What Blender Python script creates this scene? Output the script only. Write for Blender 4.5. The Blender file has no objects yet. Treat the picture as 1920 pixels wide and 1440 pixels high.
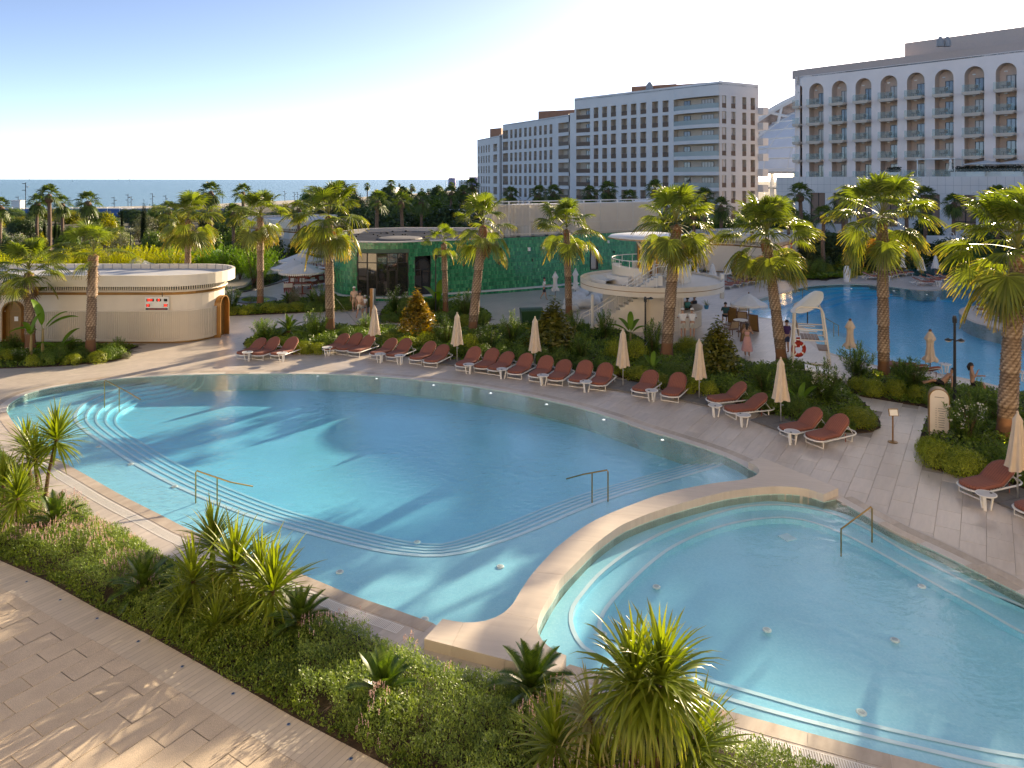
import bpy, bmesh, math, random
import numpy as np
from mathutils import Vector, Matrix
from mathutils.geometry import tessellate_polygon
R = math.radians
C = bpy.context.scene.collection
scene = bpy.context.scene
random.seed(7)
# ------------------------------------------------------------------ camera, sky, sun, exposure
F, H, HY = 1370.0, 9.6, 336.0            # focal length in photo pixels, eye height, horizon row
cam_d = bpy.data.cameras.new('camera'); cam = bpy.data.objects.new('camera', cam_d); C.objects.link(cam)
cam.location = (0, 0, H); cam.rotation_euler = (R(90), 0, 0)
cam_d.sensor_width = 36; cam_d.lens = 36*F/1920; cam_d.shift_y = -(720-HY)/1920
cam_d.clip_start = 0.1; cam_d.clip_end = 90000
scene.camera = cam
SUN_AZ, SUN_EL = R(37.0), R(15.5)        # azimuth to the right of the view axis, elevation
world = bpy.data.worlds.new('World'); scene.world = world; world.use_nodes = True
wn = world.node_tree; bg = wn.nodes['Background']
sky = wn.nodes.new('ShaderNodeTexSky'); sky.sky_type = 'NISHITA'; sky.sun_disc = False
sky.sun_elevation = SUN_EL; sky.sun_rotation = SUN_AZ
sky.air_density = 0.3; sky.dust_density = 0.36; sky.ozone_density = 0.75; sky.altitude = 0
wn.links.new(sky.outputs[0], bg.inputs[0]); bg.inputs[1].default_value = 0.15
sun_d = bpy.data.lights.new('sun', 'SUN'); sun = bpy.data.objects.new('sun', sun_d); C.objects.link(sun)
sun_d.energy = 5.0; sun_d.angle = R(0.55); sun_d.color = (1.0, 0.86, 0.66)
sdir = Vector((math.sin(SUN_AZ)*math.cos(SUN_EL), math.cos(SUN_AZ)*math.cos(SUN_EL), math.sin(SUN_EL)))
sun.rotation_euler = sdir.to_track_quat('Z', 'Y').to_euler()
sun.location = sdir*300
scene.view_settings.view_transform = 'Standard'; scene.view_settings.look = 'None'
scene.view_settings.use_white_balance = True; scene.view_settings.white_balance_temperature = 7400
scene.view_settings.exposure = 1.32; scene.view_settings.gamma = 1.0
scene.view_settings.use_curve_mapping = False
scene.render.engine = 'CYCLES'
scene.cycles.max_bounces = 8; scene.cycles.diffuse_bounces = 3; scene.cycles.glossy_bounces = 3
scene.cycles.transparent_max_bounces = 10; scene.cycles.transmission_bounces = 4
scene.cycles.caustics_reflective = False; scene.cycles.caustics_refractive = False
scene.cycles.sample_clamp_indirect = 6
scene.cycles.use_denoising = True
# ------------------------------------------------------------------ helpers
def G(x, y, z=0.0):
 """point of the horizontal plane z that the photograph shows at pixel x, y"""
 k = (H-z)/(y-HY); return Vector(((x-960)*k, F*k, z))
def PD(x, y, d): return Vector(((x-960)*d/F, d, H-(y-HY)*d/F))
def S(y): return H/(y-HY)
def lerp(a, b, t): return a+(b-a)*t
class MB:
 def __init__(s): s.v = []; s.f = []; s.m = []; s.mi = 0
 def add(s, vs, fs, mi=None):
  o = len(s.v); s.v += [tuple(p) for p in vs]; s.f += [[i+o for i in f] for f in fs]
  s.m += [s.mi if mi is None else mi]*len(fs); return s
 def box(s, c, size, M=None, mi=None, taper=1.0):
  x, y, z = [q/2 for q in size]; t = taper
  vs = [Vector(p) for p in ((-x,-y,-z),(x,-y,-z),(x,y,-z),(-x,y,-z),(-x*t,-y*t,z),(x*t,-y*t,z),(x*t,y*t,z),(-x*t,y*t,z))]
  if M is not None: vs = [M @ p for p in vs]
  vs = [p+Vector(c) for p in vs]
  return s.add(vs, [(3,2,1,0),(4,5,6,7),(0,1,5,4),(1,2,6,5),(2,3,7,6),(3,0,4,7)], mi)
 def tube(s, pts, r, n=8, mi=None, cap=True, closed=False):
  pts = [Vector(p) for p in pts]; rs = r if isinstance(r, (list, tuple)) else [r]*len(pts); N = len(pts)
  vs = []; up = Vector((0,0,1)); prev = None
  for i, p in enumerate(pts):
   if closed: t = pts[(i+1)%N]-pts[i-1]
   else: t = pts[min(i+1,N-1)]-pts[max(i-1,0)]
   if t.length < 1e-9: t = Vector((0,0,1))
   t.normalize()
   if prev is None:
    a = t.cross(up)
    if a.length < 1e-3: a = t.cross(Vector((0,1,0)))
   else: a = prev - t*prev.dot(t)
   a.normalize(); b = t.cross(a); prev = a
   vs += [p+(a*math.cos(2*math.pi*k/n)+b*math.sin(2*math.pi*k/n))*rs[i] for k in range(n)]
  fs = []
  for i in range(N if closed else N-1):
   j = (i+1)%N
   fs += [(i*n+k, i*n+(k+1)%n, j*n+(k+1)%n, j*n+k) for k in range(n)]
  if cap and not closed: fs += [tuple(range(n))[::-1], tuple(range((N-1)*n, N*n))]
  return s.add(vs, fs, mi)
 def lathe(s, prof, n=16, c=(0,0,0), mi=None, cap=True):
  vs = []
  for r, z in prof: vs += [(c[0]+r*math.cos(2*math.pi*k/n), c[1]+r*math.sin(2*math.pi*k/n), c[2]+z) for k in range(n)]
  fs = [(i*n+k, i*n+(k+1)%n, (i+1)*n+(k+1)%n, (i+1)*n+k) for i in range(len(prof)-1) for k in range(n)]
  if cap: fs += [tuple(range(n))[::-1], tuple(range((len(prof)-1)*n, len(prof)*n))]
  return s.add(vs, fs, mi)
 def prism(s, poly, z0, z1, mi=None, bottom=True):
  n = len(poly); poly = [(p[0], p[1]) for p in poly]
  if sum(poly[i-1][0]*poly[i][1]-poly[i][0]*poly[i-1][1] for i in range(n)) < 0: poly = poly[::-1]
  vs = [(x, y, z0) for x, y in poly]+[(x, y, z1) for x, y in poly]
  fs = [tuple(range(n, 2*n))]+([tuple(range(n))[::-1]] if bottom else [])+[(i, (i+1)%n, n+(i+1)%n, n+i) for i in range(n)]
  return s.add(vs, fs, mi)
 def wall(s, path, z0, z1, mi=None, closed=False):
  n = len(path); zz0 = z0 if isinstance(z0, list) else [z0]*n; zz1 = z1 if isinstance(z1, list) else [z1]*n
  vs = [(p[0], p[1], zz0[i]) for i, p in enumerate(path)]+[(p[0], p[1], zz1[i]) for i, p in enumerate(path)]
  return s.add(vs, [(i, (i+1)%n, n+(i+1)%n, n+i) for i in range(n if closed else n-1)], mi)
 def strip(s, a, b, mi=None):
  n = len(a); return s.add(list(a)+list(b), [(i, i+1, n+i+1, n+i) for i in range(n-1)], mi)
 def mesh(s, name, mats, smooth=False):
  me = bpy.data.meshes.new(name); me.from_pydata(s.v, [], s.f)
  for m in (mats if isinstance(mats, (list, tuple)) else [mats]): me.materials.append(m)
  me.polygons.foreach_set('material_index', s.m)
  if smooth: me.polygons.foreach_set('use_smooth', [True]*len(s.f))
  me.update(); return me
 def build(s, name, mats, parent=None, loc=None, rz=0, smooth=False):
  return ob(name, s.mesh(name, mats, smooth), parent, loc, rz)
def ob(name, me, parent=None, loc=None, rz=0, scale=None):
 o = bpy.data.objects.new(name, me); C.objects.link(o)
 if parent is not None: o.parent = parent
 if loc is not None: o.location = loc
 if rz: o.rotation_euler = (0, 0, rz)
 if scale is not None: o.scale = scale if not isinstance(scale, (int, float)) else (scale,)*3
 return o
def tag(o, label=None, cat=None, group=None, kind=None):
 if label: o['label'] = label
 if cat: o['category'] = cat
 if group: o['group'] = group
 if kind: o['kind'] = kind
 return o
def thing(name, label, cat, loc=(0,0,0), rz=0, group=None, scale=None):
 o = bpy.data.objects.new(name, None); C.objects.link(o); o.location = loc; o.rotation_euler = (0, 0, rz)
 o.empty_display_size = 0.2
 if scale is not None: o.scale = scale if not isinstance(scale, (int, float)) else (scale,)*3
 return tag(o, label, cat, group)
KIDS = {}
def dup(root, loc, rz=0, label=None, group=None, scale=None):
 """a copy of a thing with copies of its parts and sub-parts"""
 if not KIDS.get(root.name): KIDS[root.name] = [(c, list(c.children)) for c in root.children]
 r = root.copy(); C.objects.link(r); r.location = loc; r.rotation_euler = (0, 0, rz)
 if scale is not None: r.scale = scale if not isinstance(scale, (int, float)) else (scale,)*3
 if label: r['label'] = label
 if group: r['group'] = group
 for c0, subs in KIDS[root.name]:
  c = c0.copy(); C.objects.link(c); c.parent = r
  for d0 in subs:
   d = d0.copy(); C.objects.link(d); d.parent = c
 return r
class Maker:
 """first place() moves the prototype itself, later ones copy it"""
 def __init__(s, root): s.root = root; s.used = False
 def place(s, loc, rz=0, label=None, group=None, scale=None):
  if s.used: return dup(s.root, loc, rz, label, group, scale)
  KIDS[s.root.name] = [(c, list(c.children)) for c in s.root.children]
  s.used = True; r = s.root; r.location = loc; r.rotation_euler = (0, 0, rz)
  if scale is not None: r.scale = scale if not isinstance(scale, (int, float)) else (scale,)*3
  if label: r['label'] = label
  if group: r['group'] = group
  return r
def npmesh(name, V, Fa, mats, mi=None, smooth=False, attr=None):
 V = np.asarray(V, np.float32).reshape(-1, 3); Fa = np.asarray(Fa, np.int32); k = Fa.shape[1]
 me = bpy.data.meshes.new(name); me.vertices.add(len(V)); me.vertices.foreach_set('co', V.ravel())
 me.loops.add(Fa.size); me.loops.foreach_set('vertex_index', Fa.ravel())
 me.polygons.add(len(Fa)); me.polygons.foreach_set('loop_start', np.arange(0, Fa.size, k, dtype=np.int32))
 for m in (mats if isinstance(mats, (list, tuple)) else [mats]): me.materials.append(m)
 if mi is not None: me.polygons.foreach_set('material_index', np.asarray(mi, np.int32))
 if smooth: me.polygons.foreach_set('use_smooth', np.ones(len(Fa), bool))
 if attr is not None:
  a = me.color_attributes.new('tint', 'FLOAT_COLOR', 'POINT')
  col = np.ones((len(V), 4), np.float32); col[:, :attr.shape[1]] = attr; a.data.foreach_set('color', col.ravel())
 me.update(calc_edges=True); me.validate(); return me
# ------------------------------------------------------------------ materials
def newmat(name):
 m = bpy.data.materials.new(name); m.use_nodes = True; nt = m.node_tree
 return m, nt, nt.nodes['Principled BSDF'], nt.nodes['Material Output']
def N(nt, typ, **kw):
 n = nt.nodes.new(typ)
 for k, v in kw.items():
  if k.startswith('i_'):
   key = k[2:]; key = int(key) if key.isdigit() else key
   n.inputs[key].default_value = v
  else: setattr(n, k, v)
 return n
def col4(c): return (c[0], c[1], c[2], 1)
def M(name, c, rough=0.6, metal=0.0, var=0.12, scale=3.0, bump=0.0, bscale=None, spec=0.5, rnd=0.0, c2=None, detail=6, stretch=None, coat=0.0):
 """plain procedural material: noise-mottled colour, optional per-object variation and bump"""
 m, nt, b, out = newmat(name); L = nt.links.new
 tc = N(nt, 'ShaderNodeTexCoord'); mp = N(nt, 'ShaderNodeMapping'); L(tc.outputs['Object'], mp.inputs[0])
 if stretch: mp.inputs['Scale'].default_value = stretch
 nz = N(nt, 'ShaderNodeTexNoise', i_Scale=scale, i_Detail=detail, i_Roughness=0.6); L(mp.outputs[0], nz.inputs['Vector'])
 cr = N(nt, 'ShaderNodeValToRGB'); L(nz.outputs['Fac'], cr.inputs[0])
 lo = [q*(1-var) for q in c]; hi = [min(1, q*(1+var)) for q in (c2 or c)]
 cr.color_ramp.elements[0].color = col4(lo); cr.color_ramp.elements[1].color = col4(hi)
 cr.color_ramp.elements[0].position = 0.3; cr.color_ramp.elements[1].position = 0.7
 src = cr.outputs[0]
 if rnd:
  oi = N(nt, 'ShaderNodeObjectInfo'); mr = N(nt, 'ShaderNodeMapRange', i_3=1-rnd, i_4=1+rnd); L(oi.outputs['Random'], mr.inputs[0])
  hs = N(nt, 'ShaderNodeHueSaturation'); L(src, hs.inputs['Color']); L(mr.outputs[0], hs.inputs['Value']); src = hs.outputs[0]
 L(src, b.inputs['Base Color'])
 b.inputs['Roughness'].default_value = rough; b.inputs['Metallic'].default_value = metal
 b.inputs['Specular IOR Level'].default_value = spec; b.inputs['Coat Weight'].default_value = coat
 if bump:
  n2 = N(nt, 'ShaderNodeTexNoise', i_Scale=bscale or scale*4, i_Detail=5); L(mp.outputs[0], n2.inputs['Vector'])
  bp = N(nt, 'ShaderNodeBump', i_Strength=bump, i_Distance=0.02); L(n2.outputs['Fac'], bp.inputs['Height']); L(bp.outputs[0], b.inputs['Normal'])
 return m
def leafmat(name, c, c2=None, tr=0.45, rough=0.45, rnd=0.12, nscale=1.2, tintc=None):
 """leaf: reflects and transmits; colour varies leaf clump by leaf clump and plant by plant"""
 m, nt, b, out = newmat(name); L = nt.links.new
 geo = N(nt, 'ShaderNodeTexCoord'); nz = N(nt, 'ShaderNodeTexNoise', i_Scale=nscale, i_Detail=3); L(geo.outputs['Object'], nz.inputs['Vector'])
 gi = N(nt, 'ShaderNodeNewGeometry')
 ad = N(nt, 'ShaderNodeMath', operation='ADD'); L(nz.outputs['Fac'], ad.inputs[0])
 ml = N(nt, 'ShaderNodeMath', operation='MULTIPLY', i_1=0.5); L(gi.outputs['Random Per Island'], ml.inputs[0]); L(ml.outputs[0], ad.inputs[1])
 cr = N(nt, 'ShaderNodeValToRGB'); L(ad.outputs[0], cr.inputs[0])
 c2 = c2 or [q*1.5 for q in c]
 cr.color_ramp.elements[0].color = col4([q*0.75 for q in c]); cr.color_ramp.elements[0].position = 0.45
 cr.color_ramp.elements[1].color = col4(c2); cr.color_ramp.elements[1].position = 1.0
 src = cr.outputs[0]
 if tintc:
  at = N(nt, 'ShaderNodeAttribute', attribute_name='tint'); sp = N(nt, 'ShaderNodeSeparateColor'); L(at.outputs['Color'], sp.inputs[0])
  mx = N(nt, 'ShaderNodeMix', data_type='RGBA'); L(sp.outputs[0], mx.inputs[0]); L(src, mx.inputs[6]); mx.inputs[7].default_value = col4(tintc)
  src = mx.outputs[2]
 oi = N(nt, 'ShaderNodeObjectInfo'); mr = N(nt, 'ShaderNodeMapRange', i_3=1-rnd, i_4=1+rnd); L(oi.outputs['Random'], mr.inputs[0])
 hs = N(nt, 'ShaderNodeHueSaturation'); L(src, hs.inputs['Color']); L(mr.outputs[0], hs.inputs['Value'])
 L(hs.outputs[0], b.inputs['Base Color']); b.inputs['Roughness'].default_value = rough; b.inputs['Specular IOR Level'].default_value = 0.4
 t = N(nt, 'ShaderNodeBsdfTranslucent'); h2 = N(nt, 'ShaderNodeHueSaturation', i_Saturation=1.1, i_Value=1.35); L(hs.outputs[0], h2.inputs['Color'])
 ye = N(nt, 'ShaderNodeMix', data_type='RGBA', blend_type='MULTIPLY'); ye.inputs[0].default_value = 1; L(h2.outputs[0], ye.inputs[6]); ye.inputs[7].default_value = (1.12, 1.1, 0.55, 1)
 L(ye.outputs[2], t.inputs['Color'])
 mx = N(nt, 'ShaderNodeMixShader', i_0=tr); L(b.outputs[0], mx.inputs[1]); L(t.outputs[0], mx.inputs[2]); L(mx.outputs[0], out.inputs['Surface'])
 return m
MAT = {}
MAT['white'] = M('white_paint', (0.82, 0.80, 0.76), 0.4, var=0.03)
MAT['cream'] = M('cream_paint', (0.80, 0.72, 0.60), 0.5, var=0.04, scale=1.5)
MAT['creamwall'] = M('cream_render', (0.78, 0.69, 0.57), 0.7, var=0.06, scale=0.8)
MAT['bronze'] = M('bronze_cladding', (0.34, 0.17, 0.05), 0.35, metal=0.55, var=0.12, scale=2)
MAT['bronze2'] = M('bronze_door', (0.28, 0.16, 0.05), 0.45, metal=0.3, var=0.1, scale=2)
MAT['brass'] = M('brass_tube', (0.42, 0.28, 0.10), 0.28, metal=1.0, var=0.08)
MAT['steel'] = M('steel_tube', (0.55, 0.55, 0.52), 0.3, metal=0.9, var=0.05)
MAT['dark'] = M('dark_metal', (0.02, 0.021, 0.022), 0.45, var=0.2)
MAT['black'] = M('black_recess', (0.012, 0.012, 0.012), 0.8, var=0.2)
MAT['wood'] = M('brown_wood', (0.16, 0.075, 0.03), 0.55, var=0.3, scale=6, stretch=(1,1,8))
MAT['terra'] = M('terracotta_fabric', (0.29, 0.075, 0.04), 0.85, var=0.10, scale=10, rnd=0.08, bump=0.15, bscale=160)
MAT['canvas'] = M('beige_canvas', (0.62, 0.50, 0.38), 0.85, var=0.06, scale=4, rnd=0.04)
MAT['wcanvas'] = M('white_canvas', (0.74, 0.72, 0.68), 0.8, var=0.05, scale=4)
MAT['soil'] = M('dark_soil', (0.055, 0.035, 0.02), 0.95, var=0.4, scale=6, bump=0.8, bscale=20)
MAT['slab'] = M('dark_slab', (0.17, 0.155, 0.14), 0.7, var=0.15, scale=5)
MAT['red'] = M('red_paint', (0.45, 0.035, 0.015), 0.4, var=0.06)
MAT['bin'] = M('green_plastic', (0.012, 0.06, 0.022), 0.4, var=0.1)
MAT['redwood'] = M('red_stained_wood', (0.30, 0.05, 0.02), 0.5, var=0.12)
MAT['skin'] = M('skin', (0.46, 0.26, 0.17), 0.55, var=0.05)
MAT['hair'] = M('dark_hair', (0.02, 0.013, 0.01), 0.5, var=0.2)
def emis(name, c, s):
 m, nt, b, out = newmat(name); b.inputs['Base Color'].default_value = col4([q*0.5 for q in c])
 b.inputs['Emission Color'].default_value = col4(c); b.inputs['Emission Strength'].default_value = s; return m
MAT['lamp'] = emis('lamp_glow', (1.0, 0.72, 0.38), 2.5)
MAT['plight'] = emis('pool_lamp_glow', (0.9, 0.95, 1.0), 1.2)
MAT['led'] = emis('red_led', (1.0, 0.03, 0.02), 2.5)
def glassmat(name, c=(0.02, 0.025, 0.03), rough=0.03):
 m, nt, b, out = newmat(name); b.inputs['Base Color'].default_value = col4(c); b.inputs['Roughness'].default_value = rough
 b.inputs['Specular IOR Level'].default_value = 0.9; b.inputs['Coat Weight'].default_value = 0.6; b.inputs['Coat Roughness'].default_value = 0.02
 return m
MAT['glass'] = glassmat('window_glass', (0.035, 0.04, 0.045))
MAT['curtain'] = M('curtained_glass', (0.42, 0.37, 0.32), 0.25, var=0.15, scale=3, stretch=(6,6,0.3), coat=0.8)
def clearglass(name, tint=(0.9, 0.94, 0.93), f=0.13):
 m, nt, b, out = newmat(name); L = nt.links.new
 t = N(nt, 'ShaderNodeBsdfTransparent'); t.inputs[0].default_value = col4(tint)
 b.inputs['Base Color'].default_value = (0.5, 0.6, 0.58, 1); b.inputs['Roughness'].default_value = 0.05
 mx = N(nt, 'ShaderNodeMixShader', i_0=f); L(t.outputs[0], mx.inputs[1]); L(b.outputs[0], mx.inputs[2]); L(mx.outputs[0], out.inputs['Surface']); return m
MAT['balglass'] = clearglass('balcony_glass')
# ------------------------------------------------------------------ ground, sea, pools, paving
def stone(name, c, c2, rough=0.45, vein=(0.5, 6, 1), rot=57, rnd=0.06, speck=0.0, bump=0.1, veinamt=0.5, island=False, spec=0.4):
 m, nt, b, out = newmat(name); L = nt.links.new
 g = N(nt, 'ShaderNodeNewGeometry'); mp = N(nt, 'ShaderNodeMapping', vector_type='POINT'); L(g.outputs['Position'], mp.inputs[0])
 mp.inputs['Rotation'].default_value = (0, 0, R(-rot)); mp2 = N(nt, 'ShaderNodeMapping'); L(mp.outputs[0], mp2.inputs[0]); mp2.inputs['Scale'].default_value = vein
 oi = N(nt, 'ShaderNodeObjectInfo')
 rv = N(nt, 'ShaderNodeMath', operation='ADD'); L(oi.outputs['Random'], rv.inputs[0])
 if island: L(g.outputs['Random Per Island'], rv.inputs[1])
 else: rv.inputs[1].default_value = 0
 of = N(nt, 'ShaderNodeMath', operation='MULTIPLY', i_1=37.0); L(rv.outputs[0], of.inputs[0])
 nz = N(nt, 'ShaderNodeTexNoise', noise_dimensions='4D', i_Scale=1.0, i_Detail=8, i_Roughness=0.65); L(mp2.outputs[0], nz.inputs['Vector']); L(of.outputs[0], nz.inputs['W'])
 cr = N(nt, 'ShaderNodeValToRGB'); L(nz.outputs['Fac'], cr.inputs[0])
 cr.color_ramp.elements[0].position = 0.5-veinamt*0.35; cr.color_ramp.elements[1].position = 0.5+veinamt*0.35
 cr.color_ramp.elements[0].color = col4(c); cr.color_ramp.elements[1].color = col4(c2); src = cr.outputs[0]
 big = N(nt, 'ShaderNodeTexNoise', i_Scale=0.22, i_Detail=4); L(g.outputs['Position'], big.inputs['Vector'])
 fr = N(nt, 'ShaderNodeMath', operation='FRACT'); L(rv.outputs[0], fr.inputs[0])
 mr = N(nt, 'ShaderNodeMapRange', i_3=1-rnd, i_4=1+rnd); L(fr.outputs[0], mr.inputs[0])
 mb = N(nt, 'ShaderNodeMapRange', i_1=0.3, i_2=0.7, i_3=0.93, i_4=1.06); L(big.outputs['Fac'], mb.inputs[0])
 mm = N(nt, 'ShaderNodeMath', operation='MULTIPLY'); L(mr.outputs[0], mm.inputs[0]); L(mb.outputs[0], mm.inputs[1])
 hs = N(nt, 'ShaderNodeHueSaturation'); L(src, hs.inputs['Color']); L(mm.outputs[0], hs.inputs['Value']); src = hs.outputs[0]
 if speck:
  sn = N(nt, 'ShaderNodeTexNoise', i_Scale=95.0, i_Detail=2); L(g.outputs['Position'], sn.inputs['Vector'])
  sr = N(nt, 'ShaderNodeMapRange', i_1=0.35, i_2=0.65, i_3=1-speck, i_4=1+speck); L(sn.outputs['Fac'], sr.inputs[0])
  h2 = N(nt, 'ShaderNodeHueSaturation'); L(src, h2.inputs['Color']); L(sr.outputs[0], h2.inputs['Value']); src = h2.outputs[0]
 L(src, b.inputs['Base Color']); b.inputs['Specular IOR Level'].default_value = spec
 rr = N(nt, 'ShaderNodeMapRange', i_1=0.3, i_2=0.7, i_3=rough-0.1, i_4=rough+0.12); L(nz.outputs['Fac'], rr.inputs[0]); L(rr.outputs[0], b.inputs['Roughness'])
 bp = N(nt, 'ShaderNodeBump', i_Strength=bump, i_Distance=0.01); L(nz.outputs['Fac'], bp.inputs['Height']); L(bp.outputs[0], b.inputs['Normal'])
 return m
MAT['deck'] = stone('porcelain_paving', (0.47, 0.405, 0.345), (0.64, 0.56, 0.485), 0.36, vein=(0.9, 5, 1), rot=57, veinamt=0.55)
MAT['decks'] = stone('porcelain_paving_far', (0.47, 0.405, 0.345), (0.64, 0.56, 0.485), 0.36, vein=(0.9, 5, 1), rot=57, island=True)
MAT['grout'] = M('paving_joint', (0.34, 0.29, 0.24), 0.9, var=0.2)
MAT['granite'] = stone('granite_paver', (0.52, 0.42, 0.315), (0.61, 0.50, 0.38), 0.75, vein=(2, 2, 2), speck=0.3, rnd=0.06, spec=0.2)
MAT['plank'] = stone('pale_concrete_plank', (0.58, 0.49, 0.385), (0.66, 0.565, 0.45), 0.75, vein=(1, 3, 1), speck=0.06, rnd=0.05, spec=0.2)
MAT['trav'] = stone('travertine', (0.58, 0.49, 0.40), (0.72, 0.63, 0.53), 0.5, vein=(0.7, 9, 1), rot=-14, rnd=0.03, veinamt=0.7)
MAT['coping'] = stone('limestone_coping', (0.42, 0.33, 0.25), (0.60, 0.52, 0.43), 0.45, vein=(1.5, 4, 1), rnd=0.16)
MAT['limestone'] = stone('pale_limestone', (0.58, 0.53, 0.47), (0.68, 0.63, 0.57), 0.5, vein=(1, 2, 1), rnd=0.04)
def smooth_line(p, n, closed=False):
 """Catmull-Rom through p, resampled to n points of even spacing"""
 p = [Vector((q[0], q[1], 0)) for q in p]; out = []; m = len(p)
 rng = range(m) if closed else range(m-1)
 for i in rng:
  a = p[i-1] if (closed or i) else p[0]*2-p[1]; b = p[i]; c = p[(i+1) % m]; d = p[(i+2) % m] if (closed or i+2 < m) else p[-1]*2-p[-2]
  for k in range(10):
   t = k/10
   out.append(0.5*((2*b)+(c-a)*t+(2*a-5*b+4*c-d)*t*t+(3*b-a-3*c+d)*t**3))
 if not closed: out.append(p[-1])
 else: out.append(out[0])
 ds = [0]
 for i in range(1, len(out)): ds.append(ds[-1]+(out[i]-out[i-1]).length)
 res = []; j = 0; cnt = n if closed else n-1
 for i in range(n):
  s_ = ds[-1]*i/cnt
  while j < len(ds)-2 and ds[j+1] < s_: j += 1
  t = (s_-ds[j])/max(1e-9, ds[j+1]-ds[j]); res.append(out[j].lerp(out[j+1], t))
 return res
def px(pts, z=0.0): return [G(x, y, z) for x, y in pts]
def at(l, z): return [Vector((p[0], p[1], z)) for p in l]
BZ = 0.22                                # top of the pool divider
# outline of the main pool: far side left to right, then divider right to left, then near side
far_px = [(12,772),(14,762),(25,752),(60,735),(130,721),(200,712),(300,705),(400,701.5),(530,700.5),(634,702),(712,706),(790,713),(869,721.5),(950,735),(1002,745),(1080,763),(1158,787),(1200,802),(1294,832),(1350,852),(1403,876)]
div_px = [(1403,866),(1418,874),(1423,885),(1402,897),(1331,907),(1256,922),(1200,940),(1112,977),(1050,1021),(1030,1040),(997,1077),(975,1109),(962,1131),(944,1149),(922,1160),(897,1166),(866,1166.5),(830,1160)]
near_px = [(813,1169),(740,1143),(662,1116.6),(583,1084),(472,1040),(362,996),(300,965),(225,927),(160,890),(110,862),(70,836),(50,820),(25,792),(12,772)]
far_w = smooth_line(px(far_px), 70); div_w = smooth_line(px(div_px, BZ), 60); near_w = smooth_line(px(near_px), 50)
main_out = far_w[:-1]+div_w+near_w[:-1]
kdiv_px = [(1544,927),(1528,921),(1503,915),(1456,912),(1394,917),(1331,929),(1237,956),(1175,980),(1144,999),(1112,1024),(1081,1055),(1050,1087),(1037,1109),(1019,1137),(1008,1165),(1008,1184),(1016,1199),(1037,1218),(1062,1229)]
kdiv_w = smooth_line(px(kdiv_px, BZ), 60)
knear_w = smooth_line(px([(1068,1246),(1150,1270),(1260,1302),(1372,1335),(1489,1367),(1612,1400),(1717,1427),(1920,1476)])+[Vector((10.4, 10.9, 0)), Vector((12.4, 11.2, 0))], 40)
kfar_w = smooth_line([Vector((13.2, 12.4, 0)), Vector((12.9, 13.6, 0))]+px([(2100,1215),(1990,1155),(1920,1117),(1850,1081),(1750,1032),(1676,997),(1610,960),(1567,936)]), 40)
kid_out = kdiv_w+knear_w+kfar_w
back_px = [(1387,580),(1420,562),(1465,550),(1493,542),(1523,536),(1569,533),(1620,533),(1650,535.5),(1698,541),(1729,544.5),(1755,544),(1778,539),(1800,532.5),(1806,529.5),(1796,527),(1755,522),(1714,517),(1698,512.5),(1688,508),(1707,504.5),(1745,500),(1807,494.5),(1900,490.5)]
bk1 = smooth_line(px(back_px), 90)+[Vector((90, 84, 0)), Vector((60, 40, 0))]
bk2 = smooth_line(px([(2050,752),(1920,736),(1850,718),(1760,700),(1681,690),(1630,682),(1579,668),(1544,655),(1520,630),(1513,617),(1485,606),(1455,598),(1432,596),(1406,590),(1387,580)]), 50)
back_out = bk1+bk2[:-1]
def fill(name, outer, holes, z, mat, parent=None, kind='structure'):
 polys = [[Vector((p[0], p[1], 0)) for p in q] for q in [outer]+list(holes)]
 tris = tessellate_polygon(polys); flat = [p for q in polys for p in q]
 o = MB(); o.add([(p[0], p[1], z) for p in flat], [])
 for t in tris:
  a, b, c = [flat[i] for i in t]
  if (b-a).cross(c-a).z < 0: t = (t[0], t[2], t[1])
  if abs((b-a).cross(c-a).z) > 1e-9: o.f.append(list(t)); o.m.append(0)
 obj = o.build(name, mat, parent)
 if parent is None: tag(obj, kind=kind)
 return obj
POOLS = [main_out, kid_out, back_out]
# ground out to the coast, and the sea
MAT['ground'] = M('garden_soil', (0.075, 0.065, 0.035), 0.95, var=0.4, scale=0.5)
coast = [(-900,-120),(900,-120),(900,2600),(260,2600),(60,1300),(-10,760),(-52,420),(-95,262),(-160,222),(-900,150)]
ground = fill('ground', coast, POOLS, -0.06, MAT['ground'])
m, nt, b, out = newmat('sea_water'); L = nt.links.new
b.inputs['Base Color'].default_value = (0.09, 0.20, 0.20, 1); b.inputs['Roughness'].default_value = 0.25; b.inputs['Specular IOR Level'].default_value = 0.5
g = N(nt, 'ShaderNodeNewGeometry'); mp = N(nt, 'ShaderNodeMapping'); L(g.outputs['Position'], mp.inputs[0]); mp.inputs['Scale'].default_value = (0.05, 0.11, 0.1)
nz = N(nt, 'ShaderNodeTexNoise', i_Scale=1.0, i_Detail=7, i_Roughness=0.6); L(mp.outputs[0], nz.inputs['Vector'])
bp = N(nt, 'ShaderNodeBump', i_Strength=1.0, i_Distance=2.2); L(nz.outputs['Fac'], bp.inputs['Height']); L(bp.outputs[0], b.inputs['Normal'])
MAT['sea'] = m
sea = MB().add([(-60000,140,-2.4),(60000,140,-2.4),(60000,70000,-2.4),(-60000,70000,-2.4)], [(0,1,2,3)]).build('sea', MAT['sea']); tag(sea, kind='structure')
beach = MB().prism([(-900,150),(-160,222),(-95,262),(-52,420),(-10,760),(-30,764),(-75,425),(-120,274),(-170,236),(-900,168)], -2.6, -0.08).build('beach', M('pale_sand', (0.45,0.40,0.32), 0.9)); tag(beach, kind='structure')
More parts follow.
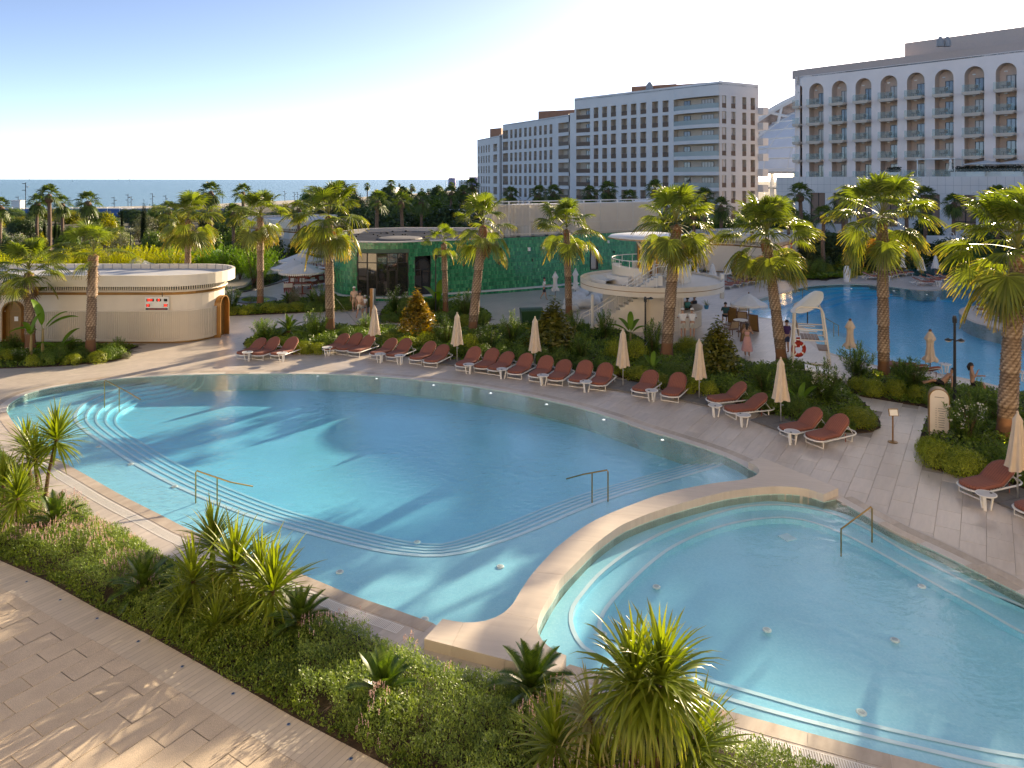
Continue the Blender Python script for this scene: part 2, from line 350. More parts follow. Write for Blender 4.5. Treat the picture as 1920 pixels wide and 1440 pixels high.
# ---- tile layer
def clip_tri(tri, u0, u1, v0, v1):
 poly = tri
 for ax, lim, sg in ((0,u0,1),(0,u1,-1),(1,v0,1),(1,v1,-1)):
  outp = []; n = len(poly)
  for i in range(n):
   a, b = poly[i-1], poly[i]; da = (a[ax]-lim)*sg; db = (b[ax]-lim)*sg
   if da >= 0: outp.append(a)
   if (da >= 0) != (db >= 0):
    t = da/(da-db); outp.append((a[0]+(b[0]-a[0])*t, a[1]+(b[1]-a[1])*t))
  poly = outp
  if len(poly) < 3: return None
 return poly
def inpoly(p, poly):
 c = False; n = len(poly); x, y = p[0], p[1]
 for i in range(n):
  a, b = poly[i-1], poly[i]
  if (a[1] > y) != (b[1] > y) and x < (b[0]-a[0])*(y-a[1])/(b[1]-a[1])+a[0]: c = not c
 return c
def bevel_tile(w, l, t):
 e = min(0.006, w*0.04); mb = MB()
 x, y = l/2, w/2
 mb.add([(-x,-y,-t),(x,-y,-t),(x,y,-t),(-x,y,-t),(-x,-y,-e),(x,-y,-e),(x,y,-e),(-x,y,-e),(-x+e,-y+e,0),(x-e,-y+e,0),(x-e,y-e,0),(-x+e,y-e,0)],
   [(8,9,10,11)]+[(i,(i+1)%4,(i+1)%4+4,i+4) for i in range(4)]+[(i+4,(i+1)%4+4,(i+1)%4+8,i+8) for i in range(4)])
 return mb
def tiles(parent, name, outer, holes, ang, l, w, gap, z, mat, smat, maxn=300, bond=0.5, skip=None, ymax=1e9, t=0.03, org=(0,0)):
 ca, sa = math.cos(R(ang)), math.sin(R(ang))
 def uv(p): return ((p[0]-org[0])*ca+(p[1]-org[1])*sa, -(p[0]-org[0])*sa+(p[1]-org[1])*ca)
 def xy(q): return (q[0]*ca-q[1]*sa+org[0], q[0]*sa+q[1]*ca+org[1])
 polys = [[Vector((p[0], p[1], 0)) for p in q] for q in [outer]+list(holes)]
 flat = [uv(p) for q in polys for p in q]
 cells = {}
 for tr in tessellate_polygon(polys):
  T = [flat[i] for i in tr]
  us = [p[0] for p in T]; vs = [p[1] for p in T]
  for j in range(math.floor(min(vs)/w), math.floor(max(vs)/w)+1):
   off = (j % 2)*l*bond
   for i in range(math.floor((min(us)-off)/l), math.floor((max(us)-off)/l)+1):
    u0 = i*l+off; c = clip_tri(T, u0+gap/2, u0+l-gap/2, j*w+gap/2, (j+1)*w-gap/2)
    if c:
     ar = abs(sum(c[k-1][0]*c[k][1]-c[k][0]*c[k-1][1] for k in range(len(c))))/2
     if ar > 1e-5: cells.setdefault((i, j, off), []).append((ar, c))
 full = bevel_tile(w-gap, l-gap, t).mesh(name, mat); fa = (l-gap)*(w-gap); lst = []
 for (i, j, off), ps in cells.items():
  cen = xy((i*l+off+l/2, (j+0.5)*w))
  if cen[1] > ymax or (skip and skip(cen)): continue
  if abs(cen[0]) > 0.76*max(cen[1], 4)+1.5 or cen[1] < 9: continue        # never in view
  lst.append((cen[0]**2+cen[1]**2, cen, ps))
 lst.sort(key=lambda q: q[0]); rest = MB()
 rr = random.Random(3)
 for n, (_, cen, ps) in enumerate(lst):
  ar = sum(a for a, _ in ps); dz = rr.uniform(-0.0015, 0.0015)
  if n < maxn and ar > 0.985*fa: ob(name, full, parent, (cen[0], cen[1], z+dz), R(ang)); continue
  mb = MB() if n < maxn else rest
  for _, c in ps:
   q = [xy(p) for p in c]
   if sum(q[k-1][0]*q[k][1]-q[k][0]*q[k-1][1] for k in range(len(q))) < 0: q = q[::-1]
   mb.add([(p[0], p[1], z+dz) for p in q], [tuple(range(len(q)))])
  if n < maxn and ar > 0.02*fa: mb.build(name, mat, parent)
 if rest.f: tag(rest.build('distant_'+name, smat or mat, parent), kind='stuff')
# beds
bed_main_px = [(455,645),(500,625),(560,616),(640,613),(720,613),(800,619),(900,616),(1000,612),(1100,611),(1180,626),(1240,650),(1330,652),(1380,670),(1420,690),(1480,682),(1555,703),(1605,742),(1650,790),(1640,808),(1586,812),(1520,800),(1462,787),(1400,765),(1339,742),(1283,744),(1235,728),(1185,716),(1156,704),(1122,697),(1041,690),(963,680),(854,677),(760,668),(700,661),(640,656),(590,661),(553,664),(500,656)]
bed_right_px = [(1590,712),(1620,700),(1680,697),(1760,722),(1850,733),(1960,745),(2100,800),(2100,960),(1960,930),(1900,915),(1875,892),(1807,895),(1755,880),(1727,857),(1722,835),(1735,790),(1744,766),(1665,752),(1605,739)]
bed_pav_px = [(-200,690),(0,691),(111,687),(194,679),(244,669.5),(241,655),(225,647),(-200,647)]
bed_pond_px = [(405,592),(483,590.5),(567,586.5),(640,580),(690,577),(696,562),(640,555),(560,563),(500,572),(450,578),(405,580)]
bed_green_px = [(712,594),(735,568),(790,566),(880,572),(915,585),(918,604),(890,612),(800,610),(750,606)]
bed_back_px = [(1440,516),(1465,523),(1532,527),(1579,520),(1634,511.5),(1650,500),(1720,492),(1800,484),(1920,480),(2100,470),(2100,430),(1500,440),(1440,470)]
bed_bar_px = [(1290,512),(1350,505),(1430,500),(1470,492),(1440,480),(1300,480)]
BEDS = {}
for nm, p, n in (('planting_bed', bed_main_px, 120), ('planting_bed', bed_right_px, 60), ('planting_bed', bed_pav_px, 40), ('planting_bed', bed_pond_px, 40), ('planting_bed', bed_green_px, 40), ('planting_bed', bed_back_px, 60), ('planting_bed', bed_bar_px, 30)):
 w_ = smooth_line(px(p), n, closed=True); mb = MB(); mb.prism(w_, -0.03, 0.035, bottom=False)
 o = mb.build(nm, MAT['soil']); tag(o, kind='structure'); BEDS[id(p)] = w_
main_bed_w = BEDS[id(bed_main_px)]
bedback = px([(-260,770),(-60,822),(0,850),(60,900),(95,945),(150,962),(237,1005),(306,1044),(521,1135),(700,1204),(819,1262),(931,1282),(1053,1316),(1200,1358),(1346,1400),(1470,1432),(1600,1470),(1900,1560)])
deck_out = bedback+[Vector((18, 9, 0)), Vector((30, 9, 0)), Vector((110, 20, 0)), Vector((110, 110, 0)), Vector((10, 96, 0)), Vector((-20, 92, 0)), Vector((-45, 75, 0)), Vector((-40, 30, 0))]
deck = fill('pool_deck', deck_out, POOLS, -0.02, MAT['grout'])
bedpolys = list(BEDS.values())
tiles(deck, 'tile', deck_out, POOLS, 57, 1.2, 0.6, 0.005, 0.0, MAT['deck'], MAT['decks'], 300, 0.5, skip=lambda c: any(inpoly(c, b) for b in bedpolys), ymax=88)
# plaza in the foreground: granite pavers, plank border, planting strip
edge_bed = px([(-300,935),(-120,1002),(0,1051),(91,1091),(182,1142),(270,1186),(354,1233),(450,1287),(547,1343),(700,1423),(900,1530),(1300,1740)])
ud = Vector((math.cos(R(57)), math.sin(R(57)), 0))
edge_pav = [p-ud*0.69 for p in edge_bed]
plaza_out = [p for p in edge_pav]+[Vector((0, 3, 0)), Vector((-14, 3, 0)), Vector((-30, 12, 0))]
plaza = fill('plaza', plaza_out, [], -0.02, MAT['grout'])
tiles(plaza, 'paver', plaza_out, [], 57, 1.0, 0.5, 0.010, 0.0, MAT['granite'], None, 300, 0.5, org=(G(186.5,1192.5).x, G(186.5,1192.5).y))
border_out = edge_bed+edge_pav[::-1]
border = fill('border_strip', border_out, [], -0.022, MAT['grout'])
tiles(border, 'plank', border_out, [], 57, 4.0, 0.121, 0.006, 0.002, MAT['plank'], None, 300, 0.0, org=(G(186.5,1192.5).x-2*ud.x, G(186.5,1192.5).y-2*ud.y))
front_bed_out = bedback+edge_bed[::-1]
front_bed = MB().prism(front_bed_out, -0.04, 0.01, bottom=False).build('planting_bed', MAT['soil']); tag(front_bed, kind='structure')
# ---- water materials
def water(name, absorb, dens, bscale=3.2, bstr=0.6, tint=(0.95, 0.98, 0.985), dist=0.09):
 m, nt, b, out = newmat(name); L = nt.links.new
 g = N(nt, 'ShaderNodeNewGeometry'); mp = N(nt, 'ShaderNodeMapping'); L(g.outputs['Position'], mp.inputs[0]); mp.inputs['Rotation'].default_value = (0,0,R(20)); mp.inputs['Scale'].default_value = (1, 1.25, 1)
 n1 = N(nt, 'ShaderNodeTexNoise', i_Scale=bscale, i_Detail=3, i_Roughness=0.55, i_Distortion=0.4); L(mp.outputs[0], n1.inputs['Vector'])
 big = N(nt, 'ShaderNodeTexNoise', i_Scale=0.16, i_Detail=2); L(g.outputs['Position'], big.inputs['Vector'])
 mr = N(nt, 'ShaderNodeMapRange', i_1=0.38, i_2=0.62, i_3=bstr*0.25, i_4=bstr); L(big.outputs['Fac'], mr.inputs[0])
 bp = N(nt, 'ShaderNodeBump', i_Distance=dist); L(n1.outputs['Fac'], bp.inputs['Height']); L(mr.outputs[0], bp.inputs['Strength'])
 dt = N(nt, 'ShaderNodeVectorMath', operation='DOT_PRODUCT'); L(bp.outputs[0], dt.inputs[0]); L(g.outputs['Incoming'], dt.inputs[1])
 ab = N(nt, 'ShaderNodeMath', operation='ABSOLUTE'); L(dt.outputs['Value'], ab.inputs[0])
 om = N(nt, 'ShaderNodeMath', operation='SUBTRACT', i_0=1.0, use_clamp=True); L(ab.outputs[0], om.inputs[1])
 pw = N(nt, 'ShaderNodeMath', operation='POWER', i_1=5.0); L(om.outputs[0], pw.inputs[0])
 fz = N(nt, 'ShaderNodeMath', operation='MULTIPLY_ADD', i_1=0.80, i_2=0.03); L(pw.outputs[0], fz.inputs[0])
 gl = N(nt, 'ShaderNodeBsdfGlossy', i_Roughness=0.02); L(bp.outputs[0], gl.inputs['Normal'])
 tr = N(nt, 'ShaderNodeBsdfTransparent'); tr.inputs[0].default_value = col4(tint)
 mx = N(nt, 'ShaderNodeMixShader'); L(fz.outputs[0], mx.inputs[0]); L(tr.outputs[0], mx.inputs[1]); L(gl.outputs[0], mx.inputs[2]); L(mx.outputs[0], out.inputs['Surface'])
 va = N(nt, 'ShaderNodeVolumeAbsorption', i_Density=dens); va.inputs['Color'].default_value = col4(absorb); L(va.outputs[0], out.inputs['Volume'])
 nt.nodes.remove(b); return m
def mosaic(name, c, c2, joint, s=0.05, rough=0.3, amp=1.0):
 m, nt, b, out = newmat(name); L = nt.links.new
 g = N(nt, 'ShaderNodeNewGeometry'); sp = N(nt, 'ShaderNodeSeparateXYZ'); L(g.outputs['Position'], sp.inputs[0])
 mp = N(nt, 'ShaderNodeMapping'); L(g.outputs['Position'], mp.inputs[0]); mp.inputs['Scale'].default_value = (1/s,)*3
 vo = N(nt, 'ShaderNodeTexVoronoi', distance='CHEBYCHEV', i_Scale=1.0, i_Randomness=0.0); L(mp.outputs[0], vo.inputs['Vector'])
 wn_ = N(nt, 'ShaderNodeTexNoise', i_Scale=0.6, i_Detail=4); L(g.outputs['Position'], wn_.inputs['Vector'])
 sc = N(nt, 'ShaderNodeSeparateColor'); L(vo.outputs['Color'], sc.inputs[0])
 mx = N(nt, 'ShaderNodeMix', data_type='RGBA'); L(sc.outputs[0], mx.inputs[0]); mx.inputs[6].default_value = col4(c); mx.inputs[7].default_value = col4(c2)
 jt = N(nt, 'ShaderNodeMath', operation='GREATER_THAN', i_1=0.45); L(vo.outputs['Distance'], jt.inputs[0])
 m2 = N(nt, 'ShaderNodeMix', data_type='RGBA'); L(jt.outputs[0], m2.inputs[0]); L(mx.outputs[2], m2.inputs[6]); m2.inputs[7].default_value = col4(joint)
 hs = N(nt, 'ShaderNodeHueSaturation'); mr = N(nt, 'ShaderNodeMapRange', i_1=0.3, i_2=0.7, i_3=0.95, i_4=1.05); L(wn_.outputs['Fac'], mr.inputs[0]); L(mr.outputs[0], hs.inputs['Value']); L(m2.outputs[2], hs.inputs['Color'])
 L(hs.outputs[0], b.inputs['Base Color']); b.inputs['Roughness'].default_value = rough; return m
MAT['pool_tile'] = mosaic('pale_blue_mosaic', (0.34, 0.72, 0.87), (0.41, 0.78, 0.92), (0.35, 0.71, 0.85))
MAT['pool_wall'] = mosaic('mint_mosaic', (0.42, 0.62, 0.55), (0.55, 0.74, 0.66), (0.68, 0.78, 0.72), s=0.048)
MAT['nosing'] = M('pale_step_nosing', (0.70, 0.84, 0.91), 0.4, var=0.02)
MAT['pool_blue'] = mosaic('blue_mosaic', (0.05, 0.64, 0.92), (0.08, 0.72, 0.95), (0.06, 0.68, 0.93))
MAT['water'] = water('pool_water', (0.05, 0.78, 0.93), 0.17)
MAT['waterk'] = water('kids_pool_water', (0.05, 0.77, 0.93), 0.19, bstr=0.26, bscale=2.4)
MAT['waterb'] = water('lagoon_water', (0.04, 0.72, 0.94), 0.09, bscale=2.2, bstr=0.3)
WZ = -0.03
def waterbody(name, out_, mat, depth):
 o = fill(name, out_, [], WZ, mat); me = o.data; n = len(me.vertices)
 V = [tuple(v.co) for v in me.vertices]; T = [list(p.vertices) for p in me.polygons]
 mb = MB(); mb.v = V+[(x, y, z-depth) for x, y, z in V]; ccw = sum(V[i-1][0]*V[i][1]-V[i][0]*V[i-1][1] for i in range(n)) > 0
 mb.f = T+[[i+n for i in t[::-1]] for t in T]+[([i, i+n, (i+1) % n+n, (i+1) % n] if ccw else [(i+1) % n, (i+1) % n+n, i+n, i]) for i in range(n)]
 mb.m = [0]*len(mb.f); o.data = mb.mesh(name, mat); return o
def pool_shell(name, out_, depth, wallmat, floor_mat):
 sh = MB(); n = len(out_); P_ = [Vector((p[0], p[1], 0)) for p in out_]
 if sum(P_[i-1].x*P_[i].y-P_[i].x*P_[i-1].y for i in range(n)) > 0: P_ = P_[::-1]
 sh.wall(P_, -depth, -0.004, closed=True)
 return tag(sh.build(name, [wallmat, floor_mat]), kind='structure')
# main pool
c1_px = [(330,690),(312,712),(240,724),(180,746),(152,764),(145,786),(165,808),(200,832),(250,865),(325,905),(400,938),(480,968),(600,1003),(700,1028),(760,1037),(820,1040),(880,1031),(950,1009),(1010,986),(1080,956),(1150,930),(1250,900),(1340,874),(1400,850)]
shelf_z = -0.30; c1 = smooth_line([G(x, y, shelf_z) for x, y in c1_px], 90)
def offset(line, d):
 r = []
 for i, p in enumerate(line):
  t = line[min(i+1, len(line)-1)]-line[max(i-1, 0)]; t.z = 0; t.normalize(); r.append(p+Vector((-t.y, t.x, 0))*d)
 return r
cen = Vector((-1.5, 27, 0)); sg = 1 if (offset(c1, 0.3)[45]-cen).length < (c1[45]-cen).length else -1
curves = [c1]
for k in range(1, 5): curves.append(smooth_line(offset(c1, sg*0.36*k), 90))
step_h = 0.11
main_pool = pool_shell('main_pool', main_out, 1.1, MAT['pool_wall'], MAT['pool_tile'])
sh = MB(); ring = near_w[::-1]
near_full = smooth_line([far_w[9]+Vector((0.2,0.6,0)), far_w[5]+Vector((-.1,.3,0)), far_w[2]+Vector((-.2,.2,0))]+ring[1:-1:4]+div_w[::-1][2:-4:6]+[far_w[-1]+Vector((.2,.4,0))], 90)
sh.strip(at(near_full, shelf_z), at(c1, shelf_z))
zz = shelf_z
for k in range(5):
 a = curves[k]; sh.strip(at(a, zz), at(a, zz-step_h))
 zz -= step_h
 if k < 4: sh.strip(at(a, zz), at(curves[k+1], zz))
deep_z = zz
fl = sh.build('pool_floor', MAT['pool_tile'], main_pool)
fill('deep_floor', curves[4]+[far_w[-1]+Vector((0.3,0.4,0))]+[p+Vector((0,0.3,0)) for p in far_w[::-1][1:60]], [], deep_z, MAT['pool_tile'], main_pool)
def nosing(curve, z, w, parent, mat):
 b_ = offset(curve, -sg_n*w); mb = MB(); mb.strip(at(curve, z+0.012), at(b_, z+0.012)); return mb.build('step_nosing', mat, parent)
sg_n = sg; zz = shelf_z
for k in range(5):
 nosing(curves[k], zz, 0.13 if k == 0 else 0.085, main_pool, MAT['nosing']); zz -= step_h
tag(waterbody('pool_water', main_out, MAT['water'], 1.0), kind='structure')
# small round pool in front
kid_pool = pool_shell('round_pool', kid_out, 0.9, MAT['pool_wall'], MAT['pool_tile'])
kz = -0.22
k1_px = [(2060,1205),(1920,1140),(1843,1109),(1772,1074),(1701,1038),(1630,996),(1562,965),(1503,952),(1456,948),(1394,952),(1331,968),(1269,990),(1222,1012),(1175,1040),(1128,1077),(1097,1112),(1078,1140),(1075,1168),(1087,1199),(1112,1222),(1180,1250),(1331,1297),(1444,1330),(1575,1364),(1725,1400),(1920,1440)]
k2_px = [(2060,1255),(1920,1190),(1836,1143),(1772,1108),(1701,1068),(1630,1028),(1577,1001),(1524,981),(1467,972),(1394,979),(1331,996),(1269,1024),(1225,1055),(1175,1102),(1144,1137),(1129,1165),(1131,1187),(1150,1207),(1200,1230),(1301,1264),(1425,1300),(1575,1342),(1725,1378),(1920,1416)]
k1 = smooth_line([G(x, y, kz) for x, y in k1_px]+[Vector((11.3,11.9,0))], 100)
k2 = smooth_line([G(x, y, kz-0.13) for x, y in k2_px]+[Vector((10.9,12.3,0))], 100)
ko = smooth_line(([p for p in kfar_w[6::5]]+kdiv_w[1::6]+knear_w[1:-3:5]), 100)
sh = MB(); sh.strip(at(ko, kz), at(k1, kz)); sh.strip(at(k1, kz), at(k1, kz-0.13)); sh.strip(at(k1, kz-0.13), at(k2, kz-0.13)); sh.strip(at(k2, kz-0.13), at(k2, kz-0.28))
sh.build('pool_floor', MAT['pool_tile'], kid_pool)
fill('deep_floor', k2, [], kz-0.28, MAT['pool_tile'], kid_pool)
cen = Vector((6, 16, 0)); sg_n = 1 if (offset(k1, 0.3)[50]-cen).length < (k1[50]-cen).length else -1
nosing(k1, kz, 0.10, kid_pool, MAT['nosing']); nosing(k2, kz-0.13, 0.10, kid_pool, MAT['nosing'])
MB().box((G(1476,1007,-.48).x, G(1476,1007,-.48).y, kz-0.27), (0.36,0.36,0.02), Matrix.Rotation(R(25),3,'Z')).build('floor_drain', MAT['nosing'], kid_pool)
tag(waterbody('round_pool_water', kid_out, MAT['waterk'], 0.8), kind='structure')
# lagoon behind
back_pool = pool_shell('lagoon_pool', back_out, 1.5, MAT['pool_wall'], MAT['pool_blue'])
sf = MB(); sf.add([(5,25,-.95),(95,25,-.95),(95,100,-.95),(5,100,-.95)], [(0,1,2,3)])
def arcstep(p, z):
 w_ = smooth_line([G(x, y, z) for x, y in p], 40); return w_
sa0 = arcstep([(1500,612),(1540,617),(1580,632),(1605,650),(1612,665),(1600,680)], -0.3)
fl = [Vector((p.x, p.y, 0)) for p in sa0]
ctr = G(1530, 660, -0.3)
prev = None
for k in range(4):
 cur = [ctr+(p-ctr)*(1+0.16*k) for p in fl]; z = -0.25-0.18*k
 if prev is None: sf.prism([ctr]+cur, z-0.01, z, bottom=False)
 else: sf.strip(at(prev, z), at(cur, z))
 sf.strip(at(cur, z), at(cur, z-0.19)); prev = cur
lw = smooth_line(px([(1375,581),(1420,560),(1465,549),(1523,534.5),(1569,531.5),(1640,532),(1700,537)]), 60); prev = lw
for k in range(5):
 cur = [p+Vector((0.55*(k+1), -0.75*(k+1), 0)) for p in lw]; z = -0.25-0.18*k; sf.strip(at(prev, z), at(cur, z)); sf.strip(at(cur, z), at(cur, z-0.18)); prev = cur
sf.build('pool_floor', MAT['pool_blue'], back_pool)
for k in range(4):
 cur = [ctr+(p-ctr)*(1+0.16*k) for p in fl]; z = -0.25-0.18*k
 MB().strip(at(cur, z+0.012), at([p+(ctr-p).normalized()*0.07 for p in cur], z+0.012)).build('step_nosing', M('lagoon_nosing', (0.3,0.55,0.7), 0.4) if k == 0 else bpy.data.materials['lagoon_nosing'], back_pool)
tag(waterbody('lagoon_water', back_out, MAT['waterb'], 1.4), kind='structure')
isl = px([(1798,586),(1803,578),(1823,573.5),(1850,571.5),(1886,571.5),(1960,572),(2100,580),(2100,650),(1960,636),(1920,628),(1886,619.5),(1839,608.5),(1812,598)]); isl = smooth_line(isl, 60, closed=True)
island = MB(); island.prism(isl, -1.3, 0.0, bottom=False, mi=0); cI = sum(isl, Vector())/len(isl); island.prism([cI+(p-cI)*0.955 for p in isl], 0.0, 0.006, mi=1, bottom=False)
tag(island.build('pool_island', [MAT['coping'], MAT['deck']]), kind='structure')
# ---- coping stones
def coping(line, w, seg, mat, inward, zt=0.006, name='coping_stone', parent=None, mat2=None, start=0.0):
 """stones laid side by side along the line, on the dry side"""
 off = offset(line, w*inward); n = len(line); acc = 0; i0 = 0; rr = random.Random(5)
 for i in range(1, n):
  acc += (line[i]-line[i-1]).length
  if acc >= seg*rr.uniform(0.8, 1.3) or i == n-1:
   a, b_ = line[i0:i+1], off[i0:i+1]; d = (a[-1]-a[0]); d = d.normalized()*0.004 if d.length > 0.05 else Vector()
   a = [p.copy() for p in a]; b_ = [p.copy() for p in b_]; a[0] += d; b_[0] += d; a[-1] -= d; b_[-1] -= d
   mb = MB(); mb.strip(at(a, zt), at(b_, zt)); mb.strip(at(a, -0.06), at(a, zt)); mb.strip(at(b_, zt), at(b_, -0.03))
   o = mb.build(name, mat2 if (mat2 and rr.random() < 0.22) else mat, parent or deck); acc = 0; i0 = i
def dense(line, n): return smooth_line(line, n)
side = lambda line, w, poly: 1 if not inpoly(offset(line, w)[len(line)//2], poly) else -1
fw = dense(far_w, 260); nw = dense(near_w, 200); kf = dense(kfar_w, 160); kn = dense(knear_w, 160)
s1 = side(fw, 0.2, main_out); s2 = side(nw, 0.2, main_out); s3 = side(kf, 0.2, kid_out); s4 = side(kn, 0.2, kid_out)
coping(fw, 0.30, 1.3, MAT['limestone'], s1, mat2=MAT['coping']); coping(offset(fw, 0.33*s1), 0.30, 1.0, MAT['coping'], s1, zt=0.004)
coping(nw, 0.34, 1.1, MAT['coping'], s2)
coping(kf, 0.28, 1.2, MAT['limestone'], s3, mat2=MAT['coping']); coping(offset(kf, 0.31*s3), 0.28, 1.2, MAT['coping'], s3, zt=0.004)
coping(kn, 0.34, 1.1, MAT['coping'], s4)
b1 = dense(bk1[:-2], 260); b2 = dense(bk2, 200); s5 = side(b1[:200], 0.2, back_out); s6 = side(b2, 0.2, back_out)
coping(b1, 0.34, 2.2, MAT['coping'], s5); coping(b2, 0.34, 2.0, MAT['coping'], s6)
def grate(line, w, sgn, name='drain_grate'):
 """slotted channel cover: two rails and cross bars"""
 rails = MB(); o2 = offset(line, w*sgn); z = 0.007
 for a in (line, o2): rails.strip(at(a, z), at(offset(a, 0.02*sgn), z));
 ch = MB(); ch.strip(at(line, -0.015), at(o2, -0.015))
 g_ = thing(name, None, None); tag(g_, kind='structure')
 rails.build('rail', MAT['white'], g_); ch.build('channel', MAT['black'], g_)
 bars = MB(); tot = sum((line[i]-line[i-1]).length for i in range(1, len(line))); k = int(tot/0.042); L1 = smooth_line(line, k); L2 = smooth_line(o2, k)
 for i in range(0, k-1):
  a0, b0 = L1[i], L2[i]; dv = (L1[i+1]-L1[i])*0.5
  bars.add([(a0.x,a0.y,z-.001),(a0.x+dv.x,a0.y+dv.y,z-.001),(b0.x+dv.x,b0.y+dv.y,z-.001),(b0.x,b0.y,z-.001)], [(0,1,2,3)])
 tag(bars.build('bars', MAT['white'], g_), kind='stuff')
grate(offset(nw, 0.40*s2)[4:150], 0.26, s2); grate(offset(kn, 0.40*s4)[3:], 0.24, s4)
# thin channel lines in the paving
for line, s_, d_ in ((fw, s1, 0.66), (kf, s3, 0.62)):
 o_ = offset(line, d_*s_); tag(MB().strip(at(o_, 0.005), at(offset(o_, 0.035*s_), 0.005)).build('drain_slot', MAT['limestone']), kind='structure')
# ---- divider wall with its travertine slabs
divider = thing('pool_divider', 'curved travertine low wall between the two near pools', 'low wall', (0,0,0))
A = [div_w[i] for i in range(len(div_w))]; B = [kdiv_w[i] for i in range(len(kdiv_w))]
A2 = smooth_line(A[6:54], 81); B2 = smooth_line(B[2:54], 81)
def slab(poly, z0=-0.4, z1=BZ):
 c = sum((Vector((p[0], p[1], 0)) for p in poly), Vector())/len(poly)
 mb = MB(); pts = [Vector((p[0],p[1],0))+(c-Vector((p[0],p[1],0))).normalized()*0.0035 for p in poly]; mb.prism(pts, z0, z1, bottom=False); mb.build('slab', MAT['trav'], divider)
cut = [0, 12, 26, 40, 54, 67, 80]
for a, b_ in zip(cut[:-1], cut[1:]): slab(A2[a:b_+1]+B2[a:b_+1][::-1])
slab([B2[0]]+[p for p in B[2::-1]]+px([(1572,915),(1427,857)], BZ)+[div_w[0]]+div_w[1:6]+[A2[0]])
Lc = px([(795,1197.5),(1045,1262)], BZ); mid = lerp(Lc[0], Lc[1], 0.22); mid2 = lerp(Lc[0], Lc[1], 0.62)
ia = 58; slab([A2[80]]+[p for p in A[54:58]]+[A[57], mid, mid2, lerp(A2[80], B2[80], 0.5)] if False else [A2[80]]+A[54:58]+[mid, mid2, B2[80]])
slab(A[57:]+[Lc[0], mid]); slab([B2[80]]+[mid2, Lc[1]]+B[::-1][0:6])
# ------------------------------------------------------------------ buildings
MAT['hotel'] = M('grey_white_stone', (0.70, 0.67, 0.645), 0.75, var=0.05, scale=0.25)
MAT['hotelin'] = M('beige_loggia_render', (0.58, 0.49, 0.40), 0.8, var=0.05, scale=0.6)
MAT['hotelpink'] = M('warm_white_stone', (0.84, 0.74, 0.69), 0.75, var=0.05, scale=0.25)
MAT['railbrown'] = M('brown_railing', (0.13, 0.075, 0.045), 0.5, var=0.15)
MAT['rust'] = M('terracotta_cladding', (0.36, 0.17, 0.10), 0.8, var=0.1, scale=1)
MAT['roofgrey'] = M('grey_roof_membrane', (0.30, 0.30, 0.31), 0.7, var=0.12, scale=0.8)
MAT['roofpale'] = M('pale_roof_membrane', (0.55, 0.54, 0.53), 0.6, var=0.08, scale=0.8)
MAT['blind'] = M('pinkish_blind', (0.30, 0.20, 0.15), 0.8, var=0.08, scale=2, stretch=(8,8,0.2))
MAT['whitestone'] = M('white_panel', (0.74, 0.71, 0.67), 0.6, var=0.04, scale=0.5)
MAT['shell'] = M('white_membrane', (0.68, 0.70, 0.74), 0.45, var=0.06, scale=0.15)
MAT['green_tile'] = None
def greentile():
 m, nt, b, out = newmat('glazed_green_tile'); L = nt.links.new
 g = N(nt, 'ShaderNodeNewGeometry'); oi = N(nt, 'ShaderNodeObjectInfo')
 a = N(nt, 'ShaderNodeMath', operation='ADD'); L(oi.outputs['Random'], a.inputs[0]); L(g.outputs['Random Per Island'], a.inputs[1])
 fr = N(nt, 'ShaderNodeMath', operation='FRACT'); L(a.outputs[0], fr.inputs[0])
 cr = N(nt, 'ShaderNodeValToRGB'); L(fr.outputs[0], cr.inputs[0]); e = cr.color_ramp.elements
 e[0].color = (0.016, 0.16, 0.062, 1); e[1].color = (0.085, 0.40, 0.15, 1)
 e2 = e.new(0.5); e2.color = (0.03, 0.25, 0.10, 1); e3 = e.new(0.8); e3.color = (0.042, 0.30, 0.12, 1)
 nz = N(nt, 'ShaderNodeTexNoise', i_Scale=14.0, i_Detail=3); L(g.outputs['Position'], nz.inputs['Vector'])
 hs = N(nt, 'ShaderNodeHueSaturation'); mr = N(nt, 'ShaderNodeMapRange', i_1=0.3, i_2=0.7, i_3=0.8, i_4=1.25); L(nz.outputs['Fac'], mr.inputs[0]); L(mr.outputs[0], hs.inputs['Value']); L(cr.outputs[0], hs.inputs['Color'])
 L(hs.outputs[0], b.inputs['Base Color']); b.inputs['Roughness'].default_value = 0.22; b.inputs['Coat Weight'].default_value = 0.5
 bp = N(nt, 'ShaderNodeBump', i_Strength=0.25, i_Distance=0.01); L(nz.outputs['Fac'], bp.inputs['Height']); L(bp.outputs[0], b.inputs['Normal']); return m
MAT['green_tile'] = greentile(); MAT['green_joint'] = M('pale_green_joint', (0.10, 0.17, 0.11), 0.8)
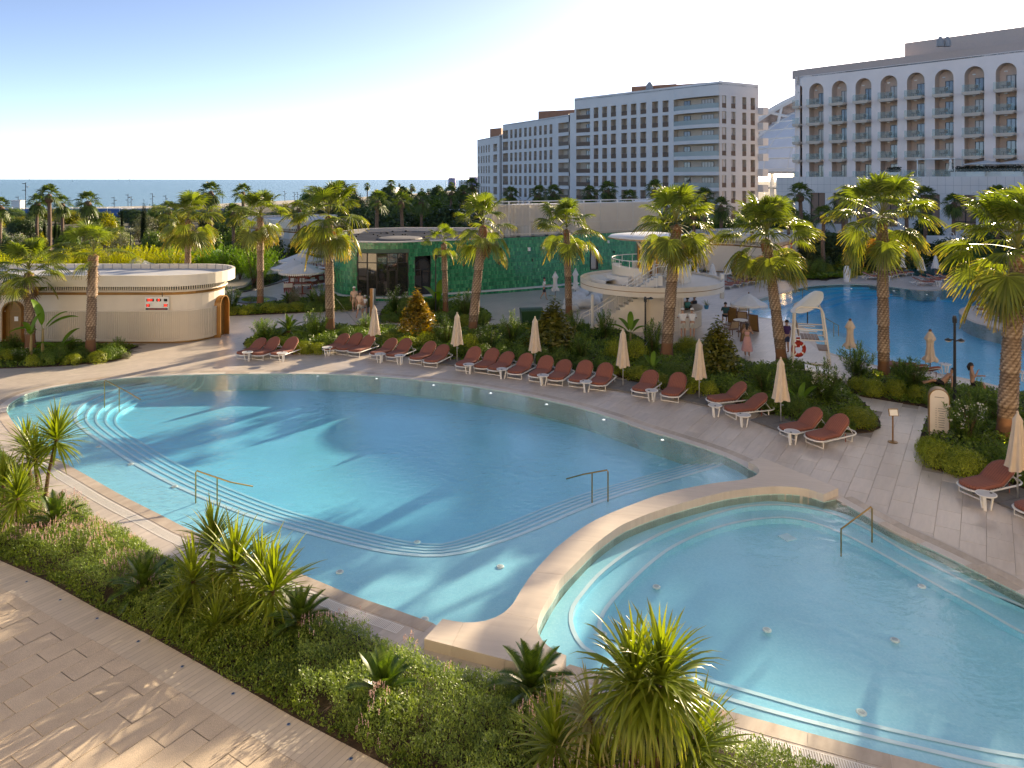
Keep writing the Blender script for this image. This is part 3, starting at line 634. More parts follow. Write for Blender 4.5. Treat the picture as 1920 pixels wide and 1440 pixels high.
class Path:
 def __init__(s, pts, closed=False):
  s.p = [Vector((q[0], q[1], 0)) for q in pts]; s.closed = closed
  if closed: s.p.append(s.p[0].copy())
  s.d = [0]
  for i in range(1, len(s.p)): s.d.append(s.d[-1]+(s.p[i]-s.p[i-1]).length)
  s.len = s.d[-1]
 def at(s, t):
  t = max(0, min(s.len, t)); i = 0
  lo, hi = 0, len(s.d)-1
  while hi-lo > 1:
   mid = (lo+hi)//2
   if s.d[mid] <= t: lo = mid
   else: hi = mid
  i = lo; L_ = max(1e-9, s.d[i+1]-s.d[i]); k = (t-s.d[i])/L_
  dr = (s.p[i+1]-s.p[i]).normalized(); return s.p[i].lerp(s.p[i+1], k), dr
 def frame(s, t, out_=0.0, z=0.0, side_=1):
  p, d = s.at(t); n = Vector((d.y, -d.x, 0))*side_       # outward = right-hand side of the walk
  return p+n*out_+Vector((0, 0, z)), d, n
 def sx(s, x):
  """arc length at which the path crosses photo column x (first crossing)"""
  best = None
  for k in range(0, 2001):
   t = s.len*k/2000; p, _ = s.at(t); e = abs(960+F*p.x/p.y-x)
   if best is None or e < best[0]-1e-6: best = (e, t)
  return best[1]
def off_closed(pts, d):
 n = len(pts); r = []
 for i in range(n):
  t = (pts[(i+1) % n]-pts[i-1]).normalized(); r.append(pts[i]+Vector((t.y, -t.x, 0))*d)
 return r
def arch(w, h, n=10):
 r = w/2; return [(-r, 0)]+[(-r*math.cos(math.pi*k/n), h-r+r*math.sin(math.pi*k/n)) for k in range(n+1)]+[(r, 0)]
def xf(p, d, n): # local frame: x along d, y inward (-n), z up
 return Matrix(((d.x, -n.x, 0, p.x), (d.y, -n.y, 0, p.y), (0, 0, 1, p.z), (0, 0, 0, 1)))
def arch_frame(M4, w, h, t, dep, y0=-0.3):
 o = arch(w, h); i_ = [(x*(w-2*t)/w, z if z == 0 else z-t*(z/h)) for x, z in o]; mb = MB(); n = len(o)
 V = lambda P, y: [M4 @ Vector((x, y, z)) for x, z in P]
 a, b, c, d = V(o, y0), V(i_, y0), V(o, y0+dep), V(i_, y0+dep)
 mb.add(a+b+c+d, [(k, k+1, n+k+1, n+k) for k in range(n-1)]+[(k+1, k, 2*n+k, 2*n+k+1) for k in range(n-1)]+[(n+k, n+k+1, 3*n+k+1, 3*n+k) for k in range(n-1)])
 return mb
def arch_panel(M4, w, h, y):
 mb = MB(); o = arch(w, h); mb.add([M4 @ Vector((x, y, z)) for x, z in o], [tuple(range(len(o)))]); return mb
def pavilion(label, foot, o, zs, doors, slat_rng, visible=None, wallmat='creamwall', doormat=('bronze', 'bronze2'), ventstep=0.13, slat=0.11, cat='pavilion', group=None):
 """foot: counter-clockwise footprint; zs: fence top, band bottom, band top, vent bottom, fascia bottom, fascia top"""
 zf, zb0, zb1, zv, z0, z1 = zs; c = sum(foot, Vector())/len(foot)
 root = thing('pool_pavilion', label, cat, (c.x, c.y, 0), group=group); L_ = [p-c for p in foot]; P_ = Path(L_, True)
 w = MB(); w.prism(L_, 0.1, z0+0.1, bottom=False); w.build('wall', MAT[wallmat], root)
 MB().prism(off_closed(L_, -0.05), 0.0, 0.12, bottom=False).build('plinth', MAT['bronze2'], root)
 b = MB(); b.wall(off_closed(L_, 0.05), zb0, zb1, closed=True); b.strip(at(off_closed(L_, 0.05)+[off_closed(L_, 0.05)[0]], zb1), at(L_+[L_[0]], zb1)); b.build('bronze_band', MAT['bronze'], root)
 tr = MB(); tr.tube(at(off_closed(L_, 0.16), zv-0.06), 0.045, 6, closed=True); tr.build('trim', MAT['cream'], root)
 fa = MB(); O = off_closed(L_, o); I = off_closed(L_, o-0.16)
 fa.wall(O, z0, z1, closed=True); fa.wall(I[::-1], z0+0.3, z1, closed=True)
 fa.strip(at(O+[O[0]], z1), at(I+[I[0]], z1)); fa.strip(at(L_+[L_[0]], z0), at(O+[O[0]], z0)); fa.build('fascia', MAT['cream'], root)
 MB().prism(off_closed(L_, o-0.1), z1-0.36, z1-0.30, bottom=False).build('roof', MAT['roofpale'], root)
 seam = MB()
 PI_ = Path(I, True)
 for k in range(int(PI_.len/0.62)):
  p, d, n = PI_.frame(k*0.62); seam.box(p-n*0.012+Vector((0, 0, z1-0.15)), (0.025, 0.02, 0.3), Matrix(((d.x, n.x, 0), (d.y, n.y, 0), (0, 0, 1))))
 tag(seam.build('parapet_seams', MAT['roofgrey'], root), kind='stuff')
 vb = MB(); vb.wall(off_closed(L_, 0.012), zv, z0-0.01, closed=True); vb.build('vent', MAT['black'], root)
 vs = MB(); PV = Path(off_closed(L_, 0.10), True)
 for k in range(int(PV.len/ventstep)):
  p, d, n = PV.frame(k*ventstep)
  if visible and not visible(p+c): continue
  vs.box(p+Vector((0, 0, (zv+z0)/2)), (ventstep*0.48, 0.05, z0-zv), Matrix(((d.x, n.x, 0), (d.y, n.y, 0), (0, 0, 1))))
 tag(vs.build('vent_slats', MAT['cream'], root), kind='stuff')
 hol = []
 for (s, dw, dh, kind) in doors:
  p, d, n = P_.frame(s); M4 = xf(p, d, n); hol.append((s-dw/2-0.02, s+dw/2+0.02))
  fr = arch_frame(M4, dw, dh, 0.07, 0.42, -0.32).build('door_frame', MAT[doormat[0]], root)
  arch_panel(M4, dw-0.1, dh-0.05, -0.03).build('door', MAT[doormat[1]], fr)
  tr_ = MB(); tr_.box(M4 @ Vector((0, -0.045, dh-0.62)), (dw-0.14, 0.02, 0.03), M4.to_3x3()); tr_.box(M4 @ Vector((-0.28, -0.045, (dh-0.6)/2)), (0.02, 0.02, dh-0.6), M4.to_3x3()); tr_.build('door_trim', MAT['bronze'], fr)
  if kind == 'notice': MB().box(M4 @ Vector((0.12, -0.06, 1.45)), (0.22, 0.012, 0.26), M4.to_3x3()).build('notice', MAT['white'], fr)
 if slat_rng:
  PF = Path(off_closed(L_, 0.13), True); k_ = PF.len/P_.len
  for a, b_ in slat_rng:
   segs = [(a, b_)]
   for h0, h1 in hol: segs = [q for s0, s1 in segs for q in ((s0, min(s1, h0)), (max(s0, h1), s1)) if q[1]-q[0] > 0.05]
   for s0, s1 in segs:
    n_ = max(2, int((s1-s0)/0.3)); pts = [PF.frame((s0+(s1-s0)*i/n_)*k_)[0] for i in range(n_+1)]
    [MB().tube(at(pts, zq), 0.032, 6).build('rail', MAT['cream'], root) for zq in (zf, 0.22)]
    sm = pavilion.__dict__.setdefault(('slat', slat, zf), MB().box((0, 0, (zf+0.22)/2), (0.038, 0.05, zf-0.22)).mesh('slat', MAT['cream']))
    for i in range(int((s1-s0)/slat)):
     p, d, n = PF.frame((s0+(i+0.5)*slat)*k_); ob('slat', sm, root, p, math.atan2(d.y, d.x))
 return root, P_, c
def capsule(x0, x1, y0, y1, n=18):
 r = (y1-y0)/2; return [Vector((x0, y0, 0))]+[Vector((x1-r+r*math.sin(math.pi*k/n), (y0+y1)/2-r*math.cos(math.pi*k/n), 0)) for k in range(n+1)]+[Vector((x0, y1, 0))]
d0 = F*H/308
foot = capsule(-42, -17.9, d0, d0+4.7)
PT = Path(foot, True)
dr = [(PT.sx(28), 1.15, 2.5, 'notice'), (PT.sx(201.5), 1.2, 2.54, 'notice')]
arc0 = (-17.9-2.35)+42; dr.append((arc0+2.35*math.pi*0.47, 1.15, 2.5, ''))
pav, pp, pc = pavilion('beige changing pavilion with bronze arched doors behind two palms on the left', foot, 0.62, (1.9, 2.84, 3.02, 3.12, 3.40, 4.05), dr, [(PT.sx(-60), arc0+2.35*math.pi*0.42)], visible=lambda q: q.y < d0+3 and q.x > -36)
# scoreboard on the pavilion wall
sb = thing('scoreboard', 'white wall display with red digits on the beige changing pavilion', 'display board', ((296-960)*d0/F, d0, 0))
MB().box((0, -0.09, 2.35), (1.38, 0.10, 0.78)).build('board', MAT['white'], sb)
wnd = lambda x, z, w, h: MB().box((x, -0.147, z), (w, 0.012, h)).build('digit_window', MAT['black'], sb)
fnt = None
def text(s_, size, x, z, y, mat, parent, name='digits', rx=90, align='CENTER', loc=None):
 cu = bpy.data.curves.new(name, 'FONT'); cu.body = s_; cu.size = size; cu.align_x = align; cu.align_y = 'CENTER'; cu.extrude = 0.002; cu.materials.append(mat)
 o = bpy.data.objects.new(name, cu); C.objects.link(o); bpy.context.view_layer.update(); me_ = bpy.data.meshes.new_from_object(o.evaluated_get(bpy.context.evaluated_depsgraph_get())); bpy.data.objects.remove(o); o = ob(name, me_); o.parent = parent; o.location = (x, y, z); o.rotation_euler = (R(rx), 0, 0); return o
for x, z, w, h, t in ((-0.38, 2.56, 0.44, 0.15, '20:1'), (0.12, 2.56, 0.28, 0.15, ' 8 '), (0.52, 2.56, 0.2, 0.15, ''), (-0.5, 2.25, 0.22, 0.16, '31'), (0.52, 2.25, 0.22, 0.16, '30')):
 wnd(x, z, w, h)
 if t: text(t, 0.17, x, z, -0.158, MAT['led'], sb)
wnd(0, 2.04, 1.28, 0.10); MB().box((-0.27, -0.156, 2.04), (0.42, 0.008, 0.06)).box((0.27, -0.156, 2.04), (0.5, 0.008, 0.06)).build('led_strip', M('dim_red_led', (0.25, 0.01, 0.01), 0.5), sb)
MB().box((0.28, -0.05, 2.9), (0.03, 0.03, 0.36)).build('cable_conduit', MAT['dark'], sb)
# second pavilion, further back on the left
q0, q1 = G(494, 469), G(553, 478); q2 = G(660, 466); dl = (q1-q0).normalized()
foot2 = [q0-dl*6]+smooth_line([q0, lerp(q0, q1, .6), q1-dl*0.5, q1+(q2-q1).normalized()*1.2+Vector((0, .15, 0)), lerp(q1, q2, .5), q2], 16)+[q2+Vector((-2, 8, 0)), q0-dl*6+Vector((6, 8, 0))]
P2 = Path(foot2, True)
pav2, _, _ = pavilion('grey cream changing pavilion with two arched doors behind the tall palms', foot2, 0.7, (1.95, 2.75, 2.95, 3.02, 3.3, 4.3), [(P2.sx(580.5), 1.15, 2.4, ''), (P2.sx(600), 1.15, 2.4, '')], [(3.0, P2.sx(640))], wallmat='whitestone', doormat=('bronze2', 'whitestone'), ventstep=0.3, slat=0.3)
# third, right of the bar, lamps lit
q0, q1, q2 = G(1376, 511), G(1450, 519), G(1496, 500)
foot3 = [q0+Vector((-4, 1.2, 0))]+smooth_line([q0, lerp(q0, q1, .5), q1-(q1-q0).normalized()*0.6, q1+(q2-q1).normalized()*0.9, q2], 14)+[q2+Vector((-3, 6, 0)), q0+Vector((-2, 7, 0))]
P3 = Path(foot3, True)
pav3, pp3, pc3 = pavilion('cream kiosk pavilion with arched doors and lit wall lamps right of the bar', foot3, 0.6, (1.9, 2.75, 2.9, 3.0, 3.35, 3.9), [(P3.sx(1393.5), 1.0, 2.5, ''), (P3.sx(1421), 1.0, 2.5, ''), (P3.sx(1466), 0.9, 2.4, ''), (P3.sx(1482), 0.9, 2.4, '')], [(P3.sx(1378), P3.sx(1446))], wallmat='creamwall', doormat=('bronze', 'whitestone'), ventstep=0.16, slat=0.16)
for x in (1397, 1461, 1474):
 p, d, n = pp3.frame(P3.sx(x), 0.2, 2.05); lm = MB(); lm.lathe([(0.05, -0.14), (0.07, -0.1), (0.07, 0.1), (0.05, 0.14)], 8, p); lm.build('wall_lamp', MAT['lamp'], pav3)
 ld = bpy.data.lights.new('wall_lamp_light', 'POINT'); ld.energy = 9; ld.color = (1, 0.66, 0.32); ld.shadow_soft_size = 0.15
 lo = bpy.data.objects.new('wall_lamp_light', ld); C.objects.link(lo); lo.location = p+pc3+n*0.25
p, d, n = pp3.frame(P3.sx(1474.5), 0.5, 2.6)
sg_ = thing('hanging_sign', 'small red hanging sign on the kiosk pavilion beside bronze doors', 'sign', p+pc3, math.atan2(d.y, d.x))
MB().box((0, 0, 0.28), (0.5, 0.06, 0.2)).box((0.02, 0, -0.12), (0.62, 0.06, 0.36)).build('panel', M('red_sign_face', (0.6, 0.05, 0.04), 0.5), sg_); MB().tube([(0, 0.5, 0.4), (0, 0, 0.4)], 0.02, 6).build('bracket', MAT['dark'], sg_)
# ---- restaurant clad in green glazed tiles
GZ = 4.6
gfront = [(640,434.5),(628,438.5),(622.5,444),(626,448.5),(640,451.5),(660,453),(678,453.6),(719,454.2),(761,453.6),(817,451.2),(880,448.8),(944,446.3),(1014,443.3),(1078,440),(1122,437.8),(1183,434.8),(1232,432)]
gf = smooth_line([G(x, y, GZ) for x, y in gfront], 90)
gback = [Vector((q.x, q.y, 0)) for q in (G(1240,424,GZ), G(1060,424,GZ), G(880,427.5,GZ), G(760,427,GZ), G(690,429,GZ), G(655,432,GZ))]
gfoot = gf+gback
cR = Vector((-4, 62, 0)); rest_ = thing('green_restaurant', 'curved restaurant building clad in glossy green tiles with flat dark roof', 'building', cR)
gl_ = [p-cR for p in gfoot]; GP = Path(gl_[:90]); GW = Path(gf)
sx = GW.sx
open_ = [(sx(670.5), sx(765), 0.35, 3.75, 'glass'), (sx(778), sx(807.5), 0.1, 3.4, 'door'), (sx(1107), sx(1120.5), 1.35, 3.15, 'win')]
def hit(s0, s1, z0, z1): return any(s0 < b and s1 > a and z0 < d and z1 > c for a, b, c, d, _ in open_)
wl = MB(); tw, th = 0.142, 0.31
brk = sorted(set([0, GP.len]+[GP.len*i/70 for i in range(71)]+[q for o_ in open_ for q in o_[:2]])); zb = sorted(set([-0.05, GZ]+[q for o_ in open_ for q in o_[2:4]]))
for s0, s1 in zip(brk[:-1], brk[1:]):
 for z0, z1 in zip(zb[:-1], zb[1:]):
  if hit(s0+1e-4, s1-1e-4, z0+1e-4, z1-1e-4): continue
  a, b_ = GP.at(s0)[0], GP.at(s1)[0]; wl.add([(a.x,a.y,z0),(b_.x,b_.y,z0),(b_.x,b_.y,z1),(a.x,a.y,z1)], [(0,1,2,3)])
wl.wall(gl_[89:]+[gl_[0]], 0, GZ); wl.build('wall', MAT['green_joint'], rest_)
tmesh = MB().box((0, 0, 0), (tw-0.012, 0.03, th-0.014), taper=1).mesh('tile', MAT['green_tile'])
cand = []; rr = random.Random(9)
for j in range(int(GZ/th)+1):
 z0 = j*th; z1 = min(GZ, z0+th); offs = (0.0, 0.5, 0.25, 0.75)[j % 4]*tw
 for i in range(int(GP.len/tw)):
  s0 = i*tw+offs; s1 = s0+tw
  if s1 > GP.len or z1-z0 < 0.1 or hit(s0+0.02, s1-0.02, z0+0.02, z1-0.02): continue
  if s0 > sx(1190): continue
  p, d, n = GP.frame((s0+s1)/2, 0.006, (z0+z1)/2)
  cand.append(((p+cR).xy.length, p, d, n, z1-z0))
cand.sort(key=lambda q: q[0]); rest_t = MB()
for k, (_, p, d, n, h) in enumerate(cand):
 tilt = Matrix.Rotation(rr.uniform(-0.03, 0.03), 3, 'X') @ Matrix.Rotation(rr.uniform(-0.035, 0.035), 3, 'Z')
 B_ = Matrix(((d.x, -n.x, 0), (d.y, -n.y, 0), (0, 0, 1))) @ tilt
 if k < 300 and h > th-0.01:
  o_ = ob('tile', tmesh, rest_, p); o_.rotation_euler = B_.to_euler()
 else:
  x, y, z = (tw-0.012)/2, 0.015, (h-0.014)/2
  vs = [B_ @ Vector(q)+p for q in ((-x,-y,-z),(x,-y,-z),(x,-y,z),(-x,-y,z),(-x,y,-z),(x,y,-z),(x,y,z),(-x,y,z))]
  rest_t.add(vs, [(0,1,2,3),(3,2,6,7),(1,5,6,2),(0,3,7,4)])
tag(rest_t.build('distant_tile', MAT['green_tile'], rest_), kind='stuff')
# roof, coping, ledge
MB().prism(off_closed(gl_, -0.3), GZ-0.45, GZ-0.35, bottom=False).build('roof', M('dark_roof_membrane', (0.075, 0.08, 0.095), 0.95, var=0.25, scale=0.5, spec=0.0), rest_)
cop = MB(); half = gl_[96-6:]+gl_[:52]; O = off_closed(gl_, 0.06); I = off_closed(gl_, -0.22)
rng = list(range(0, 53)); cop.strip(at([O[i] for i in rng], GZ+0.05), at([I[i] for i in rng], GZ+0.05)); cop.wall([O[i] for i in rng], GZ-0.04, GZ+0.05)
cop.strip(at([O[i] for i in range(90, 96)]+[O[0]], GZ+0.05), at([I[i] for i in range(90, 96)]+[I[0]], GZ+0.05)); cop.wall([I[i] for i in range(90, 96)][::-1], GZ-0.4, GZ+0.05)
cop.build('coping', MAT['limestone'], rest_)
led = MB(); ol = [GP.frame(GP.len*i/60, 0.42)[0] for i in range(47)]; il = [GP.frame(GP.len*i/60, 0.02)[0] for i in range(47)]
led.strip(at(ol, 0.30), at(il, 0.30)); led.wall(ol, 0.2, 0.30); led.build('ledge', MAT['whitestone'], rest_)
lt = MB();
for i in range(int(GP.len*0.75/0.2)):
 p, d, n = GP.frame(0.1+i*0.2, 0.40, 0.10); lt.box(p, (0.185, 0.03, 0.2), Matrix(((d.x, n.x, 0), (d.y, n.y, 0), (0, 0, 1))))
tag(lt.build('plinth_tiles', MAT['green_tile'], rest_), kind='stuff')
rv = MB(); rc = G(745, 449.5, GZ-0.3)-cR; rv.lathe([(2.0, 0), (1.9, 0.12), (1.2, 0.2), (0, 0.2)], 28, (rc.x, rc.y+1.6, GZ-0.36)); rv.build('roof_light', MAT['slab'], rest_)
ro = MB()
for i in range(34):
 x, y = rr.uniform(655, 890), rr.uniform(431, 446); q = G(x, y, GZ-0.35)-cR; ro.lathe([(0.1, 0), (0.1, 0.1), (0.05, 0.14)], 6, (q.x, q.y, GZ-0.37))
tag(ro.build('roof_outlets', MAT['black'], rest_), kind='stuff')
MAT['reflglass'] = glassmat('shop_glass', (0.03, 0.028, 0.026), 0.02)
def glazed(s0, s1, z0, z1, cols, splits, parent, doorcol=None):
 fr = MB(); W = s1-s0
 def bar(sa, sb_, za, zb_, dep=0.09, o_=-0.03):
  a, d, n = GP.frame((sa+sb_)/2, o_, (za+zb_)/2); w_ = (GP.at(sb_)[0]-GP.at(sa)[0]).length; fr.box(a, (w_+0.004, dep, zb_-za), Matrix(((d.x, n.x, 0), (d.y, n.y, 0), (0, 0, 1))))
 edges = [s0+W*i/cols for i in range(cols+1)]
 for e in edges: bar(e-0.035, e+0.035, z0, z1)
 for z in [z0+0.03, z1-0.03]+splits:
  for a, b_ in zip(edges[:-1], edges[1:]): bar(a+0.036, b_-0.036, z-0.03, z+0.03, 0.08)
 o_ = fr.build('window_frame', MAT['dark'], parent)
 zs_ = [z0]+splits+[z1]; rg = random.Random(4)
 for a, b_ in zip(edges[:-1], edges[1:]):
  for za, zb_ in zip(zs_[:-1], zs_[1:]):
   p, d, n = GP.frame((a+b_)/2, -0.05, (za+zb_)/2); w_ = (GP.at(b_)[0]-GP.at(a)[0]).length
   q = Matrix(((d.x, n.x, 0), (d.y, n.y, 0), (0, 0, 1))) @ Matrix.Rotation(rg.uniform(-0.012, 0.012), 3, 'Z')
   MB().box(p, (w_-0.07, 0.012, zb_-za-0.06), q).build('pane', MAT['reflglass'], o_)
 if doorcol is not None:
  a, b_ = edges[doorcol], edges[doorcol+1]; p, d, n = GP.frame((a+b_)/2, 0.0, 0); M4 = xf(p, d, n)
  df = MB(); w_ = (b_-a)-0.1
  for x in (-w_/2+0.06, w_/2-0.06): df.box(M4 @ Vector((x, -0.03, 1.35)), (0.12, 0.07, 2.0), M4.to_3x3())
  for z in (0.42, 2.42): df.box(M4 @ Vector((0, -0.03, z)), (w_-0.24, 0.07, 0.14), M4.to_3x3())
  df.box(M4 @ Vector((w_/2-0.08, -0.10, 1.3)), (0.03, 0.04, 0.5), M4.to_3x3()); df.build('door', MAT['dark'], parent)
glazed(open_[0][0], open_[0][1], 0.35, 3.75, 5, [2.95], rest_, 3)
p, d, n = GP.frame((open_[1][0]+open_[1][1])/2, 0, 0.1); M4 = xf(p, d, n)
arch_panel(M4, 1.6, 3.3, 0.25).build('door_back', MAT['black'], rest_)
af = arch_frame(M4, 1.3, 3.05, 0.06, 0.12, 0.05).build('door_frame', MAT['dark'], rest_); arch_panel(M4, 1.2, 3.0, 0.12).build('door_glass', MAT['reflglass'], af)
pn = MB();
for x in (-0.0,): pn.box(M4 @ Vector((x, 0.08, 1.1)), (0.07, 0.08, 2.1), M4.to_3x3())
pn.box(M4 @ Vector((0, 0.08, 2.2)), (1.2, 0.08, 0.07), M4.to_3x3()); pn.box(M4 @ Vector((0.32, 0.09, 0.6)), (0.5, 0.04, 1.1), M4.to_3x3()); pn.build('door_leaf', MAT['dark'], af)
so = MB(); so.add([M4 @ Vector(q) for q in ((-0.82, 0, 3.3), (0.82, 0, 3.3), (0.82, 0.3, 3.3), (-0.82, 0.3, 3.3), (-0.82, 0, 0), (-0.82, 0.3, 0), (0.82, 0, 0), (0.82, 0.3, 0))], [(0,1,2,3),(0,3,5,4),(1,6,7,2)]); so.build('door_reveal', MAT['green_joint'], rest_)
p, d, n = GP.frame((open_[2][0]+open_[2][1])/2, -0.12, 2.25); q = Matrix(((d.x, n.x, 0), (d.y, n.y, 0), (0, 0, 1))); wW = open_[2][1]-open_[2][0]
wf = MB(); [wf.box(p+q @ Vector((x, 0.04, 0)), (0.06, 0.3, 1.8), q) for x in (-wW/2, wW/2)]; [wf.box(p+q @ Vector((0, 0.04, z)), (wW, 0.3, 0.06), q) for z in (-0.9, 0.9)]
w_ = wf.build('window_frame', MAT['dark'], rest_); MB().box(p, (wW, 0.02, 1.8), q).build('pane', MAT['curtain'], w_)
sc = MB(); wb = MB()
for x, z in ((627, 1.9), (869, 2.5), (935, 2.5), (998, 2.6), (1054, 2.8), (1151, 2.8)):
 p, d, n = GP.frame(sx(x), 0.06, z); sc.box(p, (0.12, 0.1, 0.26), Matrix(((d.x, n.x, 0), (d.y, n.y, 0), (0, 0, 1))))
for x, z in ((643, 4.0), (657, 3.95), (991, 3.55), (1018, 3.6), (1139, 3.8)):
 p, d, n = GP.frame(sx(x), 0.1, z); wb.box(p, (0.2, 0.16, 0.3 if x == 991 else 0.22), Matrix(((d.x, n.x, 0), (d.y, n.y, 0), (0, 0, 1))))
sc.build('wall_sconces', MAT['dark'], rest_); wb.build('wall_boxes', MAT['white'], rest_)
# slatted roof storey
ufl = smooth_line([G(910, 440, GZ), G(914, 443.5, GZ), G(930, 444.5, GZ), G(1014, 441.5, GZ), G(1078, 438.4, GZ), G(1122, 436.2, GZ), G(1183, 433.2, GZ), G(1224, 430.5, GZ), G(1233, 427, GZ), G(1232, 421, GZ)], 80)
UL = [p-cR for p in ufl]; UP = Path(UL); zt = 7.65
sw = MB(); a_ = UP.len*0.40; inn = [UP.frame(UP.len*i/80, -0.35)[0] for i in range(81)]
sw.wall(inn[:8], GZ-0.3, zt-0.25); sw.wall(inn[30:], GZ-0.3, zt-0.25); sw.build('screen_backing', MAT['creamwall'], rest_)
ub = MB(); ub.wall([UP.frame(UP.len*i/80, -2.4)[0] for i in range(81)], GZ-0.3, zt-0.3); ub.strip(at([UP.frame(UP.len*i/80, -2.4)[0] for i in range(81)], zt-0.3), at(inn, zt-0.3)); ub.build('inner_wall', MAT['whitestone'], rest_)
rl = MB()
for z, r_ in ((zt, 0.05), (zt-0.28, 0.04), (zt-2.0, 0.03), (GZ+0.2, 0.05)): rl.tube([UP.frame(UP.len*i/80, 0, z)[0] for i in range(81)], r_, 5)
rl.build('rail', MAT['white'], rest_)
ps = MB()
for i in range(15): p, d, n = UP.frame(UP.len*(i+0.3)/15, -0.06, (zt+GZ)/2); ps.box(p, (0.09, 0.09, zt-GZ), Matrix(((d.x, n.x, 0), (d.y, n.y, 0), (0, 0, 1))))
ps.build('posts', MAT['white'], rest_)
ss = MB()
for i in range(int(UP.len/0.135)):
 p, d, n = UP.frame(i*0.135, 0.05, (zt-0.25+GZ)/2); ss.box(p, (0.05, 0.05, zt-0.3-GZ), Matrix(((d.x, n.x, 0), (d.y, n.y, 0), (0, 0, 1))))
tag(ss.build('slats', MAT['cream'], rest_), kind='stuff')
eq = MB(); p, d, n = UP.frame(UP.len*0.2, -1.2, GZ+0.4)
for k in range(5): p, d, n = UP.frame(UP.len*(0.12+0.05*k), -1.2, GZ+0.3); eq.box(p, (1.1, 0.9, 1.1+0.5*(k % 2)), Matrix(((d.x, n.x, 0), (d.y, n.y, 0), (0, 0, 1))))
eq.build('roof_machines', MAT['steel'], rest_)
# ---- round bar with roof deck
bc = Vector((9.14*1.0, 48*1370/1370.0, 0));
k_ = (628-336); bd = 46.2; bc = Vector(((1221-960)*(bd+3.0)/F, bd+3.0, 0))
bar = thing('round_bar', 'round cream poolside bar with roof deck, stairs and white canopy', 'bar', bc)
RZ = 2.98; Rr = 4.75
def ring(mb, r0, r1, a0, a1, z, n=48):
 A_ = [(r0*math.cos(lerp(a0, a1, i/n)), r0*math.sin(lerp(a0, a1, i/n)), z) for i in range(n+1)]; B_ = [(r1*math.cos(lerp(a0, a1, i/n)), r1*math.sin(lerp(a0, a1, i/n)), z) for i in range(n+1)]; mb.strip(B_, A_)
def arcw(mb, r, a0, a1, z0, z1, n=48): mb.wall([(r*math.cos(lerp(a0, a1, i/n)), r*math.sin(lerp(a0, a1, i/n))) for i in range(n+1)], z0, z1)
dk = MB(); dk.lathe([(Rr-0.25, RZ-0.62), (Rr, RZ-0.62), (Rr, RZ-0.32)], 72, cap=False); dk.lathe([(Rr-.01, RZ-0.29), (Rr, RZ-0.29), (Rr, RZ), (Rr-0.12, RZ), (Rr-0.12, RZ-0.16), (0, RZ-0.16)], 72, cap=False); dk.lathe([(0, RZ-0.6), (Rr-0.25, RZ-0.62)], 72, cap=False)
dk.build('roof_deck', MAT['creamwall'], bar)
MB().lathe([(Rr+0.008, RZ-0.325), (Rr+0.008, RZ-0.285)], 72, cap=False).build('bronze_line', MAT['bronze'], bar)
dw = MB(); rd = 3.25; a0, a1 = R(-62), R(55)
n_ = 70
for i in range(n_):
 a = lerp(a1, a0+2*math.pi, i/n_); b_ = lerp(a1, a0+2*math.pi, (i+0.86)/n_); c_ = lerp(a1, a0+2*math.pi, (i+1)/n_)
 dw.wall([(rd*math.cos(t), rd*math.sin(t)) for t in (a, b_)], 0, RZ-0.6); dw.wall([((rd-0.04*(t == b_ or t == c_ and False))*math.cos(t), (rd-0.04)*math.sin(t)) for t in (b_, c_)], 0, RZ-0.6)
dw.build('drum_wall', MAT['creamwall'], bar)
ct = MB(); arcw(ct, rd, a0, a1, 0, 1.08); ring(ct, rd-0.55, rd+0.12, a0, a1, 1.12); arcw(ct, rd+0.12, a0, a1, 1.04, 1.12); ct.build('counter', MAT['creamwall'], bar)
ribs = MB()
for i in range(48): t = lerp(a0, a1, (i+.5)/48); ribs.box(((rd+.02)*math.cos(t), (rd+.02)*math.sin(t), 0.53), (0.03, 0.06, 1.0), Matrix.Rotation(t, 3, 'Z'))
tag(ribs.build('counter_ribs', MAT['cream'], bar), kind='stuff')
MB().lathe([(1.2, 0), (1.2, RZ-0.6)], 24, cap=False).build('core', MAT['whitestone'], bar)
up = MB(); ru = 2.62
for a0_, a1_ in ((R(150), R(247)), (R(-48), R(110))):
 arcw(up, ru, a0_, a1_, RZ-0.16, RZ+0.86, 30); up.wall([(ru*0.8*math.cos(lerp(a1_, a0_, i/30)), ru*0.8*math.sin(lerp(a1_, a0_, i/30))) for i in range(31)], RZ-0.16, RZ+0.86); ring(up, ru*0.8, ru, a0_, a1_, RZ+0.86, 30)
 for t in (a0_, a1_): up.wall([(ru*.8*math.cos(t), ru*.8*math.sin(t)), (ru*math.cos(t), ru*math.sin(t))], RZ-0.16, RZ+0.86)
up.build('parapet', MAT['cream'], bar)
sd = MB();
for a0_, a1_, r_ in ((R(195), R(232), 4.2), ): arcw(sd, 3.2, a0_, a1_, RZ-.16, RZ+.32, 12); ring(sd, 2.65, 3.2, a0_, a1_, RZ+.32, 12); sd.wall([(2.65*math.cos(a1_), 2.65*math.sin(a1_)), (3.2*math.cos(a1_), 3.2*math.sin(a1_))], RZ-.16, RZ+.32)
arcw(sd, 4.1, R(170), R(215), RZ-.16, RZ+.1, 14); ring(sd, 3.2, 4.1, R(170), R(215), RZ+.1, 14); sd.build('bench_step', MAT['whitestone'], bar)
rg = MB(); zr = RZ+1.32
rg.tube([(ru*math.cos(t), ru*math.sin(t), zr) for t in [lerp(R(-48), R(247), i/60) for i in range(61)]], 0.035, 6)
for i in range(16): t = lerp(R(-48), R(247), i/15); rg.tube([(ru*math.cos(t), ru*math.sin(t), RZ+0.8), (ru*math.cos(t), ru*math.sin(t), zr)], 0.022, 6)
rg.build('railing', MAT['white'], bar)
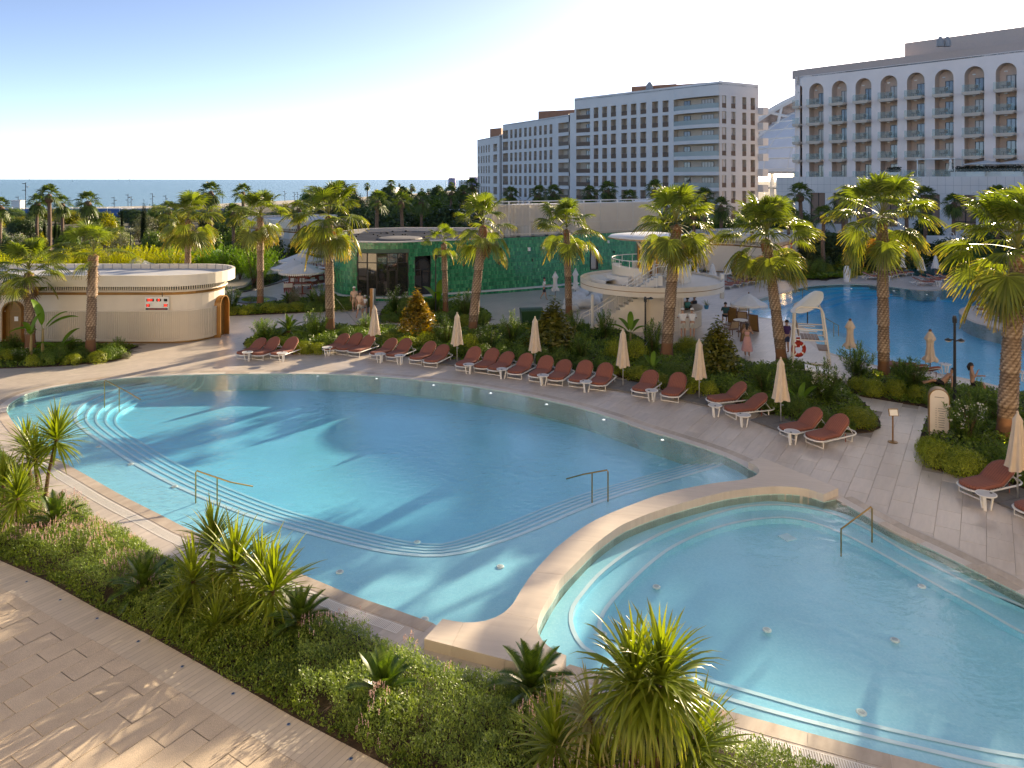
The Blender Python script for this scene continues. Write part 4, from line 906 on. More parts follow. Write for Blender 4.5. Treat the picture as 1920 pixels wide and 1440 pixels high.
cn = MB(); cc = (-0.1, 0.1, 0); cz = 5.62
cn.lathe([(0, -0.02), (2.45, -0.04), (2.72, 0.04), (2.76, 0.1), (2.62, 0.2), (1.4, 0.34), (0, 0.36)], 40, (cc[0], cc[1], cz), cap=False); cnp = cn.build('canopy', MAT['white'], bar, smooth=True)
MB().lathe([(2.75, 0.03), (2.785, 0.03), (2.785, 0.08), (2.75, 0.08)], 40, (cc[0], cc[1], cz), cap=False).build('canopy_trim', MAT['bronze'], bar)
for bx, by in ((-0.75, -0.9), (0.9, 0.9), (1.6, -0.4)):
 cl = MB(); cl.tube([(bx, by, RZ-0.1), (bx, by, cz-1.0), (bx-0.12, by, cz-0.5), (bx-0.45, by-0.1, cz)], 0.075, 8); cl.tube([(bx+.16, by, RZ-0.1), (bx+.16, by, cz-1.0), (bx+.25, by, cz-0.5), (bx+0.6, by-.1, cz)], 0.075, 8); cl.build('column', MAT['cream'], bar)
for bx, by in ((-0.95, -0.6), (0.15, -1.2), (1.15, 0.5), (0.2, 1.2)): MB().tube([(bx, by, RZ-0.1), (bx, by, cz)], 0.085, 8).build('bronze_column', MAT['bronze'], bar)
MB().box((1.35, 0.6, RZ+0.9), (0.8, 0.8, 2.2)).box((2.3, 0.1, RZ+1.0), (0.25, 0.3, 1.7)).build('service_cabinet', MAT['whitestone'], bar)
MB().box((Rr-0.08, -0.35, 2.45), (0.24, 0.24, 1.65)).build('end_post', MAT['white'], bar)
# stairs: from the ground left of the drum up to the deck, then a short flight on the deck
st = MB(); ns = 14
for i in range(ns):
 x = -4.6+i*0.27; z = (i+1)*(RZ-0.16)/ns*0.86; st.box((x, -2.85, z/2), (0.27, 1.0, z))
st.build('stair', MAT['cream'], bar)
hr = MB()
for y in (-3.4, -2.35):
 hr.tube([(-5.2, y, 0.2), (-4.9, y, 0.95), (-4.5, y, 1.15), (-1.2, y, 3.2)], 0.03, 6)
 for i in range(7): x = -4.4+i*0.5; hr.tube([(x, y, 0.2+(x+4.6)*0.62), (x, y, 1.1+(x+4.6)*0.62)], 0.02, 5)
hr.tube([(-4.35, -3.45, 0), (-4.35, -3.45, RZ-0.6)], 0.09, 8)
hr.build('stair_rail', MAT['cream'], bar)
s2 = MB()
for i in range(6): s2.box((-1.5+i*0.27, -3.3, RZ-0.16+0.09*i), (0.28, 0.9, 0.18+0.18*i*0.5))
s2.build('deck_steps', MAT['whitestone'], bar)
h2 = MB()
for y in (-3.85, -2.9):
 h2.tube([(-2.4, y, RZ-0.1), (-0.6, y, RZ+1.05), (-0.3, y, RZ+1.2), (1.4, y*0.8, RZ+1.15)], 0.03, 6); h2.tube([(-2.2, y, RZ-0.3), (-0.5, y, RZ+0.6), (1.4, y*.8, RZ+0.6)], 0.022, 6)
 for x in (-1.6, -1.0, -0.4, 0.4, 1.2): h2.tube([(x, y, RZ-0.1), (x, y, RZ+0.5+max(0, min(1, (x+2.2)/1.8))*0.65)], 0.02, 5)
h2.build('deck_rail', MAT['white'], bar)
# ---- hotels
def facade(wall, A, B, bays, floors, z0, z1, depth, win, rail, parent, loggia_mb, oh=(0.0, 2.55), s_off=0.0):
 """wall with recessed openings: bays [(s0,s1)] along A->B, floors [floor z]; pieces go to wall / loggia MB, windows and railings become parts"""
 d = (B-A); L_ = d.length; d.normalize(); n = Vector((d.y, -d.x, 0)); P = lambda s, y, z: A+d*s-n*y+Vector((0, 0, z))
 sb_ = sorted(set([0, L_]+[q for b in bays for q in b[:2]])); zb_ = sorted(set([z0, z1]+[f+h for f in floors for h in oh]))
 isop = lambda s, z: any(b[0] < s < b[1] for b in bays) and any(f+oh[0] < z < f+oh[1] for f in floors)
 for s0, s1 in zip(sb_[:-1], sb_[1:]):
  for za, zb2 in zip(zb_[:-1], zb_[1:]):
   if not isop((s0+s1)/2, (za+zb2)/2): wall.add([P(s0,0,za), P(s1,0,za), P(s1,0,zb2), P(s0,0,zb2)], [(0,1,2,3)])
 for b in bays:
  s0, s1 = b[:2]
  for f in floors:
   za, zb2 = f+oh[0], f+oh[1]; q = [P(s0,0,za), P(s1,0,za), P(s1,0,zb2), P(s0,0,zb2), P(s0,depth,za), P(s1,depth,za), P(s1,depth,zb2), P(s0,depth,zb2)]
   loggia_mb.add(q, [(4,5,6,7), (0,4,7,3), (5,1,2,6), (0,1,5,4), (7,6,2,3)])
   win(b, f, P, d, n); rail(b, f, P, d, n)
def boxmesh(key, size, mats, fn=None):
 c = boxmesh.__dict__.setdefault('c', {})
 if key not in c: c[key] = fn()
 return c[key]
def winmesh(w, h, split, mat):
 def f():
  m_ = MB(); m_.box((0, 0, h/2), (w, 0.04, h), mi=1)
  for x in [-w/2+0.03]+[-w/2+w*k/split for k in range(1, split)]+[w/2-0.03]: m_.box((x, -0.03, h/2), (0.07, 0.05, h), mi=0)
  m_.box((0, -0.03, h-0.035), (w-0.14, 0.04, 0.07), mi=0); return m_.mesh('window', [MAT['dark'], MAT[mat]])
 return boxmesh(('w', round(w, 2), round(h, 2), split, mat), None, None, f)
def placed(name, me, p, d, parent): return ob(name, me, parent, p, math.atan2(d.y, d.x))
hot = thing('hotel_block', 'long grey white hotel block in three stepped wings with recessed loggias', 'building', (0, 0, 0))
wallm, logm, rnd_ = MB(), MB(), random.Random(11)
def win1(b, f, P, d, n):
 w = b[1]-b[0]
 if w > 6: return
 if len(b) > 2:
  placed('window', winmesh(1.5, 2.1, 2, 'glass'), P(b[0]+w*0.62, 1.42, f+0.02), d, hot)
 else: placed('window', winmesh(min(0.8, w*0.55), 2.15, 1, rnd_.choice(['glass', 'glass', 'curtain'])), P(b[0]+w*0.62, 1.42, f+0.02), d, hot)
def rail1(b, f, P, d, n):
 w = b[1]-b[0]
 if w > 6: return
 me = boxmesh(('r', round(w, 2)), None, None, lambda: MB().box((0, 0, 0.5), (w-0.02, 0.05, 0.85)).box((0, 0, 0.97), (w-0.02, 0.07, 0.05)).mesh('balcony_railing', MAT['railbrown']))
 placed('balcony_railing', me, P((b[0]+b[1])/2, 0.12, f), d, hot)
def px_bays(A, B, xs):
 """photo columns -> distances along A->B"""
 d = B-A; L_ = d.length; r = []
 for x0, x1, *k in xs:
  s = []
  for x in (x0, x1): q = (x-960)/F; t = (q*A.y-A.x)/(d.x-q*d.y); s.append(t*L_)
  r.append((min(s), max(s), *k))
 return r
zc = lambda x: x/3.2
E1, K1, W1 = Vector((51.6, 153, 0)), Vector((41.6, 147, 0)), Vector((15.2, 178, 0))
fl1 = [9.6-3.3*(4-k)+0.95 for k in range(9)]
def zy(y, d): return H-(y-HY)*d/F
X6 = lambda v: 860+v/3.2
fl1 = [zy(100+y/3.2, 147) for y in (325, 420, 517, 613, 710, 806, 902, 998)]
K1b = Vector((36.4, 152.9, 0))
b1_ = px_bays(W1, K1, [(X6(705), X6(788), 1), (X6(810), X6(838)), (X6(861), X6(890)), (X6(913), X6(944)), (X6(976), X6(1010)), (X6(1033), X6(1066)), (X6(1090), X6(1125)), (X6(1160), X6(1196)), (X6(1223), X6(1259)), (X6(1290), X6(1562), 1)])
facade(wallm, W1, K1, b1_, fl1, 0, 29.3, 1.5, win1, rail1, hot, logm, oh=(0.0, 2.5))
# rounded balcony bay at the corner
s0, s1 = b1_[9][0], b1_[9][1]; dK = (K1-W1).normalized(); nK = Vector((dK.y, -dK.x, 0))
bal = MB()
for f in fl1:
 for j, (z0_, z1_, o_) in enumerate(((f-0.75, f+0.0, 0.75),)):
  pts = [W1+dK*lerp(s0, s1, i/14)+nK*(0.05+o_*(1-(abs(i/7-1))**3)) for i in range(15)]
  bal.wall(pts, z0_, z1_); bal.strip(at(pts, z1_), [W1+dK*lerp(s0, s1, i/14)+nK*0.01+Vector((0, 0, z1_)) for i in range(15)]); bal.strip([W1+dK*lerp(s0, s1, i/14)+nK*0.01+Vector((0, 0, z0_)) for i in range(15)], at(pts, z0_))
  rr_ = MB(); rp = [p-nK*0.08 for p in pts]; rr_.wall(rp, z1_, z1_+0.95); rr_.tube(at(rp, z1_+0.97), 0.03, 4); rr_.build('balcony_railing', clearglass('tinted_balcony_panel', (0.5, 0.4, 0.33), 0.55) if 'tinted_balcony_panel' not in bpy.data.materials else bpy.data.materials['tinted_balcony_panel'], hot)
 for t_, w_ in ((0.22, 1.6), (0.68, 2.9)): placed('window', winmesh(w_, 2.1, 2 if w_ < 2 else 4, 'glass' if w_ < 2 else 'curtain'), W1+dK*lerp(s0, s1, t_)-nK*(1.38)+Vector((0, 0, f)), dK, hot)
bal.build('balcony_slabs', MAT['hotel'], hot)
pts = [W1+dK*lerp(s0, s1, i/14)+nK*(0.05+0.75*(1-(abs(i/7-1))**3)) for i in range(15)]
tp = MB(); tp.wall(pts, fl1[0]+2.45, 28.6); tp.strip(at(pts, 28.6), [W1+dK*lerp(s0, s1, i/14)-nK*0.5+Vector((0, 0, 28.6)) for i in range(15)]); tp.strip([W1+dK*lerp(s0, s1, i/14)-nK*0.01+Vector((0, 0, fl1[0]+2.45)) for i in range(15)], at(pts, fl1[0]+2.45)); tp.build('corner_parapet', MAT['hotel'], hot)
def flush():
 global wallm, logm
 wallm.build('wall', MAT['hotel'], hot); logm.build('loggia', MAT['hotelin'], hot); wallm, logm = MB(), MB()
flush()
# end face, four bays
b1e = px_bays(K1, E1, [(X6(1580), X6(1606)), (X6(1635), X6(1661)), (X6(1702), X6(1726)), (X6(1752), X6(1778))])
facade(wallm, K1, E1, b1e, fl1, 0, 29.4, 1.5, win1, rail1, hot, logm, oh=(0.0, 2.5))
ends = MB()
for f in fl1: ends.box(E1+Vector((0.5, 0.5, f-0.2)), (1.6, 3.0, 1.5), Matrix.Rotation(R(30), 3, 'Z'))
ends.build('end_balconies', MAT['hotel'], hot)
flush()
W2a, W2b = Vector((14.0, 181, 0)), Vector((-2.6, 214, 0)); fl2 = [zy(100+y/3.2, 214) for y in (515, 583, 651, 720, 788, 856, 924, 992)]
xs2 = [(X6(265), X6(296), 1), (X6(309), X6(323)), (X6(335), X6(350)), (X6(362), X6(377)), (X6(393), X6(408)), (X6(421), X6(436)), (X6(451), X6(467)), (X6(483), X6(498)), (X6(512), X6(529)), (X6(545), X6(562)), (X6(598), X6(660), 1)]
facade(wallm, W2b, W2a, px_bays(W2b, W2a, xs2), fl2, 0, 25.6, 1.5, win1, rail1, hot, logm, oh=(0.0, 2.45))
flush()
W3a, W3b = Vector((-3.8, 219, 0)), Vector((-11.6, 243, 0)); fl3 = [zy(100+y/3.2, 240) for y in (600, 660, 720, 780, 840, 900)]
facade(wallm, W3b, W3a, px_bays(W3b, W3a, [(X6(118), X6(124)), (X6(134), X6(141)), (X6(148), X6(155)), (X6(163), X6(170)), (X6(178), X6(186)), (X6(208), X6(230), 1)]), fl3, 0, 22.7, 1.5, win1, rail1, hot, logm, oh=(0.0, 2.3))
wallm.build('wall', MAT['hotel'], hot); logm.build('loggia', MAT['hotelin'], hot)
def block(pts, z0, z1, inset_n, name, mat, parent): return MB().prism(pts, z0, z1, bottom=False).build(name, mat, parent)
def behind(A, B, near=1.52, far=16): d = (B-A).normalized(); n = Vector((d.y, -d.x, 0)); return [A-n*near, B-n*near, B-n*far, A-n*far]
ex = Vector((0.0, 0.0, 0))
body = [W1-nK*1.52, K1+(-nK)*1.52, E1+Vector((-0.9, 1.3, 0)), E1+Vector((-7, 14, 0)), W1+Vector((10, 14, 0))]
block(body, 0, 28.7, 0, 'core', MAT['hotel'], hot); block([W1, K1, E1, E1+Vector((-7, 14, 0)), W1+Vector((10, 14, 0))], 28.7, 28.9, 0, 'roof', MAT['roofgrey'], hot)
block(behind(W2b, W2a), 0, 25.2, 0, 'core', MAT['hotel'], hot); block(behind(W2b, W2a, 0.0), 25.2, 25.35, 0, 'roof', MAT['roofgrey'], hot)
block(behind(W3b, W3a), 0, 22.3, 0, 'core', MAT['hotel'], hot); block(behind(W3b, W3a, 0.0), 22.3, 22.45, 0, 'roof', MAT['roofgrey'], hot)
sw_ = MB(); sw_.wall([W2a, W2a+Vector((0.5, 1.5, 0)), W1+Vector((-1.0, 1.0, 0)), W1], 0, 25.8); sw_.wall([W1+Vector((4, 8, 0)), W1], 0, 29.3); sw_.wall([W3a, W3a+Vector((.7, 1, 0)), W2b], 0, 23); sw_.wall([W2b+Vector((4, 6, 0)), W2b], 0, 25.6); sw_.wall([W3b+Vector((2, 8, 0)), W3b], 0, 22.7); sw_.build('link_wall', MAT['hotel'], hot)
for x0, x1, d_, z0_, z1_ in ((1188, 1265, 166, 28.8, 31.0), (1265, 1330, 160, 28.8, 30.6), (1010, 1077, 195, 25.3, 28.0), (918, 940, 232, 22.4, 25.8)):
 a, b_ = (x0-960)*d_/F, (x1-960)*d_/F; MB().prism([(a, d_+3), (b_, d_-2), (b_+2, d_+6), (a+2, d_+10)], z0_, z1_, bottom=False).build('roof_storey', MAT['rust'], hot)
rf = MB()
for x, yb, yt, d_ in ((1232, 155, 98, 166), (1087, 188, 170, 178), (994, 222, 195, 205)): p = PD(x, yb, d_); q = PD(x, yt, d_); rf.tube([p, q], [0.06, 0.02], 4)
for x in (1288, 1293, 1299): rf.tube([PD(x, 153, 158), PD(x, 143, 158)], 0.05, 4)
for y in (143, 148): rf.tube([PD(1288, y, 158), PD(1299, y, 158)], 0.04, 4)
c_ = PD(1218, 160, 166); rf.lathe([(0.9, -1), (0.8, 0), (0.3, 0.7), (0, 0.8)], 8, c_); rf.build('roof_masts', MAT['roofgrey'], hot)
# right hotel with tall arched bays
ho2 = thing('arched_hotel', 'large pinkish white hotel with tall arched bays of balconies on the right', 'building', (0, 0, 0))
A2_, B2_ = Vector((52.4, 132.9, 0)), Vector((81.6, 96.6, 0)); d2 = (B2_-A2_).normalized(); n2 = Vector((d2.y, -d2.x, 0))
if n2.y > 0: n2 = -n2
P2f = lambda s, y, z: A2_+d2*s-n2*y+Vector((0, 0, z))
def s_of(x): q = (x-960)/F; dd = B2_-A2_; return (q*A2_.y-A2_.x)/(dd.x-q*dd.y)*dd.length
cents = [1505, 1530.5, 1573, 1620, 1666.5, 1714, 1766, 1823, 1884.5, 1950]
sc_ = [s_of(x) for x in cents[1:]]; step = (sc_[-1]-sc_[0])/(len(sc_)-1); sc_ = [sc_[0]+step*i for i in range(len(sc_))]; sc_ = [sc_[0]-step*0.8]+sc_
hw = step*0.32; zb, zs_, ztop = 9.7, 25.2, 28.35
fz = [9.75, 12.95, 16.2, 19.45, 22.7]
w2, l2 = MB(), MB(); last = 0; Lw = (B2_-A2_).length
edges = []
for i, s in enumerate(sc_): edges.append((s-hw if i else s-hw*0.5, s+hw if i else s+hw*0.5))
prev = 0
for (a, b_) in edges:
 w2.add([P2f(prev,0,zb), P2f(a,0,zb), P2f(a,0,ztop), P2f(prev,0,ztop)], [(0,1,2,3)]); prev = b_
 r = (b_-a)/2; m_ = (a+b_)/2; k = 10; zsp = 26.75-r
 arcp = [(m_-r*math.cos(math.pi*i/k), zsp+r*math.sin(math.pi*i/k)) for i in range(k+1)]
 w2.add([P2f(s,0,z) for s, z in arcp]+[P2f(s,0,ztop) for s, z in arcp], [(i,i+1,k+2+i,k+1+i) for i in range(k)])
 dp = 1.7
 l2.add([P2f(a,0,zb),P2f(a,0,zsp),P2f(a,dp,zsp),P2f(a,dp,zb)], [(0,1,2,3)]); l2.add([P2f(b_,0,zb),P2f(b_,dp,zb),P2f(b_,dp,zsp),P2f(b_,0,zsp)], [(0,1,2,3)])
 l2.add([P2f(s,0,z) for s, z in arcp]+[P2f(s,dp,z) for s, z in arcp], [(i,i+1,k+2+i,k+1+i) for i in range(k)])
 l2.add([P2f(a,dp,zb),P2f(b_,dp,zb),P2f(b_,dp,zsp)]+[P2f(s,dp,z) for s, z in arcp[::-1]]+[P2f(a,dp,zsp)], [tuple(range(3+k+2))])
 w_ = b_-a
 for j, f in enumerate(fz):
  sm = boxmesh(('sl', round(w_, 2)), None, None, lambda: MB().box((0, -0.55, 0), (w_-0.02, 2.3, 0.36)).box((0, -1.25, -0.26), (w_*0.8, 0.9, 0.16)).mesh('balcony_slab', MAT['hotelin']))
  gm = boxmesh(('gl', round(w_, 2)), None, None, lambda: MB().box((0, 0, 0.55), (w_-0.06, 0.03, 1.1)).mesh('balcony_glass', MAT['balglass']))
  o_ = placed('balcony', sm, P2f(m_, 0.55, f), d2, ho2); o_.rotation_euler = (0, 0, math.atan2(d2.y, d2.x) + (0 if n2.dot(Vector((d2.y, -d2.x, 0))) > 0 else math.pi))
  g_ = ob('balcony_glass', gm, o_, (0, -1.62, 0.12))
  wv = winmesh(min(1.7, w_*0.62), 2.2, 3, ('glass', 'glass', 'curtain', 'glass', 'curtain')[(j*3+int(m_)) % 5])
  o3 = ob('window', wv, o_, (w_*0.16 if w_ > 2 else 0, 1.08, 0.18))
  if w_ > 2: ob('balcony_chair', boxmesh('bch', None, None, lambda: MB().box((0, 0, 0.42), (0.5, 0.5, 0.06)).box((0, 0.22, 0.7), (0.5, 0.06, 0.55)).box((0, 0, 0.2), (0.06, 0.06, 0.4)).box((-0.55, 0, 0.5), (0.45, 0.45, 0.04)).box((-0.55, 0, 0.25), (0.06, 0.06, 0.5)).mesh('balcony_chair', MAT['wood'])), o_, (0.35, -0.9, 0.18))
  ob('ceiling_lamp', boxmesh('cl', None, None, lambda: MB().lathe([(0.24, 0), (0.2, -0.12), (0.05, -0.16)], 10).mesh('ceiling_lamp', MAT['white'])), o_, (0, -0.6, 2.85))
w2.add([P2f(prev,0,zb), P2f(Lw+30,0,zb), P2f(Lw+30,0,ztop), P2f(prev,0,ztop)], [(0,1,2,3)])
# rounded left end, roof steps
ce = smooth_line([A2_, A2_+Vector((-0.2, 1.6, 0)), A2_+Vector((0.9, 4.4, 0)), A2_+Vector((4, 8, 0)), A2_+Vector((8, 11, 0))], 14); w2.wall(ce[::-1], zb, ztop)
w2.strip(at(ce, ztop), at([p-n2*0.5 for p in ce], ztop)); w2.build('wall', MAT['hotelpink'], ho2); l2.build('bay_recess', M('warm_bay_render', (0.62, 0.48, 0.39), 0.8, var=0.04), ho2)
En = B2_+d2*30
body2 = [A2_-n2*1.72+d2*0.8, En-n2*1.72, En-n2*20, A2_-n2*20+d2*7]
block(body2, 0, ztop-0.2, 0, 'core', MAT['hotelpink'], ho2); block([A2_]+ce+[A2_-n2*20+d2*8, En-n2*20, En], ztop-0.3, ztop-0.1, 0, 'roof', MAT['roofgrey'], ho2)
pr = smooth_line([En-n2*1.3, A2_-n2*1.3+d2*2.5, A2_-n2*2.2+d2*1.0, A2_-n2*4.4+d2*1.2, A2_-n2*10+d2*4], 24)
b3 = MB(); b3.wall(pr[::-1], ztop-.2, 29.75); b3.strip(at(pr, 29.75), at([p-n2*0.6+d2*0.3 for p in pr], 29.75)); b3.build('roof_parapet', M('warm_parapet', (0.50, 0.40, 0.35), 0.8, var=0.04), ho2)
sP = s_of(1671); block([P2f(sP, 5, 0), P2f(Lw+30, 5, 0), P2f(Lw+30, 18, 0), P2f(sP, 18, 0)], 28, 32.6, 0, 'penthouse', M('penthouse_render', (0.52, 0.42, 0.37), 0.8, var=0.04), ho2)
dome = MB()
for x in (1763, 1776):
 p = PD(x, 76, 112); dome.lathe([(0.55, -0.9), (0.5, 0), (0.2, 0.6), (0, 0.65)], 8, p)
dome.tube([PD(1554, 118, 133), PD(1554, 88, 133)], [0.07, 0.03], 4)
rp = [PD(1513, 125, 134), PD(1516, 119, 134), PD(1530, 112, 132), PD(1600, 101, 124), PD(1671, 93, 118)]; dome.tube(rp, 0.035, 4)
for p in rp: dome.tube([p, p+Vector((0, 0, -1.2))], 0.03, 4)
dome.build('roof_fittings', MAT['roofgrey'], ho2)
# podium with terrace
PA = A2_+n2*6.5-d2*0.8; PB = B2_+n2*6.5+d2*30; zpod = 10.0
pm = MB(); pl = MB()
pd_ = (PB-PA).normalized(); LP = (PB-PA).length
def sp(x): q = (x-960)/F; return (q*PA.y-PA.x)/(pd_.x-q*pd_.y)
wins = [(sp(1518), sp(1547)), (sp(1562), sp(1590)), (sp(1605), sp(1635)), (sp(1652), sp(1683)), (sp(1724), sp(1762)), (sp(1787), sp(1830)), (sp(1855), sp(1900))]
prev = 0; zw0, zw1 = 2.2, 7.3
for a, b_ in wins+[(LP, LP)]:
 q = lambda s, z, y=0: PA+pd_*s-n2*y+Vector((0, 0, z)); pm.add([q(prev, 0), q(a, 0), q(a, zpod), q(prev, zpod)], [(0,1,2,3)])
 if b_ > a:
  pm.add([q(a, zw1), q(b_, zw1), q(b_, zpod), q(a, zpod)], [(0,1,2,3)]); pm.add([q(a, 0), q(b_, 0), q(b_, zw0), q(a, zw0)], [(0,1,2,3)])
  pm.add([q(a, zw0), q(a, zw1), q(a, zw1, .5), q(a, zw0, .5)], [(0,1,2,3)]); pm.add([q(a, zw1), q(b_, zw1), q(b_, zw1, .5), q(a, zw1, .5)], [(0,1,2,3)])
  w_ = MB(); w_.add([q(a, zw0, .5), q(b_, zw0, .5), q(b_, zw1, .5), q(a, zw1, .5)], [(0,1,2,3)]); wo = w_.build('window', MAT['blind'], ho2)
  fm = MB(); [fm.box(q(lerp(a, b_, t), (zw0+zw1)/2, .44), (0.08, 0.08, zw1-zw0), Matrix.Rotation(math.atan2(pd_.y, pd_.x), 3, 'Z')) for t in (0.01, 0.5, 0.99)]; fm.box(q((a+b_)/2, 3.4, .44), (b_-a-.2, 0.06, 0.1), Matrix.Rotation(math.atan2(pd_.y, pd_.x), 3, 'Z')); fm.build('frame', MAT['dark'], wo)
 prev = b_
pm.add([PA+Vector((0,0,0)), PA-n2*9+Vector((0,0,0)), PA-n2*9+Vector((0,0,zpod)), PA+Vector((0,0,zpod))], [(0,1,2,3)])
pm.add([PA+Vector((0,0,zpod)), PB+Vector((0,0,zpod)), PB-n2*9+Vector((0,0,zpod)), PA-n2*9+Vector((0,0,zpod))], [(0,1,2,3)]); pm.build('podium', MAT['hotel'], ho2)
jn = MB()
for z in (8.7, 7.42): jn.box(lerp(PA, PB, .5)+n2*0.0+Vector((0, 0, z)), (LP, 0.012, 0.03), Matrix.Rotation(math.atan2(pd_.y, pd_.x), 3, 'Z'))
for k in range(int(LP/1.1)): jn.box(PA+pd_*(k*1.1)+Vector((0, 0, 8.7)), (0.025, 0.014, 2.5), Matrix.Rotation(math.atan2(pd_.y, pd_.x), 3, 'Z'))
tag(jn.build('panel_joints', MAT['roofgrey'], ho2), kind='stuff')
tg = MB(); tg.add([PA+pd_*sp(1655)-n2*0.4+Vector((0,0,zpod)), PB-n2*.4+Vector((0,0,zpod)), PB-n2*.4+Vector((0,0,zpod+1.1)), PA+pd_*sp(1655)-n2*.4+Vector((0,0,zpod+1.1))], [(0,1,2,3)]); tg.build('terrace_glass', MAT['balglass'], ho2)
pg = thing('terrace_pergola', 'white framed pergola on the terrace of the arched hotel', 'pergola', PA+pd_*sp(1745)-n2*3.2+Vector((0, 0, zpod)), math.atan2(pd_.y, pd_.x))
for x in (-2.6, 2.6):
 for y in (-1.4, 1.4): MB().box((x, y, 1.3), (0.14, 0.14, 2.6)).build('post', MAT['white'], pg)
MB().box((0, 0, 2.68), (5.6, 3.2, 0.16)).build('roof', MAT['white'], pg)
for i, (x, w_) in enumerate(((1668, 2.0), (1788, 2.6), (1822, 2.4), (1852, 2.6), (1890, 2.6))):
 pt = thing('hedge_planter', 'long white planter with a dark clipped hedge on the hotel terrace', 'planter', PA+pd_*sp(x)-n2*(1.6+0.9*(i % 2))+Vector((0, 0, zpod)), math.atan2(pd_.y, pd_.x), 'planters on the hotel terrace')
 MB().box((0, 0, 0.35), (w_, 0.6, 0.7)).build('box', MAT['white'], pt)
 hb = MB(); rg_ = random.Random(i); pth = [(x_*w_*0.48, 0, 1.1) for x_ in (-1, -.5, 0, .5, 1)]
 for _ in range(260):
  c0 = Vector((rg_.uniform(-w_/2, w_/2), rg_.uniform(-.36, .36), rg_.uniform(.7, 1.5))); v = Vector((rg_.gauss(0, 1), rg_.gauss(0, 1), rg_.gauss(0, 1))).normalized()*0.12; u = v.orthogonal().normalized()*0.1; hb.add([c0-v, c0+u, c0+v, c0-u], [(0,1,2,3)])
 hb.build('foliage', M('dark_hedge_leaf', (0.03, 0.035, 0.02), 0.7) if 'dark_hedge_leaf' not in bpy.data.materials else bpy.data.materials['dark_hedge_leaf'], pt)
# stadium behind, between the two hotels
std = thing('stadium', 'white ribbed stadium roof with a lattice arch behind the two hotels', 'stadium', (183, 300, 0))
sh_ = MB(); nu, nv = 26, 14; a_, b_, c_ = 90.6, 70, 36
def dome_p(u, v): t = math.pi*(0.5+v*0.5); return Vector((-a_*math.cos(u)*math.cos(v), -b_*math.sin(u)*math.cos(v), 13.5+c_*math.sin(v)))
grid = [[dome_p(lerp(-0.5, math.pi+0.5, i/nu), lerp(0, math.pi/2-.02, j/nv)) for i in range(nu+1)] for j in range(nv+1)]
for j in range(nv): sh_.strip(grid[j], grid[j+1])
sh_.build('roof_shell', MAT['shell'], std, smooth=True)
rbm = MB()
for j in range(0, nv): rbm.tube([p*1.002 for p in grid[j]], 0.28, 4)
for i in range(0, nu+1): rbm.tube([grid[j][i]*1.002 for j in range(nv)], 0.14, 4)
rbm.build('roof_ribs', MAT['white'], std)
rim = MB(); rim.tube([p+Vector((0, 0, -1.0)) for p in grid[0]], 1.0, 6); rim.build('roof_rim', MAT['whitestone'], std)
cl = MB()
for i in range(nu+1): p = grid[0][i]*0.96; cl.box((p.x, p.y, 6), (1.1, 1.1, 12.5))
cl.lathe([(60, 0), (60, 13)], 40, cap=False); cl.tube([p*0.96+Vector((0, 0, -6.5)) for p in grid[0]], 0.6, 4); cl.build('stand_frame', MAT['whitestone'], std)
ar = MB(); top, bot = [], []
for i in range(41):
 t = math.pi*i/40; top.append(Vector((-106*math.cos(t), -8, 56*math.sin(t)))); bot.append(Vector((-101*math.cos(t), -8, 48.5*math.sin(t))))
ar.tube(top, 1.3, 6); ar.tube(bot, 0.7, 5)
for i in range(1, 40): ar.tube([top[i], bot[i+(1 if i % 2 else -1)]], 0.6, 5)
ar.build('lattice_arch', MAT['whitestone'], std)
bk = MB()
for i in range(1, 40): ar2 = bk.add([top[i]+Vector((0, 6, 0)), top[i+1]+Vector((0, 6, 0)), bot[i+1]+Vector((0, 6, -3)), bot[i]+Vector((0, 6, -3))], [(0,1,2,3)])
bk.build('arch_cladding', M('perforated_cladding', (0.42, 0.32, 0.26), 0.8, var=0.5, scale=0.35), std)
# white kiosk by the lagoon
kk = G(1790, 490.5); ks = thing('pool_kiosk', 'white framed pool kiosk with dark windows by the lagoon edge', 'kiosk', kk)
MB().box((0, 1.2, 0.55), (3.7, 2.4, 1.1)).build('base_panel', MAT['white'], ks); MB().box((0, 1.2, 2.42), (3.8, 2.5, 0.86)).build('top_panel', MAT['white'], ks)
MB().box((0, 1.25, 1.55), (3.5, 2.2, 0.9)).build('glazing', MAT['glass'], ks)
for x in (-1.83, -0.85, 0.2, 1.1, 1.83): MB().box((x, -0.03, 1.5), (0.1, 0.1, 1.0)).build('post', MAT['white'], ks)
hp = MB()
for x in (-0.9, 0.1): hp.tube([(x, -0.12, 0), (x, -0.12, 3.0), (x+0.12, -0.12, 3.3), (x+0.4, -0.12, 3.45), (x+0.68, -0.12, 3.3), (x+0.8, -0.12, 3.0), (x+0.8, -0.12, 0)], 0.05, 6)
hp.build('hoop_rail', MAT['white'], ks)
